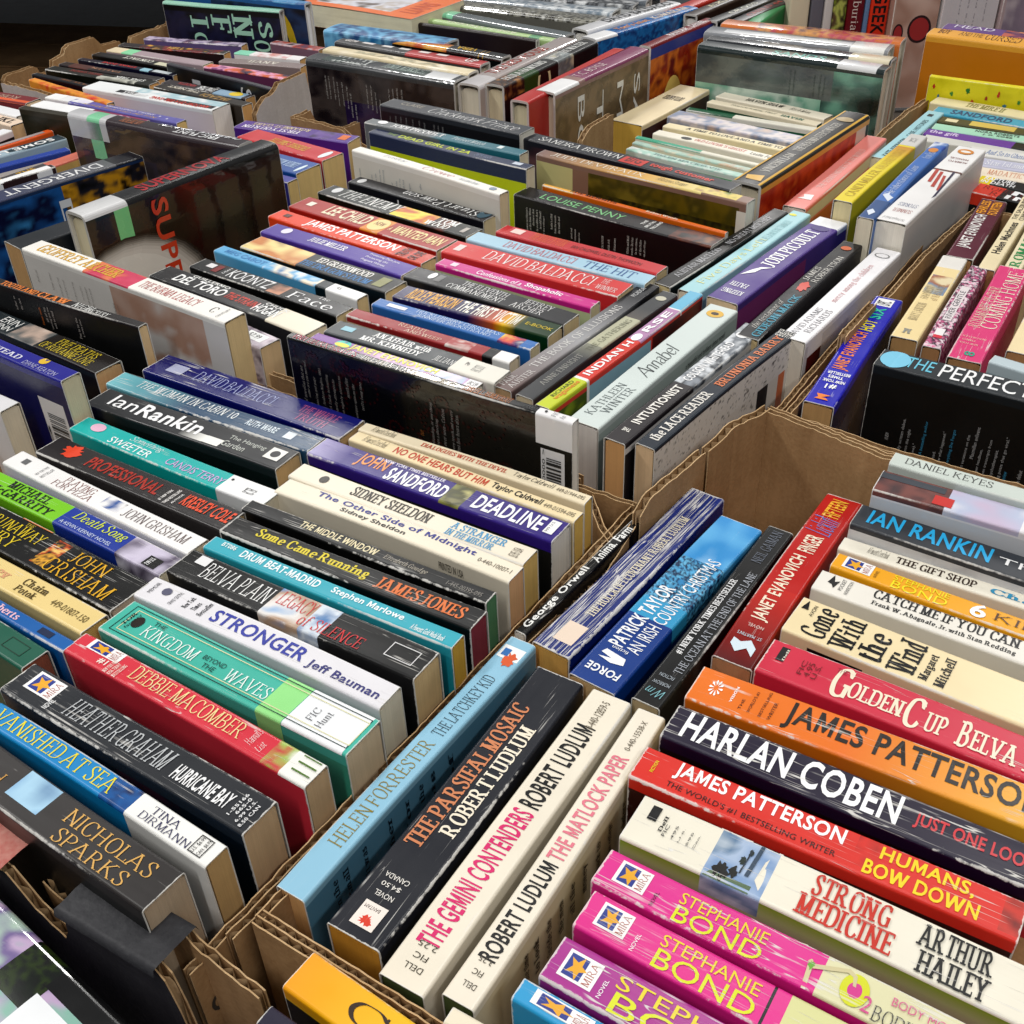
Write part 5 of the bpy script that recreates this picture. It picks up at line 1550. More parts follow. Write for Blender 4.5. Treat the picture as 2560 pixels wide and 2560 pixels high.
T|what happens next|i|3a4a44|.702|.713|-.266|-.085|l
#bm_blackcream|H|0.3405|1.4616|0.133|-30.3|0.2380|0.0285|2e3034|ddd8c8|.02|1|black plastic wrapped hardback with a cream end label
S|eadfc0|.78|.99|0|1
#bm_plasticw|H|0.3466|1.5024|0.134|-27.6|0.2380|0.0395|8a8c90|ddd8c8|.02|1|silver grey plastic wrapped hardback behind the one with a cream end label
B|d4d6d8|.1|.8|.2|.6
S|f0eee8|.8|.98|0|1
#bm_orangetop|H|0.3726|1.5404|0.134|-28.6|0.2380|0.0346|d8783a|ddd8c8|.02|1|orange spined plastic wrapped hardback at the back of the stacked row
P|d8783a,c85a6a,e8a86a,7a5a6a|.2|.95|0|1|6
#lb_dialog|M|-0.0420|0.5922|0.115|-31.8|0.1723|0.0105|f1e2c2|d8b058|.2|.5|cream paperback with slim red and black lettering, furthest of the front left stack
T|DIALOGUES WITH THE DEVIL|R|c8503a|.28|.66|.3|.7
T|Taylor Caldwell|i|1a1814|.69|.86|.25|.75
T|449-01944-095|s|6a6050|.87|.985|.3|.65
T|A Fawcett Crest Book|i|5a5040|.05|.16|.25|.8
#lb_noone|M|-0.0477|0.5781|0.115|-33.0|0.1734|0.0119|f0dcb0|d8b058|.2|.5|buff paperback with bold red and black lettering, second in the front left stack
T|NO ONE HEARS BUT HIM|b|c8452c|.2|.62|.2|.8
T|Taylor Caldwell|b|1a1814|.64|.85|.2|.8
T|449-01594-095|s|6a6050|.86|.985|.3|.65
T|A Fawcett Crest Book|i|5a5040|.05|.16|.25|.8
#lb_deadline|M|-0.0643|0.5650|0.115|-32.5|0.1851|0.0215|321d7a|dcd6ca|.7|.7|deep purple paperback with bold white capitals and a yellow landscape panel
G|9a90c0|321d7a|0|.14|0|1|u
T|JOHN|b|e8964a|.18|.3|.2|.9
T|SANDFORD|b|ffffff|.32|.56|.08|.72
T|#1 NEW YORK TIMES BESTSELLER|b|e4e0f0|.24|.52|.78|.94
P|c8c07a,8a8a4a,4a4a2a,e0d890|.56|.64|0|1|6
T|DEADLINE|b|ffffff|.67|.93|.2|.85
B|f2f2f2|.945|.98|.25|.85
T|999 U.S.|s|303030|.95|.96|.3|.8|l
B|16131c|0|1|-1|-.06
#lb_mirror|M|-0.0782|0.5402|0.115|-32.1|0.1748|0.0167|eee4cf|d8b468|.25|.6|ivory paperback with shaded black and sky blue capitals
T|SIDNEY SHELDON|R|3a342c|.26|.6|.25|.82
T|A STRANGER|R|4a9ac8|.68|.9|.5|.88
T|IN THE MIRROR|R|4a9ac8|.68|.87|.1|.46
Y|3a342c|c .13 .5 .018 .22
T|$3.95 USA|s|6a6050|.93|.97|.2|.7|l
#lb_otherside|M|-0.0852|0.5250|0.115|-32.5|0.1723|0.0161|efe5cf|d8a878|.6|.6|ivory paperback with blue blackletter style title over black lettering
T|The Other Side of Midnight|b|33388a|.15|.83|.5|.86
T|Sidney Sheldon|b|2a2622|.28|.56|.18|.46
T|0-440-10007-1|s|6a6050|.85|.98|.4|.62
T|PRINTED IN USA|s|3a342c|.72|.82|-.08|-.03
#lb_window|M|-0.1010|0.5043|0.116|-30.8|0.1754|0.0114|1e1d1f|4a7a52|.9|.6|worn black paperback with cream capitals and green page edges
T|THE MIDDLE WINDOW|b|e8dcb4|.24|.56|.3|.8
T|Elizabeth Goudge|i|b8b0a0|.59|.76|.3|.7
T|1-445-00395-095|s|8a8680|.84|.97|.25|.55
B|1c2c34|0|1|-1|-.06
B|b08a60|.72|.8|-.3|-.06
#lb_running|M|-0.1078|0.4869|0.115|-31.2|0.1757|0.0171|201d1c|7a2430|.9|.6|worn black paperback with yellow and orange lettering and red page edges
T|Some Came Running|R|e2cf36|.12|.58|.3|.85
T|JAMES JONES|R|e0763a|.62|.95|.2|.8
G|b8a82c|6a5a30|0|.45|-1|-.04|u
B|201d1c|.45|1|-1|-.04
#lb_drum|M|-0.1171|0.4705|0.115|-30.8|0.1738|0.0123|35a9ba|c89a34|.2|.6|turquoise paperback with white lettering and ochre page ends
T|DRUM BEAT-MADRID|b|f0f8f8|.14|.47|.3|.8
T|Stephen Marlowe|b|f0f8f8|.52|.8|.3|.8
T|A Fawcett Gold Medal Book|b|e0f0f0|.84|.96|.15|.5
T|BT086|b|e0f0f0|.05|.11|.5|.8
P|10181a,35a9ba,0c2024|0|.5|-.5|-.05|9
B|2a93a4|.5|1|-1|-.05
#lb_belva|M|-0.1313|0.4538|0.115|-32.2|0.1728|0.0231|18171a|cfae7c|.6|.7|black paperback with white capitals and a cracked sky and brick picture with red lettering
Y|e8e8e8|p .05 .6 .1 .6 .1 .9 .05 .9
P|8ab0d8,e8e4e0,b89a80,5a90c8|.4|.56|-.15|1|5
P|2a5a9a,d8e0e8,4a7ab0|.56|.64|-.15|1|9
T|BELVA PLAIN|r|f4f4f2|.11|.39|.25|.82
T|LEGACY|r|cf2f34|.42|.56|.45|.9
T|of SILENCE|r|cf2f34|.54|.78|.12|.5
Y|e8e8e8|f .86 .3 .96 .75
#lb_stronger|M|-0.1468|0.4323|0.115|-31.9|0.1705|0.0181|e4e2e6|d8ccb4|.6|.7|white paperback with royal blue block title and creased spine
T|STRONGER|b|3a42a0|.3|.68|.25|.78
T|Jeff Bauman|b|3a3a78|.7|.97|.15|.55
T|New York|R|3a3a40|.18|.2|.3|.8|l
T|Times|R|3a3a40|.215|.235|.35|.7|l
T|Bestseller|R|3a3a40|.25|.27|.25|.85|l
T|GRAND CENTRAL|s|4a4a50|.13|.145|.2|.8|l
Y|5a5a70|c .09 .6 .018 .16
T|MEMOIR|s|4a4a50|.03|.045|.3|.8|l
#lb_kingdom|M|-0.1567|0.4083|0.114|-33.1|0.1704|0.0263|48b5a2|cbb392|.3|.7|aqua green paperback with white capitals, ruled border and green tape with a white label
Y|1c3a38|f .03 .12 .985 .9
Y|e0dcae|f .05 .2 .985 .82
Y|2a2420|c .09 .55 .02 .16
T|TOR|R|16302c|.045|.06|.35|.75|l
T|fantasy|s|16302c|.065|.08|.3|.75|l
T|THE|s|1c4a44|.14|.19|.66|.76
T|KINGDOM|r|f0f8f4|.135|.36|.3|.62
T|BEYOND|s|1c4a44|.38|.47|.48|.6
T|THE|s|1c4a44|.4|.45|.3|.42
T|WAVES|r|f0f8f4|.49|.66|.26|.58
S|96e08a|.66|.76|-.22|1
S|eef0f2|.76|.985|-0|1
T|FIC|r|4a4a50|.81|.835|.3|.62|l
T|Hunt|r|4a4a50|.85|.875|.25|.65|l
B|3f9a80|0|1|-1|-.06
#lb_macomber|M|-0.1740|0.3858|0.115|-33.8|0.1687|0.0160|d63a48|c2a078|.7|.7|coral red paperback with tall pale yellow capitals and a garden picket picture
B|f6f4f2|.05|.19|.5|.95
B|2c3c8c|.064|.137|.545|.905
Y|e8a828|p .148 .725 .12 .775 .119 .922 .101 .806 .072 .847 .089 .725 .072 .603 .101 .644 .119 .528 .12 .675
T|MIRA|r|a8442c|.148|.179|.536|.914|l
T|#1|b|f4e4d8|.13|.165|.2|.45
T|NEW YORK TIMES|R|f4d8cc|.175|.19|.05|.6|l
T|USA TODAY|R|f4d8cc|.195|.21|.05|.55|l
T|BESTSELLING|R|f4d8cc|.215|.23|.05|.6|l
T|DEBBIE MACOMBER|r|f2dc9c|.26|.72|.25|.85
T|Hannah's|c|f8e8e4|.74|.77|.3|.9|l
T|List|c|f8e8e4|.785|.81|.25|.6|l
P|8aa83a,c84a4a,a8c060,e8e8d8|.83|.9|.02|1|9
B|f2f2ea|.9|1|0|1
B|5a7a3a|.925|.99|.3|.36
B|5a7a3a|.925|.99|.6|.66
B|5a7a3a|.925|.99|.86|.9
#lb_graham|M|-0.1956|0.3624|0.115|-33.9|0.1677|0.0219|2d2f33|c2a078|.65|.6|charcoal grey paperback with slanted silver capitals and white creases
B|f6f4f2|.05|.17|.35|.9
B|2c3c8c|.062|.124|.405|.845
Y|e8a828|p .134 .625 .11 .686 .109 .866 .093 .724 .069 .774 .083 .625 .069 .476 .093 .526 .109 .384 .11 .564
T|MIRA|r|a8442c|.134|.16|.394|.856|l
T|NOVEL|b|e8e8e8|.17|.19|.15|.45|l
T|HEATHER GRAHAM|i|bfc2c4|.24|.66|.25|.8
T|HURRICANE BAY|b|f4f4f4|.69|.9|.25|.65
T|1-55166|b|e0e0e0|.915|.926|.2|.8|l
T|665-0|b|e0e0e0|.932|.943|.3|.75|l
T|6.99 U.S.|b|e0e0e0|.95|.96|.15|.75|l
T|8.50 CAN|b|e0e0e0|.968|.979|.1|.7|l
B|12141c|0|1|-1|-.06
P|1c1c3a,12141c,4a1c2a|.5|.75|-1|-.06|5
#lb_vanished|M|-0.2124|0.3447|0.116|-34.0|0.1740|0.0134|1f86c4|bf9a64|.4|.6|blue paperback with yellow capitals and a torn white paper end
P|c8402c,1a1414,e8e0d8|0|.1|.2|1|8
T|TRUE|b|1a1414|.02|.045|.2|.95|l
T|CRIME|b|1a1414|.06|.085|.1|.95|l
T|VANISHED AT SEA|r|eede2a|.13|.62|.2|.85
P|0f4a88,14589a,0c2a50|.6|.72|0|1|12
B|f2f1ec|.7|1|-1|1
T|TINA|r|34345a|.76|.86|.5|.8
T|DIRMANN|r|34345a|.74|.92|.15|.45
Y|3a3a3a|f .925 .15 .97 .85
T|U.S. $6.99|s|2a2a2a|.932|.944|.2|.8|l
T|CAN. $8.99|s|2a2a2a|.952|.964|.2|.8|l
#lb_sparks|M|-0.2304|0.3298|0.115|-34.9|0.1740|0.0230|33302f|b59f84|.3|.5|dark brown paperback with gold roman capitals and a small cloud picture
T|A Bend in|r|c8964a|.08|.3|.6|.9
T|the Road|r|c8964a|.2|.38|.2|.6
P|3a7ab8,a8d0e8,2a5a90|.42|.55|.3|.95|3
T|NICHOLAS|r|d8a85a|.62|.94|.5|.84
T|SPARKS|r|d8a85a|.64|.9|.1|.42
B|1c1715|0|1|-1|-.06
#lb_truth|M|-0.2000|0.6821|0.115|-32.2|0.1850|0.0272|1c2268|c8a878|1|.8|dark blue worn paperback with outlined silver and pink capitals, back of front left stack
T|DAVID BALDACCI|r|a8b0d8|.22|.62|.3|.75
T|THE WHOLE|r|d06a90|.74|.92|.5|.8
T|TRUTH|r|d06a90|.76|.9|.15|.45
B|b0b4d0|.08|.16|.3|.7
#lb_cabin|M|-0.2227|0.6626|0.115|-30.8|0.1850|0.0194|2a4a68|c8a878|1|.8|teal to navy streaked paperback with white slanted capitals
G|7ac0c8|2a4a68|0|.4|-.3|1.1|u
T|THE WOMAN IN CABIN 10|i|f0f4f4|.12|.62|.4|.85
T|RUTH WARE|b|d8e4ec|.68|.82|.35|.7
B|d8e0e8|.86|.9|.3|.7
#lb_garden|M|-0.2333|0.6413|0.115|-31.1|0.1723|0.0242|2a2b2d|cfae7c|.2|.6|charcoal paperback with large white mixed case letters and a white smoke panel
G|4a4a4a|f0efe8|.5|.62|.08|.4|u
B|f0efe8|.62|.7|.08|.4
T|Ian|s|f4f4f4|.08|.22|.3|.85
T|Rankin|b|f4f4f4|.24|.57|.25|.85
T|The Hanging|s|c8ccc4|.7|.88|.5|.72
T|Garden|s|c8ccc4|.7|.81|.2|.45
B|eceae4|.9|.97|.3|.8
Y|2a2b2d|c .935 .55 .02 .15
B|161618|0|1|-1|-.05
#lb_sweeter|M|-0.2366|0.6045|0.114|-32.3|0.1740|0.0179|1fb0aa|d8cdb4|.6|.6|bright teal paperback with white and lilac lettering and a white end label
T|Something|c|f0f8f8|.27|.44|.55|.92
T|SWEETER|s|f0f8f8|.2|.42|.12|.5
T|CANDIS TERRY|s|c8a8d8|.5|.78|.2|.6
Y|e8b8d0|c .1 .6 .035 .25
S|eeeeee|.78|1|-.1|1
Y|1a1a1a|c .8 .7 .006 .06
T|FIC TER|s|606060|.88|.93|.3|.6|l
#lb_prof|M|-0.2516|0.5791|0.115|-33.0|0.1653|0.0215|2d2a2a|c8a878|.4|.6|black paperback with scarlet outlined capitals and an orange emblem
Y|e0482c|b .13 .6 .05 .3
T|PROFESSIONAL|b|a83024|.24|.63|.25|.75
T|#1 NEW YORK|b|e8e4e0|.66|.675|.15|.7|l
T|TIMES BESTSELLING|b|e8e4e0|.69|.705|.1|.8|l
T|AUTHOR|b|e8e4e0|.72|.73|.2|.7|l
T|KRESLEY COLE|b|e8502c|.75|.99|.3|.8
#lb_pizza|M|-0.2689|0.5605|0.115|-34.8|0.1744|0.0167|f2f0ee|e0d4b8|.2|.7|white paperback with brown roman capitals and a tiny blue drawing
T|PLAYING|r|8a5a54|.3|.46|.5|.85
T|FOR PIZZA|r|8a5a54|.27|.48|.15|.48
P|f2f0ee,3a5a9a,f2f0ee,2a2a3a|.52|.62|.25|.85|7
T|JOHN GRISHAM|r|6a5a58|.64|.95|.25|.75
B|6a6a6a|.06|.09|.4|.7
T|NEW YORK TIMES|s|8a8a8a|.17|.185|.2|.8|l
T|BESTSELLER|s|8a8a8a|.2|.215|.2|.8|l
#lb_death|M|-0.2803|0.5412|0.115|-34.4|0.1740|0.0183|2a3f9a|d8ccac|.5|.7|lime green and blue paperback with black and yellow lettering and a grey metal picture
B|7cc82c|0|.46|-.3|1
T|MICHAEL|R|14240c|.14|.36|.52|.9
T|McGARRITY|R|14240c|.08|.42|.1|.48
T|Death Song|i|dcea3a|.5|.76|.4|.9
T|A KEVIN KERNEY NOVEL|s|c8d4f0|.48|.74|.12|.28
P|a89ab8,d0c8dc,5a5064,e4e0ec|.78|1|-.1|1|4
B|14121a|.9|.96|.1|.55
T|7.99 U.S.|b|f0f0f0|.91|.93|.15|.5|l
#lb_jury|M|-0.2967|0.5167|0.115|-33.7|0.1740|0.0290|15120f|b8a894|.7|.7|thick black paperback with yellow and orange roman capitals and a small kneeling figure
T|THE|r|e0c83a|.4|.44|.82|.92
T|RUNAWAY|r|e6cc30|.27|.53|.52|.82
T|JURY|r|e6cc30|.3|.46|.14|.48
P|15120f,e8a83a,15120f,c8501c,f0c870,15120f|.57|.64|.15|.9|16
T|JOHN|r|e6b030|.68|.85|.55|.88
T|GRISHAM|r|e6b030|.63|.94|.12|.5
B|e0803a|.36|.52|.95|1
#lb_potok|M|-0.3099|0.4946|0.115|-34.4|0.1740|0.0184|e9cf8c|c8a45a|.4|.8|yellowed paperback with faint orange name and brown lettering
T|Asher Lev|R|d8a078|.3|.58|.35|.75
T|Chaim|R|5a4a2a|.64|.76|.5|.8
T|Potok|R|5a4a2a|.64|.74|.18|.45
T|449-01807-150|s|6a5a34|.8|.97|.35|.6
#lb_roberts|M|-0.3176|0.4775|0.115|-33.7|0.1740|0.0092|2060a8|a87a58|.2|.6|mid blue paperback with pale pink bold lettering
T|Elizabeth Roberts|R|e8bccc|.4|.76|.25|.8
B|1c2c4a|.86|.92|.3|.75
#lb_greenbk|M|-0.3322|0.4698|0.115|-35.1|0.1740|0.0169|1f5a48|8a4a34|.2|.6|forest green paperback with rusty page edges, lowest at the left edge
Y|123a2e|f .86 .3 .95 .75
#fc_latchkey|M|-0.0598|0.3643|0.100|57.1|0.1837|0.0161|8fc0d8|c89a62|.05|.6|pale blue paperback with gold roman capitals, leftmost of the crosswise front group
T|HELEN FORRESTER|r|8a7a30|.158|.545|.25|.75
T|THE LATCHKEY KID|r|2a3a44|.571|.829|.25|.7
S|f4f6f4|.909|.965|.1|.9
Y|d85a2c|b .91 .4 .03 .25
Y|2a6ab0|p .92 .55 .95 .55 .95 .8 .92 .8
B|5a8aa4|0|1|-1|-.03
T|in the|R|1a2a34|.09|.11|-.28|-.06|l
T|small|R|1a2a34|.13|.15|-.26|-.06|l
T|it was|R|1a2a34|.2|.22|-.26|-.06|l
T|her|R|1a2a34|.3|.32|-.26|-.06|l
T|for|R|1a2a34|.37|.39|-.28|-.06|l
T|in the|R|1a2a34|.43|.45|-.3|-.06|l
T|big|R|1a2a34|.48|.5|-.3|-.06|l
T|of|R|1a2a34|.56|.58|-.3|-.06|l
#fc_parsifal|M|-0.0354|0.3410|0.099|58.5|0.1745|0.0278|1d2229|b8801f|.6|.6|thick black paperback with copper and cream slab capitals
T|THE PARSIFAL MOSAIC|R|d0845a|.283|.842|.55|.9
T|ROBERT LUDLUM|R|f0e6d0|.349|.776|.18|.5
Y|f0e6dc|p .03 .3 .1 .3 .1 .72 .03 .72
Y|d8402c|b .05 .5 .016 .12
T|BANTAM|s|3a2420|.08|.09|.4|.68|l
T|NOVEL|s|e8e4dc|.12|.135|.35|.7|l
T|$4.50|s|e8e4dc|.15|.165|.35|.7|l
T|CANADA|s|e8e4dc|.175|.19|.3|.75|l
B|12161b|0|1|-1|-.05
#fc_gemini|M|-0.0118|0.3221|0.099|58.9|0.1812|0.0221|ece3d0|3c4a1c|.3|.7|cream paperback with hot pink title and dark green page ends
T|THE GEMINI CONTENDERS|b|d82f6e|.108|.54|.3|.8
T|ROBERT LUDLUM|b|1a1816|.555|.865|.3|.8
T|DELL|s|4a4438|.04|.055|.3|.7|l
T|FIC|s|4a4438|.07|.085|.35|.65|l
T|2.25|s|4a4438|.1|.115|.3|.7|l
T|0-440-12859-5|s|6a6050|.86|.97|.4|.6
#fc_matlock|M|0.0094|0.3120|0.099|58.6|0.1754|0.0154|ede4d2|3c4a1c|.2|.7|cream paperback with black then rose pink title, printed sentences down its side
T|ROBERT LUDLUM|b|17140f|.12|.421|.25|.8
T|THE MATLOCK PAPER|b|e07a8a|.433|.816|.25|.8
T|DELL|s|4a4438|.04|.055|.3|.7|l
T|FIC|s|4a4438|.075|.09|.35|.65|l
T|3.25|s|4a4438|.11|.125|.3|.7|l
T|0-440-15538-X|s|6a6050|.84|.96|.4|.6
B|d8ccb0|0|1|-1|-.04
T|of the time|R|2a2620|.2|.225|-.4|-.12|l
T|to look|R|2a2620|.25|.275|-.38|-.12|l
T|inside the|R|2a2620|.31|.335|-.4|-.12|l
T|the men|R|2a2620|.37|.395|-.36|-.12|l
T|all the|R|2a2620|.43|.455|-.36|-.12|l
T|money|R|2a2620|.5|.525|-.34|-.12|l
T|back to|R|2a2620|.57|.595|-.34|-.12|l
T|the college|R|2a2620|.64|.665|-.34|-.12|l
T|before|R|2a2620|.72|.745|-.3|-.12|l
#fc_farm|M|0.0416|0.5187|0.099|52.8|0.1752|0.0073|1b1b1c|d8d8d0|.6|.6|slim black paperback with white rounded lettering and an orange oval near its end
T|George Orwell|b|f0f0ec|.03|.38|.1|.9
T|Animal Farm|b|f0f0ec|.42|.64|.1|.9
T|ISBN 0 14|s|3aa0cc|.8|.89|.5|.85
T|00.0838 1|s|3aa0cc|.8|.89|.1|.45
Y|e8642c|c .935 .5 .03 .4
Y|f4f0e8|c .935 .5 .012 .3
#fc_holcroft|M|0.0568|0.5045|0.098|53.2|0.1731|0.0242|1e2e74|c89a4c|2|.6|heavily creased navy paperback with pale worn capitals
T|THE HOLCROFT COVENANT ROBERT LUDLUM|R|e4dac0|.2|.83|.32|.58
S|ecd8c4|.05|.15|.2|.7
#fc_taylor|M|0.0749|0.4748|0.099|53.3|0.1654|0.0283|1f3f86|b89868|.15|.7|blue paperback with white sans capitals and a snowy tree painting
P|3a8ac0,14284a,5ab0e0,1c2c4a,6ab8e0,101c34|.42|.72|-.1|1|22
P|6ab8e8,3a90d0,a8d8f4|.72|1|-.1|1|3
B|3a9ac8|.36|.46|-.1|1
T|PATRICK TAYLOR|b|f4f6f8|.19|.54|.52|.85
T|AN IRISH COUNTRY CHRISTMAS|s|f4f6f8|.188|.751|.16|.46
Y|f4f6f8|p .12 .25 .15 .3 .16 .75 .14 .8 .13 .55 .12 .8 .11 .5
T|FORGE|b|f4f6f8|.05|.085|.15|.85|l
T|fiction|s|f4f6f8|.17|.185|.35|.7|l
#fc_ocean|M|0.0998|0.4638|0.099|55.5|0.1686|0.0164|1c1c20|b8a078|.15|.6|black paperback with thin silver capitals, second from right of the crosswise group
T|#1 NEW YORK TIMES BESTSELLER|R|e8e8e8|.24|.66|.58|.85
T|THE OCEAN AT THE END OF THE LANE|r|b8bcc4|.16|.72|.15|.45
T|NEIL GAIMAN|r|6a707c|.78|.98|.3|.7
T|MORROW|s|a8b0b8|.09|.105|.2|.8|l
T|FICTION|s|a8b0b8|.125|.14|.25|.75|l
T|Wm|c|8ac4cc|.035|.07|.2|.8|l
#fc_fifteen|M|0.1464|0.4927|0.099|56.9|0.1697|0.0231|b92420|b08058|.4|.8|red paperback with cream capitals and blue script word, rightmost of the crosswise group
G|5a1214|c22a22|0|.4|-.1|1|u
T|JANET EVANOVICH|b|f4e4cc|.22|.6|.3|.75
T|FINGER|b|f4e4cc|.625|.73|.3|.75
T|Lickin'|c|4a8ad8|.745|.85|.2|.9
T|FIFTEEN|b|f0b03a|.86|.975|.3|.75
Y|d8e8f0|p .05 .2 .08 .4 .05 .6 .08 .8 .11 .8 .1 .6 .12 .4 .09 .2
T|ST. MARTIN'S|s|c8d8e0|.13|.145|.2|.8|l
T|NOVEL|s|e8c8c0|.18|.195|.3|.7|l
#bt_corm|M|-0.0290|0.1979|0.106|-35.4|0.1740|0.0186|f0b818|d8c8a0|.05|.6|bright yellow book with spaced brown roman letters, leaning outside the front carton
G|f0a01c|f0cf18|0|.5|-.05|1|u
T|Cormac|r|3a2a14|.16|.75|.25|.75
B|1a1410|0|1|-1|-.06
#bt_dark|M|-0.0383|0.1806|0.106|-34.8|0.1740|0.0091|241c34|c8b898|.2|.5|dark plum book at the bottom picture edge
#bt_cream|M|0.0359|0.1836|0.106|-30.4|0.1740|0.0081|eadfc6|c8b898|.2|.5|plain cream book at the bottom picture edge
#tp_floral|H|-0.0406|1.7063|0.134|-31.7|0.1600|0.0285|e0d0d4|d8d4cc|.02|.8|white hardback with a mauve floral spine at the top edge
P|e8dce0,b88aa8,f0eaea,c8a0b8|0|1|0|1|7
#tp_fur|H|-0.0013|1.6817|0.135|-29.2|0.2380|0.0391|6a6860|d8d4cc|.02|1|plastic wrapped hardback with a grey fur textured spine
P|5a584c,9a988c,3a3830,c8c8c0|0|1|0|1|14
#tp_bwa|H|0.0202|1.7223|0.134|-25.1|0.2380|0.0365|b0b4b8|d8d4cc|.02|1|silver blue plastic wrapped hardback behind the fur textured one
P|c8ccd0,7a8a98,e0e4e6,4a5a68|0|1|0|1|6
#tp_bwb|H|0.0494|1.7535|0.134|-22.8|0.2380|0.0364|d0d2d2|d8d4cc|.02|1|white and black flecked plastic wrapped hardback at the very back
P|d8dada,3a3c40,b0b4b8|0|1|0|1|9
#tp_sa|H|0.3266|1.6936|0.134|49.9|0.2380|0.0214|1c1c1e|d8d4cc|.02|.8|black hardback with pale lettering heading up to the top edge
T|CROSS|R|d8d8c8|.2|.5|.3|.7
#tp_sb|H|0.3473|1.6803|0.134|51.7|0.2380|0.0215|2a2426|d8d4cc|.02|.8|dark brown hardback with dull red lettering at the top edge
T|CHILD 44|R|a83a34|.2|.6|.3|.7
#tp_sc|H|0.3533|1.6831|0.133|62.3|0.2380|0.0210|1c8a4c|d8d4cc|.02|.8|emerald green spined hardback at the top edge
#tp_e1|H|0.0673|1.7701|0.134|-20.4|0.2380|0.0371|8a8e92|d8d4cc|.02|1|grey plastic wrapped hardback in the last visible row at the top edge
P|9aa0a4,5a6068,c8ccd0|0|1|0|1|6
#tp_e2|H|0.0935|1.8038|0.134|-22.5|0.2380|0.0382|2a2c30|d8d4cc|.02|1|black plastic wrapped hardback cut by the top edge of the picture
#tp_sd|H|0.3007|1.7286|0.135|51.5|0.2380|0.0219|3a2c28|d8d4cc|.02|.8|umber hardback running up to the top edge beside the black lettered one
T|EXIT|R|c8c0a0|.2|.5|.3|.7
#tp_se|H|0.2820|1.7589|0.134|51.4|0.2380|0.0235|b8342c|d8d4cc|.02|.8|scarlet hardback cut by the top edge, left of the umber one
'''
def parse(txt):
    cur = None
    for ln in txt.strip().split('\n'):
        if ln[0] == '#':
            if cur: yield cur
            cur = (ln[1:].split('|'), [])
        else: cur[1].append(ln)
    yield cur
def run_books():
    n = 0
    for h, els in parse(BOOKS):
        n += 1
        pid, cls, x, y, z, yaw, L, w = h[0], h[1], *(float(q) for q in h[2:8])
        rec = dict(cls=cls, L=L, w=w, dep=z, base=h[8], page=h[9], wear=float(h[10]), gloss=float(h[11]), seed=(n * .6180339) % 1 * 3)
        kind = {'M': 'paperback_book', 'T': 'trade_paperback_book', 'H': 'hardback_book'}[cls]
        root = empty(kind, Matrix.Translation((x, y, 0)) @ Matrix.Rotation(R(yaw), 4, 'Z'), h[12], 'book', GROUPS[pid.split('_')[0]])
        make_book(root, rec, els)
run_books()

def basis(x, y, z, o):
    return Matrix(((x[0], y[0], z[0], o[0]), (x[1], y[1], z[1], o[1]), (x[2], y[2], z[2], o[2]), (0, 0, 0, 1)))
a33 = R(-33); AX = Vector((math.cos(a33), math.sin(a33), 0)); BX = Vector((-math.sin(a33), math.cos(a33), 0)); ZX = Vector((0, 0, 1))
def upright(x, y, w, base, page, els, label, L=.215, cls='H', z0=0.0, dep=.14, yaw=0):
    rt = Vector((math.cos(R(yaw)), math.sin(R(yaw)), 0)); out = Vector((math.sin(R(yaw)), -math.cos(R(yaw)), 0))
    o = Vector((x, y, z0 + L / 2)) - out * dep
    m = basis(-ZX, rt, out, o)
    rec = dict(cls=cls, L=L, w=w, dep=dep, base=base, page=page, wear=.05, gloss=.6, seed=(x * 7) % 3)
    make_book(empty('upright_book', m, label, 'book', 'books standing upright along the back'), rec, els)
UY = 1.66
upright(.381, UY, .028, 'e0d4b8', 'd8c8a0', [], 'cream book standing upright, leftmost of the upright row at top right')
upright(.4055, UY, .018, '6a6a74', 'd8d4cc', [], 'slate grey book standing upright beside the cream one')
upright(.4215, UY, .0125, 'd8d4d0', 'd8d4cc', [], 'slim white book standing upright beside the slate grey one')
upright(.4375, UY, .019, '3a3428', 'd8d4cc', ['P|8a9a3a,3a3428,b8c060,5a4a38|0|1|0|1|7'], 'upright book with a lime and brown pictured spine')
upright(.4595, UY, .024, '6a1c28', 'd8d4cc', ['T|burial|r|e8d8d0|.34|.54|.3|.75'], 'maroon book standing upright with pale lowercase lettering')
upright(.4755, UY, .007, '6a88b0', 'd8d4cc', [], 'very slim blue book wedged between the maroon and vermilion upright ones')
upright(.4925, UY, .026, 'e03a24', 'd8d4cc', ['T|GEEK|b|181010|.29|.55|.15|.85'], 'vermilion book standing upright with black block capitals')
def facing(x, y, depw, base, els, label, L=.215, w=.028, yaw=0, z0=0.0):
    rt = Vector((math.cos(R(yaw)), math.sin(R(yaw)), 0)); aw = Vector((-math.sin(R(yaw)), math.cos(R(yaw)), 0))
    m = basis(ZX, aw, -rt, Vector((x, y, z0 + L / 2)) + rt * depw)
    rec = dict(cls='T', L=L, w=w, dep=depw, base=base, page='d8d4cc', wear=.03, gloss=.7, seed=(x * 11) % 3)
    make_book(empty('upright_book', m, label, 'book', 'books standing upright along the back'), rec, els)
facing(.507, 1.655, .062, 'b89888', ['P|c8a898,b08a78,d8b8a8|0|1|-1|-.02|2', 'Y|3a2a28|c .5 -.62 .085 .27', 'Y|a83a38|c .5 -.62 .07 .22', 'Y|3a2a28|c .475 -.14 .06 .12', 'Y|a83a38|c .475 -.14 .048 .09'], 'upright book facing out with red sunglasses on its cover')
facing(.572, 1.648, .075, 'd8d0d0', ['T|page of praise|s|9a9498|.3|.8|-.3|-.27', 'T|and more text|s|9a9498|.3|.75|-.45|-.42', 'T|from the press|s|9a9498|.3|.8|-.6|-.57', 'T|of the year|s|9a9498|.3|.7|-.78|-.75'], 'upright pale grey book facing out with faint text columns')
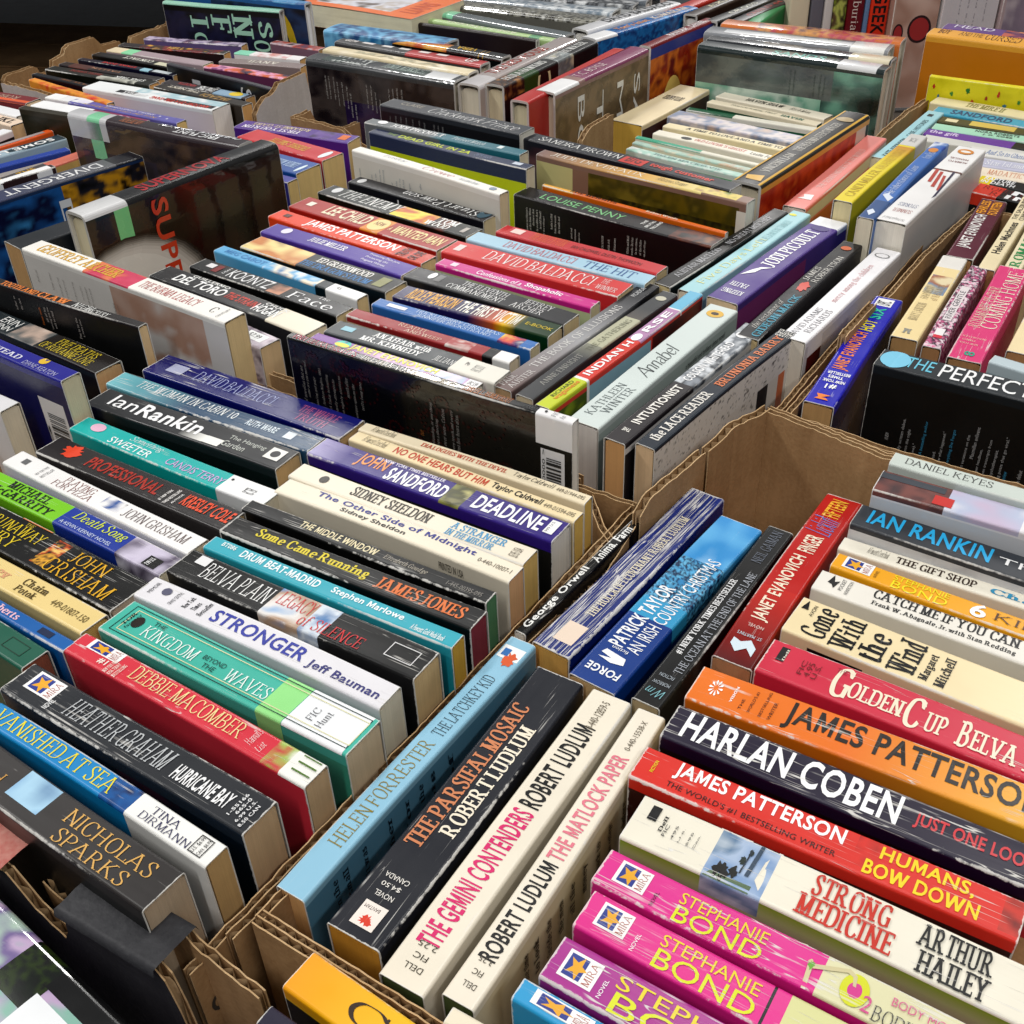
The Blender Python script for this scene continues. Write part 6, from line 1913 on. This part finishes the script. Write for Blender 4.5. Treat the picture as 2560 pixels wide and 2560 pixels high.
facing(.65, 1.64, .14, 'b8a0a0', ['P|c8b4b0,a08a98,8a7a88,d8c8c8|0|1|-1|-.02|2', 'B|4a3a5a|0|1|-1|-.62'], 'upright mauve book facing out at the right top corner')
# a paperback lying flat
m = basis(AX, -ZX, BX, Vector((-.205, 1.72, .128)) - BX * .06)
rec = dict(cls='T', L=.2, w=.03, dep=.125, base='e8702a', page='d8cfae', wear=.1, gloss=.6, seed=1.3)
make_book(empty('paperback_book', m, 'paperback with an orange framed cover lying flat on top of the others', 'book', 'books in the back middle carton'), rec,
          ['P|e4e0e0,b8a898,d8d8e0,6a5a50|.08|.75|-.86|-.1|4', 'T|LIANS|b|c84a1a|.8|.95|-.8|-.3|l'])
# plastic wrapped library book in the carton at the bottom left corner
m = Matrix.Translation((-.25, .264, 0)) @ Matrix.Rotation(R(-39), 4, 'Z')
rec = dict(cls='H', L=.238, w=.06, dep=.095, base='9a86b0', page='d8d4c8', wear=.02, gloss=1.0, seed=2.2)
make_book(empty('hardback_book', m, 'plastic wrapped library book with lilac and mint picture and white label, bottom left corner', 'book', 'books at the bottom edge'), rec,
          ['P|a890b8,8ab8a8,c0a8c8,7a6a98,b0c8b8|0|1|-1|1.1|5', 'P|141810,1c2416,2e3a1c,141810|.6|.7|.6|1.1|16', 'B|101210|.69|1|.8|1.1', 'P|3a3a24,5a3a20,8a6a4a,a8b8a8|.52|.66|-.1|.3|7', 'S|f0f2f4|.69|.985|-.1|.74', 'Y|202020|c .735 .5 .007 .035', 'T|FIC BOK|r|505058|.84|.88|.2|.5|l'])

# ------------------------------------------------------------------ cartons
def wall(parent, pts, zb=0.0, th=.0045, plies=1, mat=None, name='side_panel', seed=0, rag=.0012, outer=None):
    """corrugated board: liners with a sine flute between, along a polyline of (x, y, top)"""
    mb = MB(); W = (1, 1, 1)
    # resample
    S = []
    for i in range(len(pts) - 1):
        a, b = Vector(pts[i]), Vector(pts[i + 1]); n = max(1, int((b.xy - a.xy).length / .004))
        for k in range(n): S.append(a.lerp(b, k / n))
    S.append(Vector(pts[-1]))
    nrm = []
    for i in range(len(S)):
        d = (S[min(i + 1, len(S) - 1)] - S[max(i - 1, 0)]).xy
        d.normalize() if d.length else None
        nrm.append(Vector((-d.y, d.x)))
    tops = [S[i].z + rag * noise.noise(Vector((S[i].x * 90, S[i].y * 90, seed))) + rag * .8 * noise.noise(Vector((S[i].x * 400, S[i].y * 400, seed))) for i in range(len(S))]
    nl = plies + 1; tl = .0007; gap = (th - tl) / plies
    for k in range(nl):
        o0 = -th / 2 + k * gap; o1 = o0 + tl; b = len(mb.v)
        mo = 1 if (outer and k == 0) else 0
        for i, p in enumerate(S):
            jt = .0003 * noise.noise(Vector((p.x * 150, p.y * 150, k + seed)))
            for o in (o0, o1):
                q = p.xy + nrm[i] * (o + jt)
                mb.v.append((q.x, q.y, zb)); mb.v.append((q.x, q.y, tops[i] + (.0004 * k if k % 2 else 0)))
        for i in range(len(S) - 1):
            a, c = b + 4 * i, b + 4 * (i + 1)
            mb.face((a, a + 1, c + 1, c), [W] * 4, mo); mb.face((a + 2, c + 2, c + 3, a + 3), [W] * 4, 0); mb.face((a + 1, a + 3, c + 3, c + 1), [W] * 4, 2)
        for e in (0, len(S) - 1):
            a = b + 4 * e; mb.face((a, a + 2, a + 3, a + 1), [W] * 4, 2)
    # flutes
    L = 0; prev = S[0]; cum = [0]
    for p in S[1:]: L += (p.xy - prev.xy).length; cum.append(L); prev = p
    for k in range(plies):
        oc = -th / 2 + tl + k * gap + (gap - tl) / 2; A = (gap - tl) / 2 * .96; b = len(mb.v); n = int(L / .0009); j = 0
        per = .0075 if k % 2 == 0 else .0055
        for i in range(n + 1):
            s = L * i / n
            while j < len(cum) - 2 and cum[j + 1] < s: j += 1
            f = (s - cum[j]) / max(1e-9, cum[j + 1] - cum[j]); p = S[j].lerp(S[j + 1], f)
            o = oc + A * math.sin(2 * math.pi * s / per + .6 * noise.noise(Vector((s * 60, k, seed))))
            q = p.xy + nrm[j] * o; zt = tops[j] + (tops[j + 1] - tops[j]) * f - .0008
            mb.v.append((q.x, q.y, max(zb, zt - .05))); mb.v.append((q.x, q.y, zt))
        for i in range(n): mb.face((b + 2 * i, b + 2 * i + 2, b + 2 * i + 3, b + 2 * i + 1), [W] * 4, 2)
    return mb.build(name, [mat or M_CARD, outer or M_CARD, M_EDGE], parent)
def panel(parent, corners, mat, name, th=.004):
    mb = MB(); n = len(corners); c = [Vector(p) for p in corners]
    nn = (c[1] - c[0]).cross(c[2] - c[0]).normalized() * th
    mb.v = [tuple(p) for p in c] + [tuple(p - nn) for p in c]; W = (1, 1, 1)
    mb.face(range(n), [W] * n); mb.face(range(2 * n - 1, n - 1, -1), [W] * n)
    for i in range(n):
        j = (i + 1) % n; mb.face((i, n + i, n + j, j), [W] * 4)
    return mb.build(name, mat, parent)
def carton(loc, label):
    return empty('cardboard_carton', Matrix.Translation(loc), label, 'box', 'open cartons of books')
def rel(c, pts): return [(p[0] - c.location.x, p[1] - c.location.y, p[2]) for p in pts]
def V3(p, z): return (p[0], p[1], z)
def add(p, a=0, b=0): return (p[0] + AX.x * a + BX.x * b, p[1] + AX.y * a + BX.y * b)
def bottom(c, corners, z=-.003): panel(c, rel(c, [V3(p, z) for p in corners]), M_CARD, 'bottom_panel', .003)

# left front carton (black printed front)
lbA = (-.152, .262); lbB = (.063, .574)
lb = carton((-.152, .262, 0), 'open carton with a black printed front wall, holding the left front stacks of paperbacks')
wall(lb, rel(lb, [V3(lbA, .083), V3((-.02, .456), .084), V3(lbB, .09)]), plies=1, seed=1)
wall(lb, rel(lb, [V3(add(lbA, .006, .02), .087), V3(add((-.02, .456), .006), .085), V3(add(lbB, .003, -.045), .088)]), seed=11, name='folded_flap')
wall(lb, rel(lb, [V3(lbB, .09), V3((.034, .59), .092), V3((-.174, .718), .088), V3((-.33, .82), .088)]), seed=2)
wall(lb, rel(lb, [V3((.034, .588), .09), V3((.040, .555), .088), V3((.047, .535), .088)]), seed=12, name='folded_flap')
lbL = add(lbA, -.42)
wall(lb, rel(lb, [V3(lbL, .083), V3(add(lbL, 0, .41), .088)]), seed=3)
bottom(lb, [lbA, lbB, add(lbL, 0, .41), lbL])
# hollow rolled front wall: outer and inner black panels, a cap between two hand notches
f0 = (-.3, .352); f1 = (-.238, .306); f2 = (-.209, .287); f3 = (-.157, .256); f4 = (-.128, .238)
inn = lambda p: add(p, 0, .017)
wall(lb, rel(lb, [V3(f0, .098), V3(f1, .094), V3(add(f1, .012), .078), V3(add(f2, -.005), .072), V3(f2, .080), V3(add(f2, .003), .0955), V3(add(f3, -.003), .0955), V3(add(f3, .001), .092), V3(add(f3, .004), .07), V3(add(f3, .007), .02), V3(f4, .02)]), mat=M_CARD, outer=M_BLACKCARD, seed=5, rag=.003, name='front_panel')
wall(lb, rel(lb, [V3(inn(f0), .098), V3(inn(f1), .098), V3(add(inn(f1), .012), .092), V3(inn(f2), .090), V3(add(inn(f2), .003), .097), V3(add(inn(f3), -.003), .097), V3(inn(f3), .094), V3(add(inn(f4), -.01), .084), V3(inn(f4), .082)]), mat=M_CARD, outer=M_CARD, seed=6, rag=.003, name='front_panel')
def cap(p, q, z, mat, name):
    mb = MB(); n = 14; W = (1, 1, 1); k = 8
    for i in range(n + 1):
        t = i / n; a = (p[0] + (q[0] - p[0]) * t, p[1] + (q[1] - p[1]) * t)
        for j in range(k + 1):
            an = math.pi * j / k; o = .0078 - math.cos(an) * .0128; hh = min(math.sin(an) * 3.5, 1) * .004
            pt_ = add(a, .0012 * noise.noise(Vector((o * 300, t * 3 if 0 < i < n else t * 40, 2))) * (.8 if i in (0, n) else 0), o)
            mb.v.append((pt_[0] - lb.location.x, pt_[1] - lb.location.y, z - .003 + hh + .0008 * noise.noise(Vector((a[0] * 120, j * .5, 1)))))
    for i in range(n):
        for j in range(k): mb.face((i * (k + 1) + j, (i + 1) * (k + 1) + j, (i + 1) * (k + 1) + j + 1, i * (k + 1) + j + 1), [W] * 4)
    mb.build(name, mat, lb, smooth=True)
cap(add(f2, .001), add(f3, -.001), .0985, M_BLACKCARD, 'rolled_rim')
cap(add(f1, -.05), add(f1, -.001), .0985, make_card("red_printed_cardboard", (.35, .05, .04), (.5, .25, .2), .5), 'rolled_rim')
wall(lb, rel(lb, [V3(add(f1, .006, .010), .08), V3(add(f2, -.004, .010), .073)]), seed=9, rag=.004, name='folded_flap')
# printing on the outside of its right wall
tm = MB()
for txt, s0, s1, z0, z1 in (('GRAPES', .004, .05, .046, .058), ('OR', .01, .022, .03, .038), ('AFRICA', .026, .05, .03, .037), ('PRODUCE OF', .008, .045, .018, .023), ('STORE COOL', .008, .045, .010, .014)):
    vs2, fs2 = layout(txt, 'b'); xa, xb = min(p[0] for p in vs2), max(p[0] for p in vs2); ya, yb = min(p[1] for p in vs2), max(p[1] for p in vs2); b = len(tm.v)
    dd = (Vector(lbB) - Vector(lbA)).normalized(); oo = Vector((dd.y, -dd.x)) * .0027
    for x, y in vs2:
        s = s0 + (s1 - s0) * (x - xa) / (xb - xa); tm.v.append((dd.x * s + oo.x, dd.y * s + oo.y, z0 + (z1 - z0) * (y - ya) / (yb - ya)))
    for q in fs2: tm.face([b + i for i in q], [(.03, .025, .02)] * len(q))
tm.build('printed_lettering', M_PRINT, lb, dict(wear=0., gloss=.1, hw=1., hl=1., top=1., seed=.5))

# right front carton
c0 = (-.122, .277); c1 = (.063, .545); c2 = (.155, .636)
fc = carton((c0[0], c0[1], 0), 'open brown carton with a tall inner corner, holding the right front books')
wall(fc, rel(fc, [V3(c0, .098), V3((-.03, .41), .092), V3((.04, .512), .09), V3((.058, .540), .10)]), seed=20)
wall(fc, rel(fc, [V3((.060, .540), .108), V3((.066, .547), .115), V3((.106, .593), .118)]), seed=21, name='corner_flap', th=.006)
wall(fc, rel(fc, [V3((.1085, .596), .116), V3((.128, .616), .121), V3(c2, .122)]), seed=22, name='corner_flap', th=.006)
wall(fc, rel(fc, [V3(c2, .122), V3((.218, .578), .121), V3((.56, .356), .118)]), seed=23, plies=2, th=.008)
wall(fc, rel(fc, [V3(c0, .1), V3((-.048, .2285), .1), V3((.25, .035), .1)]), seed=24, plies=2, th=.0075)
wall(fc, rel(fc, [V3((.25, .035), .1), V3((.56, .356), .118)]), seed=26)
bottom(fc, [c0, c1, c2, (.56, .356), (.25, .035)])

# upper right carton
u0 = (.170, .642); u1 = (.412, .99)
ur = carton((u0[0], u0[1], 0), 'open brown carton at the right holding cream, pink and maroon paperbacks')
wall(ur, rel(ur, [V3(u0, .112), V3((.203, .692), .112)]), seed=30)
wall(ur, rel(ur, [V3((.203, .693), .100), V3((.226, .728), .100)]), seed=34)
wall(ur, rel(ur, [V3((.226, .729), .124), V3((.262, .782), .124)]), seed=31, name='corner_flap', th=.006)
wall(ur, rel(ur, [V3((.263, .784), .112), V3((.334, .888), .114), V3(u1, .112)]), seed=32)
wall(ur, rel(ur, [V3(u0, .112), V3(add(u0, .078), .108), V3(add(u0, .5), .108)]), seed=33)
wall(ur, rel(ur, [V3(u1, .112), V3(add(u1, .5), .112)]), seed=35)
wall(ur, rel(ur, [V3(add(u1, .5), .112), V3(add(u0, .5), .108)]), seed=36)
bottom(ur, [u0, u1, add(u1, .5), add(u0, .5)])

# middle carton
m0 = (-.335, .832); m1 = (.07, .60)
mc = carton((m0[0], m0[1], 0), 'open carton in the middle holding dark paperbacks and a crosswise row of trade paperbacks')
wall(mc, rel(mc, [V3(m0, .096), V3((-.205, .748), .098), V3((-.172, .726), .096), V3((.03, .600), .094)]), seed=40)
wall(mc, rel(mc, [V3((.166, .664), .096), V3((.4, 1.02), .1)]), seed=41)
wall(mc, rel(mc, [V3(m0, .096), V3(add(m0, 0, .33), .1)]), seed=42)
bottom(mc, [m0, (.03, .60), (.166, .664), (.4, 1.02), add(m0, 0, .33)])

# back middle carton
b0 = (-.274, 1.325); b1 = (.42, 1.28)
bm = carton((b0[0], b0[1], 0), 'open carton at the back holding plastic wrapped hardbacks and thin vintage paperbacks')
wall(bm, rel(bm, [V3(b0, .106), V3((-.235, 1.300), .106), V3((-.21, 1.285), .103), V3((-.19, 1.272), .09), V3((-.15, 1.245), .08), V3((-.0, 1.145), .08)]), seed=50, th=.006)
wall(bm, rel(bm, [V3(b0, .106), V3((-.259, 1.352), .105), V3((-.25, 1.366), .07), V3((-.1, 1.6), .06)]), seed=51, th=.006)
wall(bm, rel(bm, [V3((.36, 1.185), .1), V3((.395, 1.235), .106), V3((.434, 1.292), .106), V3((.48, 1.36), .1)]), seed=52, th=.006)
wall(bm, rel(bm, [V3((.056, 1.212), .108), V3((.066, 1.228), .118), V3((.094, 1.272), .118)]), seed=53, th=.006, name='corner_flap')
bottom(bm, [b0, (-.0, 1.145), (.36, 1.185), (.48, 1.36), (-.1, 1.6)])

# far left carton
s0 = (-.676, 1.502); s1 = (-.525, 1.752); s2 = (-.317, 1.322)
sf = carton((s0[0], s0[1], 0), 'open carton with pale outer walls and cut handle notches at the far left')
wall(sf, rel(sf, [V3(s0, .104), V3((-.62, 1.466), .104), V3((-.585, 1.443), .100), V3((-.563, 1.428), .09), V3((-.545, 1.415), .07)]), seed=60, th=.007, mat=M_CARD, outer=M_WHITECARD)
wall(sf, rel(sf, [V3(s0, .106), (-.673,1.506,.112),(-.651,1.544,.112),(-.6485,1.5485,.109),(-.647,1.551,.1),(-.636,1.568,.1),(-.6345,1.571,.112),(-.624,1.587,.115),(-.622,1.592,.122),(-.618,1.598,.125),(-.596,1.635,.125),(-.592,1.641,.116),(-.590,1.644,.112),(-.574,1.670,.111),(-.572,1.674,.102),(-.565,1.686,.102),(-.562,1.69,.111),(-.528,1.748,.112), V3(s1, .112)]), seed=61, th=.007)
wall(sf, rel(sf, [V3(s2, .111), (-.313,1.329,.119), (-.307,1.338,.125), (-.300,1.348,.126), (-.296,1.354,.130), (-.293,1.359,.135), (-.268,1.398,.136), (-.266,1.401,.11)]), seed=62, th=.007, outer=M_WHITECARD, mat=M_CARD)
wall(sf, rel(sf, [V3(s1, .116), V3((-.3, 1.66), .11)]), seed=63)
wall(sf, rel(sf, [V3((-.545, 1.415), .06), V3(s2, .06)]), seed=64, outer=M_WHITECARD)
bottom(sf, [s0, s2, (-.22, 1.62), s1])

# ------------------------------------------------------------------ tables, floor and cartons under the next table
def table(loc, yaw, sx, sy, label, apron=0):
    t = empty('folding_table', Matrix.Translation(loc) @ Matrix.Rotation(yaw, 4, 'Z'), label, 'table')
    mb = MB(); mb.box(-sx / 2, sx / 2, -sy / 2, sy / 2, -.03, 0); mb.build('table_top', M_TABLE, t)
    for i in (-1, 1):
        for j in (-1, 1):
            l = MB(); l.box(i * (sx / 2 - .12) - .016, i * (sx / 2 - .12) + .016, j * (sy / 2 - .1) - .016, j * (sy / 2 - .1) + .016, -.735, -.032); l.build('table_leg', M_BLACKCARD, t)
    return t
table((.16, .80, -.008), a33, 1.66, 2.2, 'large table carrying all the cartons of books')
table((-1.9, 4.6, .0), R(2), 3.6, 3.1, 'next table behind, shading the cartons stored beneath it')
fl = MB(); fl.box(-12, 12, -6, 18, -.76, -.745); fo = fl.build('floor', M_FLOOR); fo['kind'] = 'structure'
def floor_box(x, y, sx, sy, sz, yaw, label, z0=-.745):
    c = empty('stored_carton', Matrix.Translation((x, y, z0)) @ Matrix.Rotation(yaw, 4, 'Z'), label, 'box', 'closed cartons stored under the next table')
    mb = MB(); mb.box(-sx / 2, sx / 2, -sy / 2, sy / 2, .001, sz); mb.build('carton_body', M_CARD, c)
    for s in (-1, 1):
        f = MB(); f.box(-sx / 2, sx / 2, min(0, s * sy / 2) + .003, max(0, s * sy / 2) - .003, sz + .001, sz + .006); f.build('top_flap', M_CARD, c)
floor_box(-1.55, 3.9, .75, .5, .30, R(-12), 'wide closed carton under the next table, nearest the lit floor')
floor_box(-1.25, 2.95, .8, .55, .28, R(-30), 'closed carton on the floor just past the table edge')
floor_box(-1.75, 3.05, .6, .5, .24, R(-25), 'low closed carton at the left edge on the floor')
floor_box(-.75, 3.75, .6, .5, .34, R(8), 'closed carton deepest in shade under the next table')
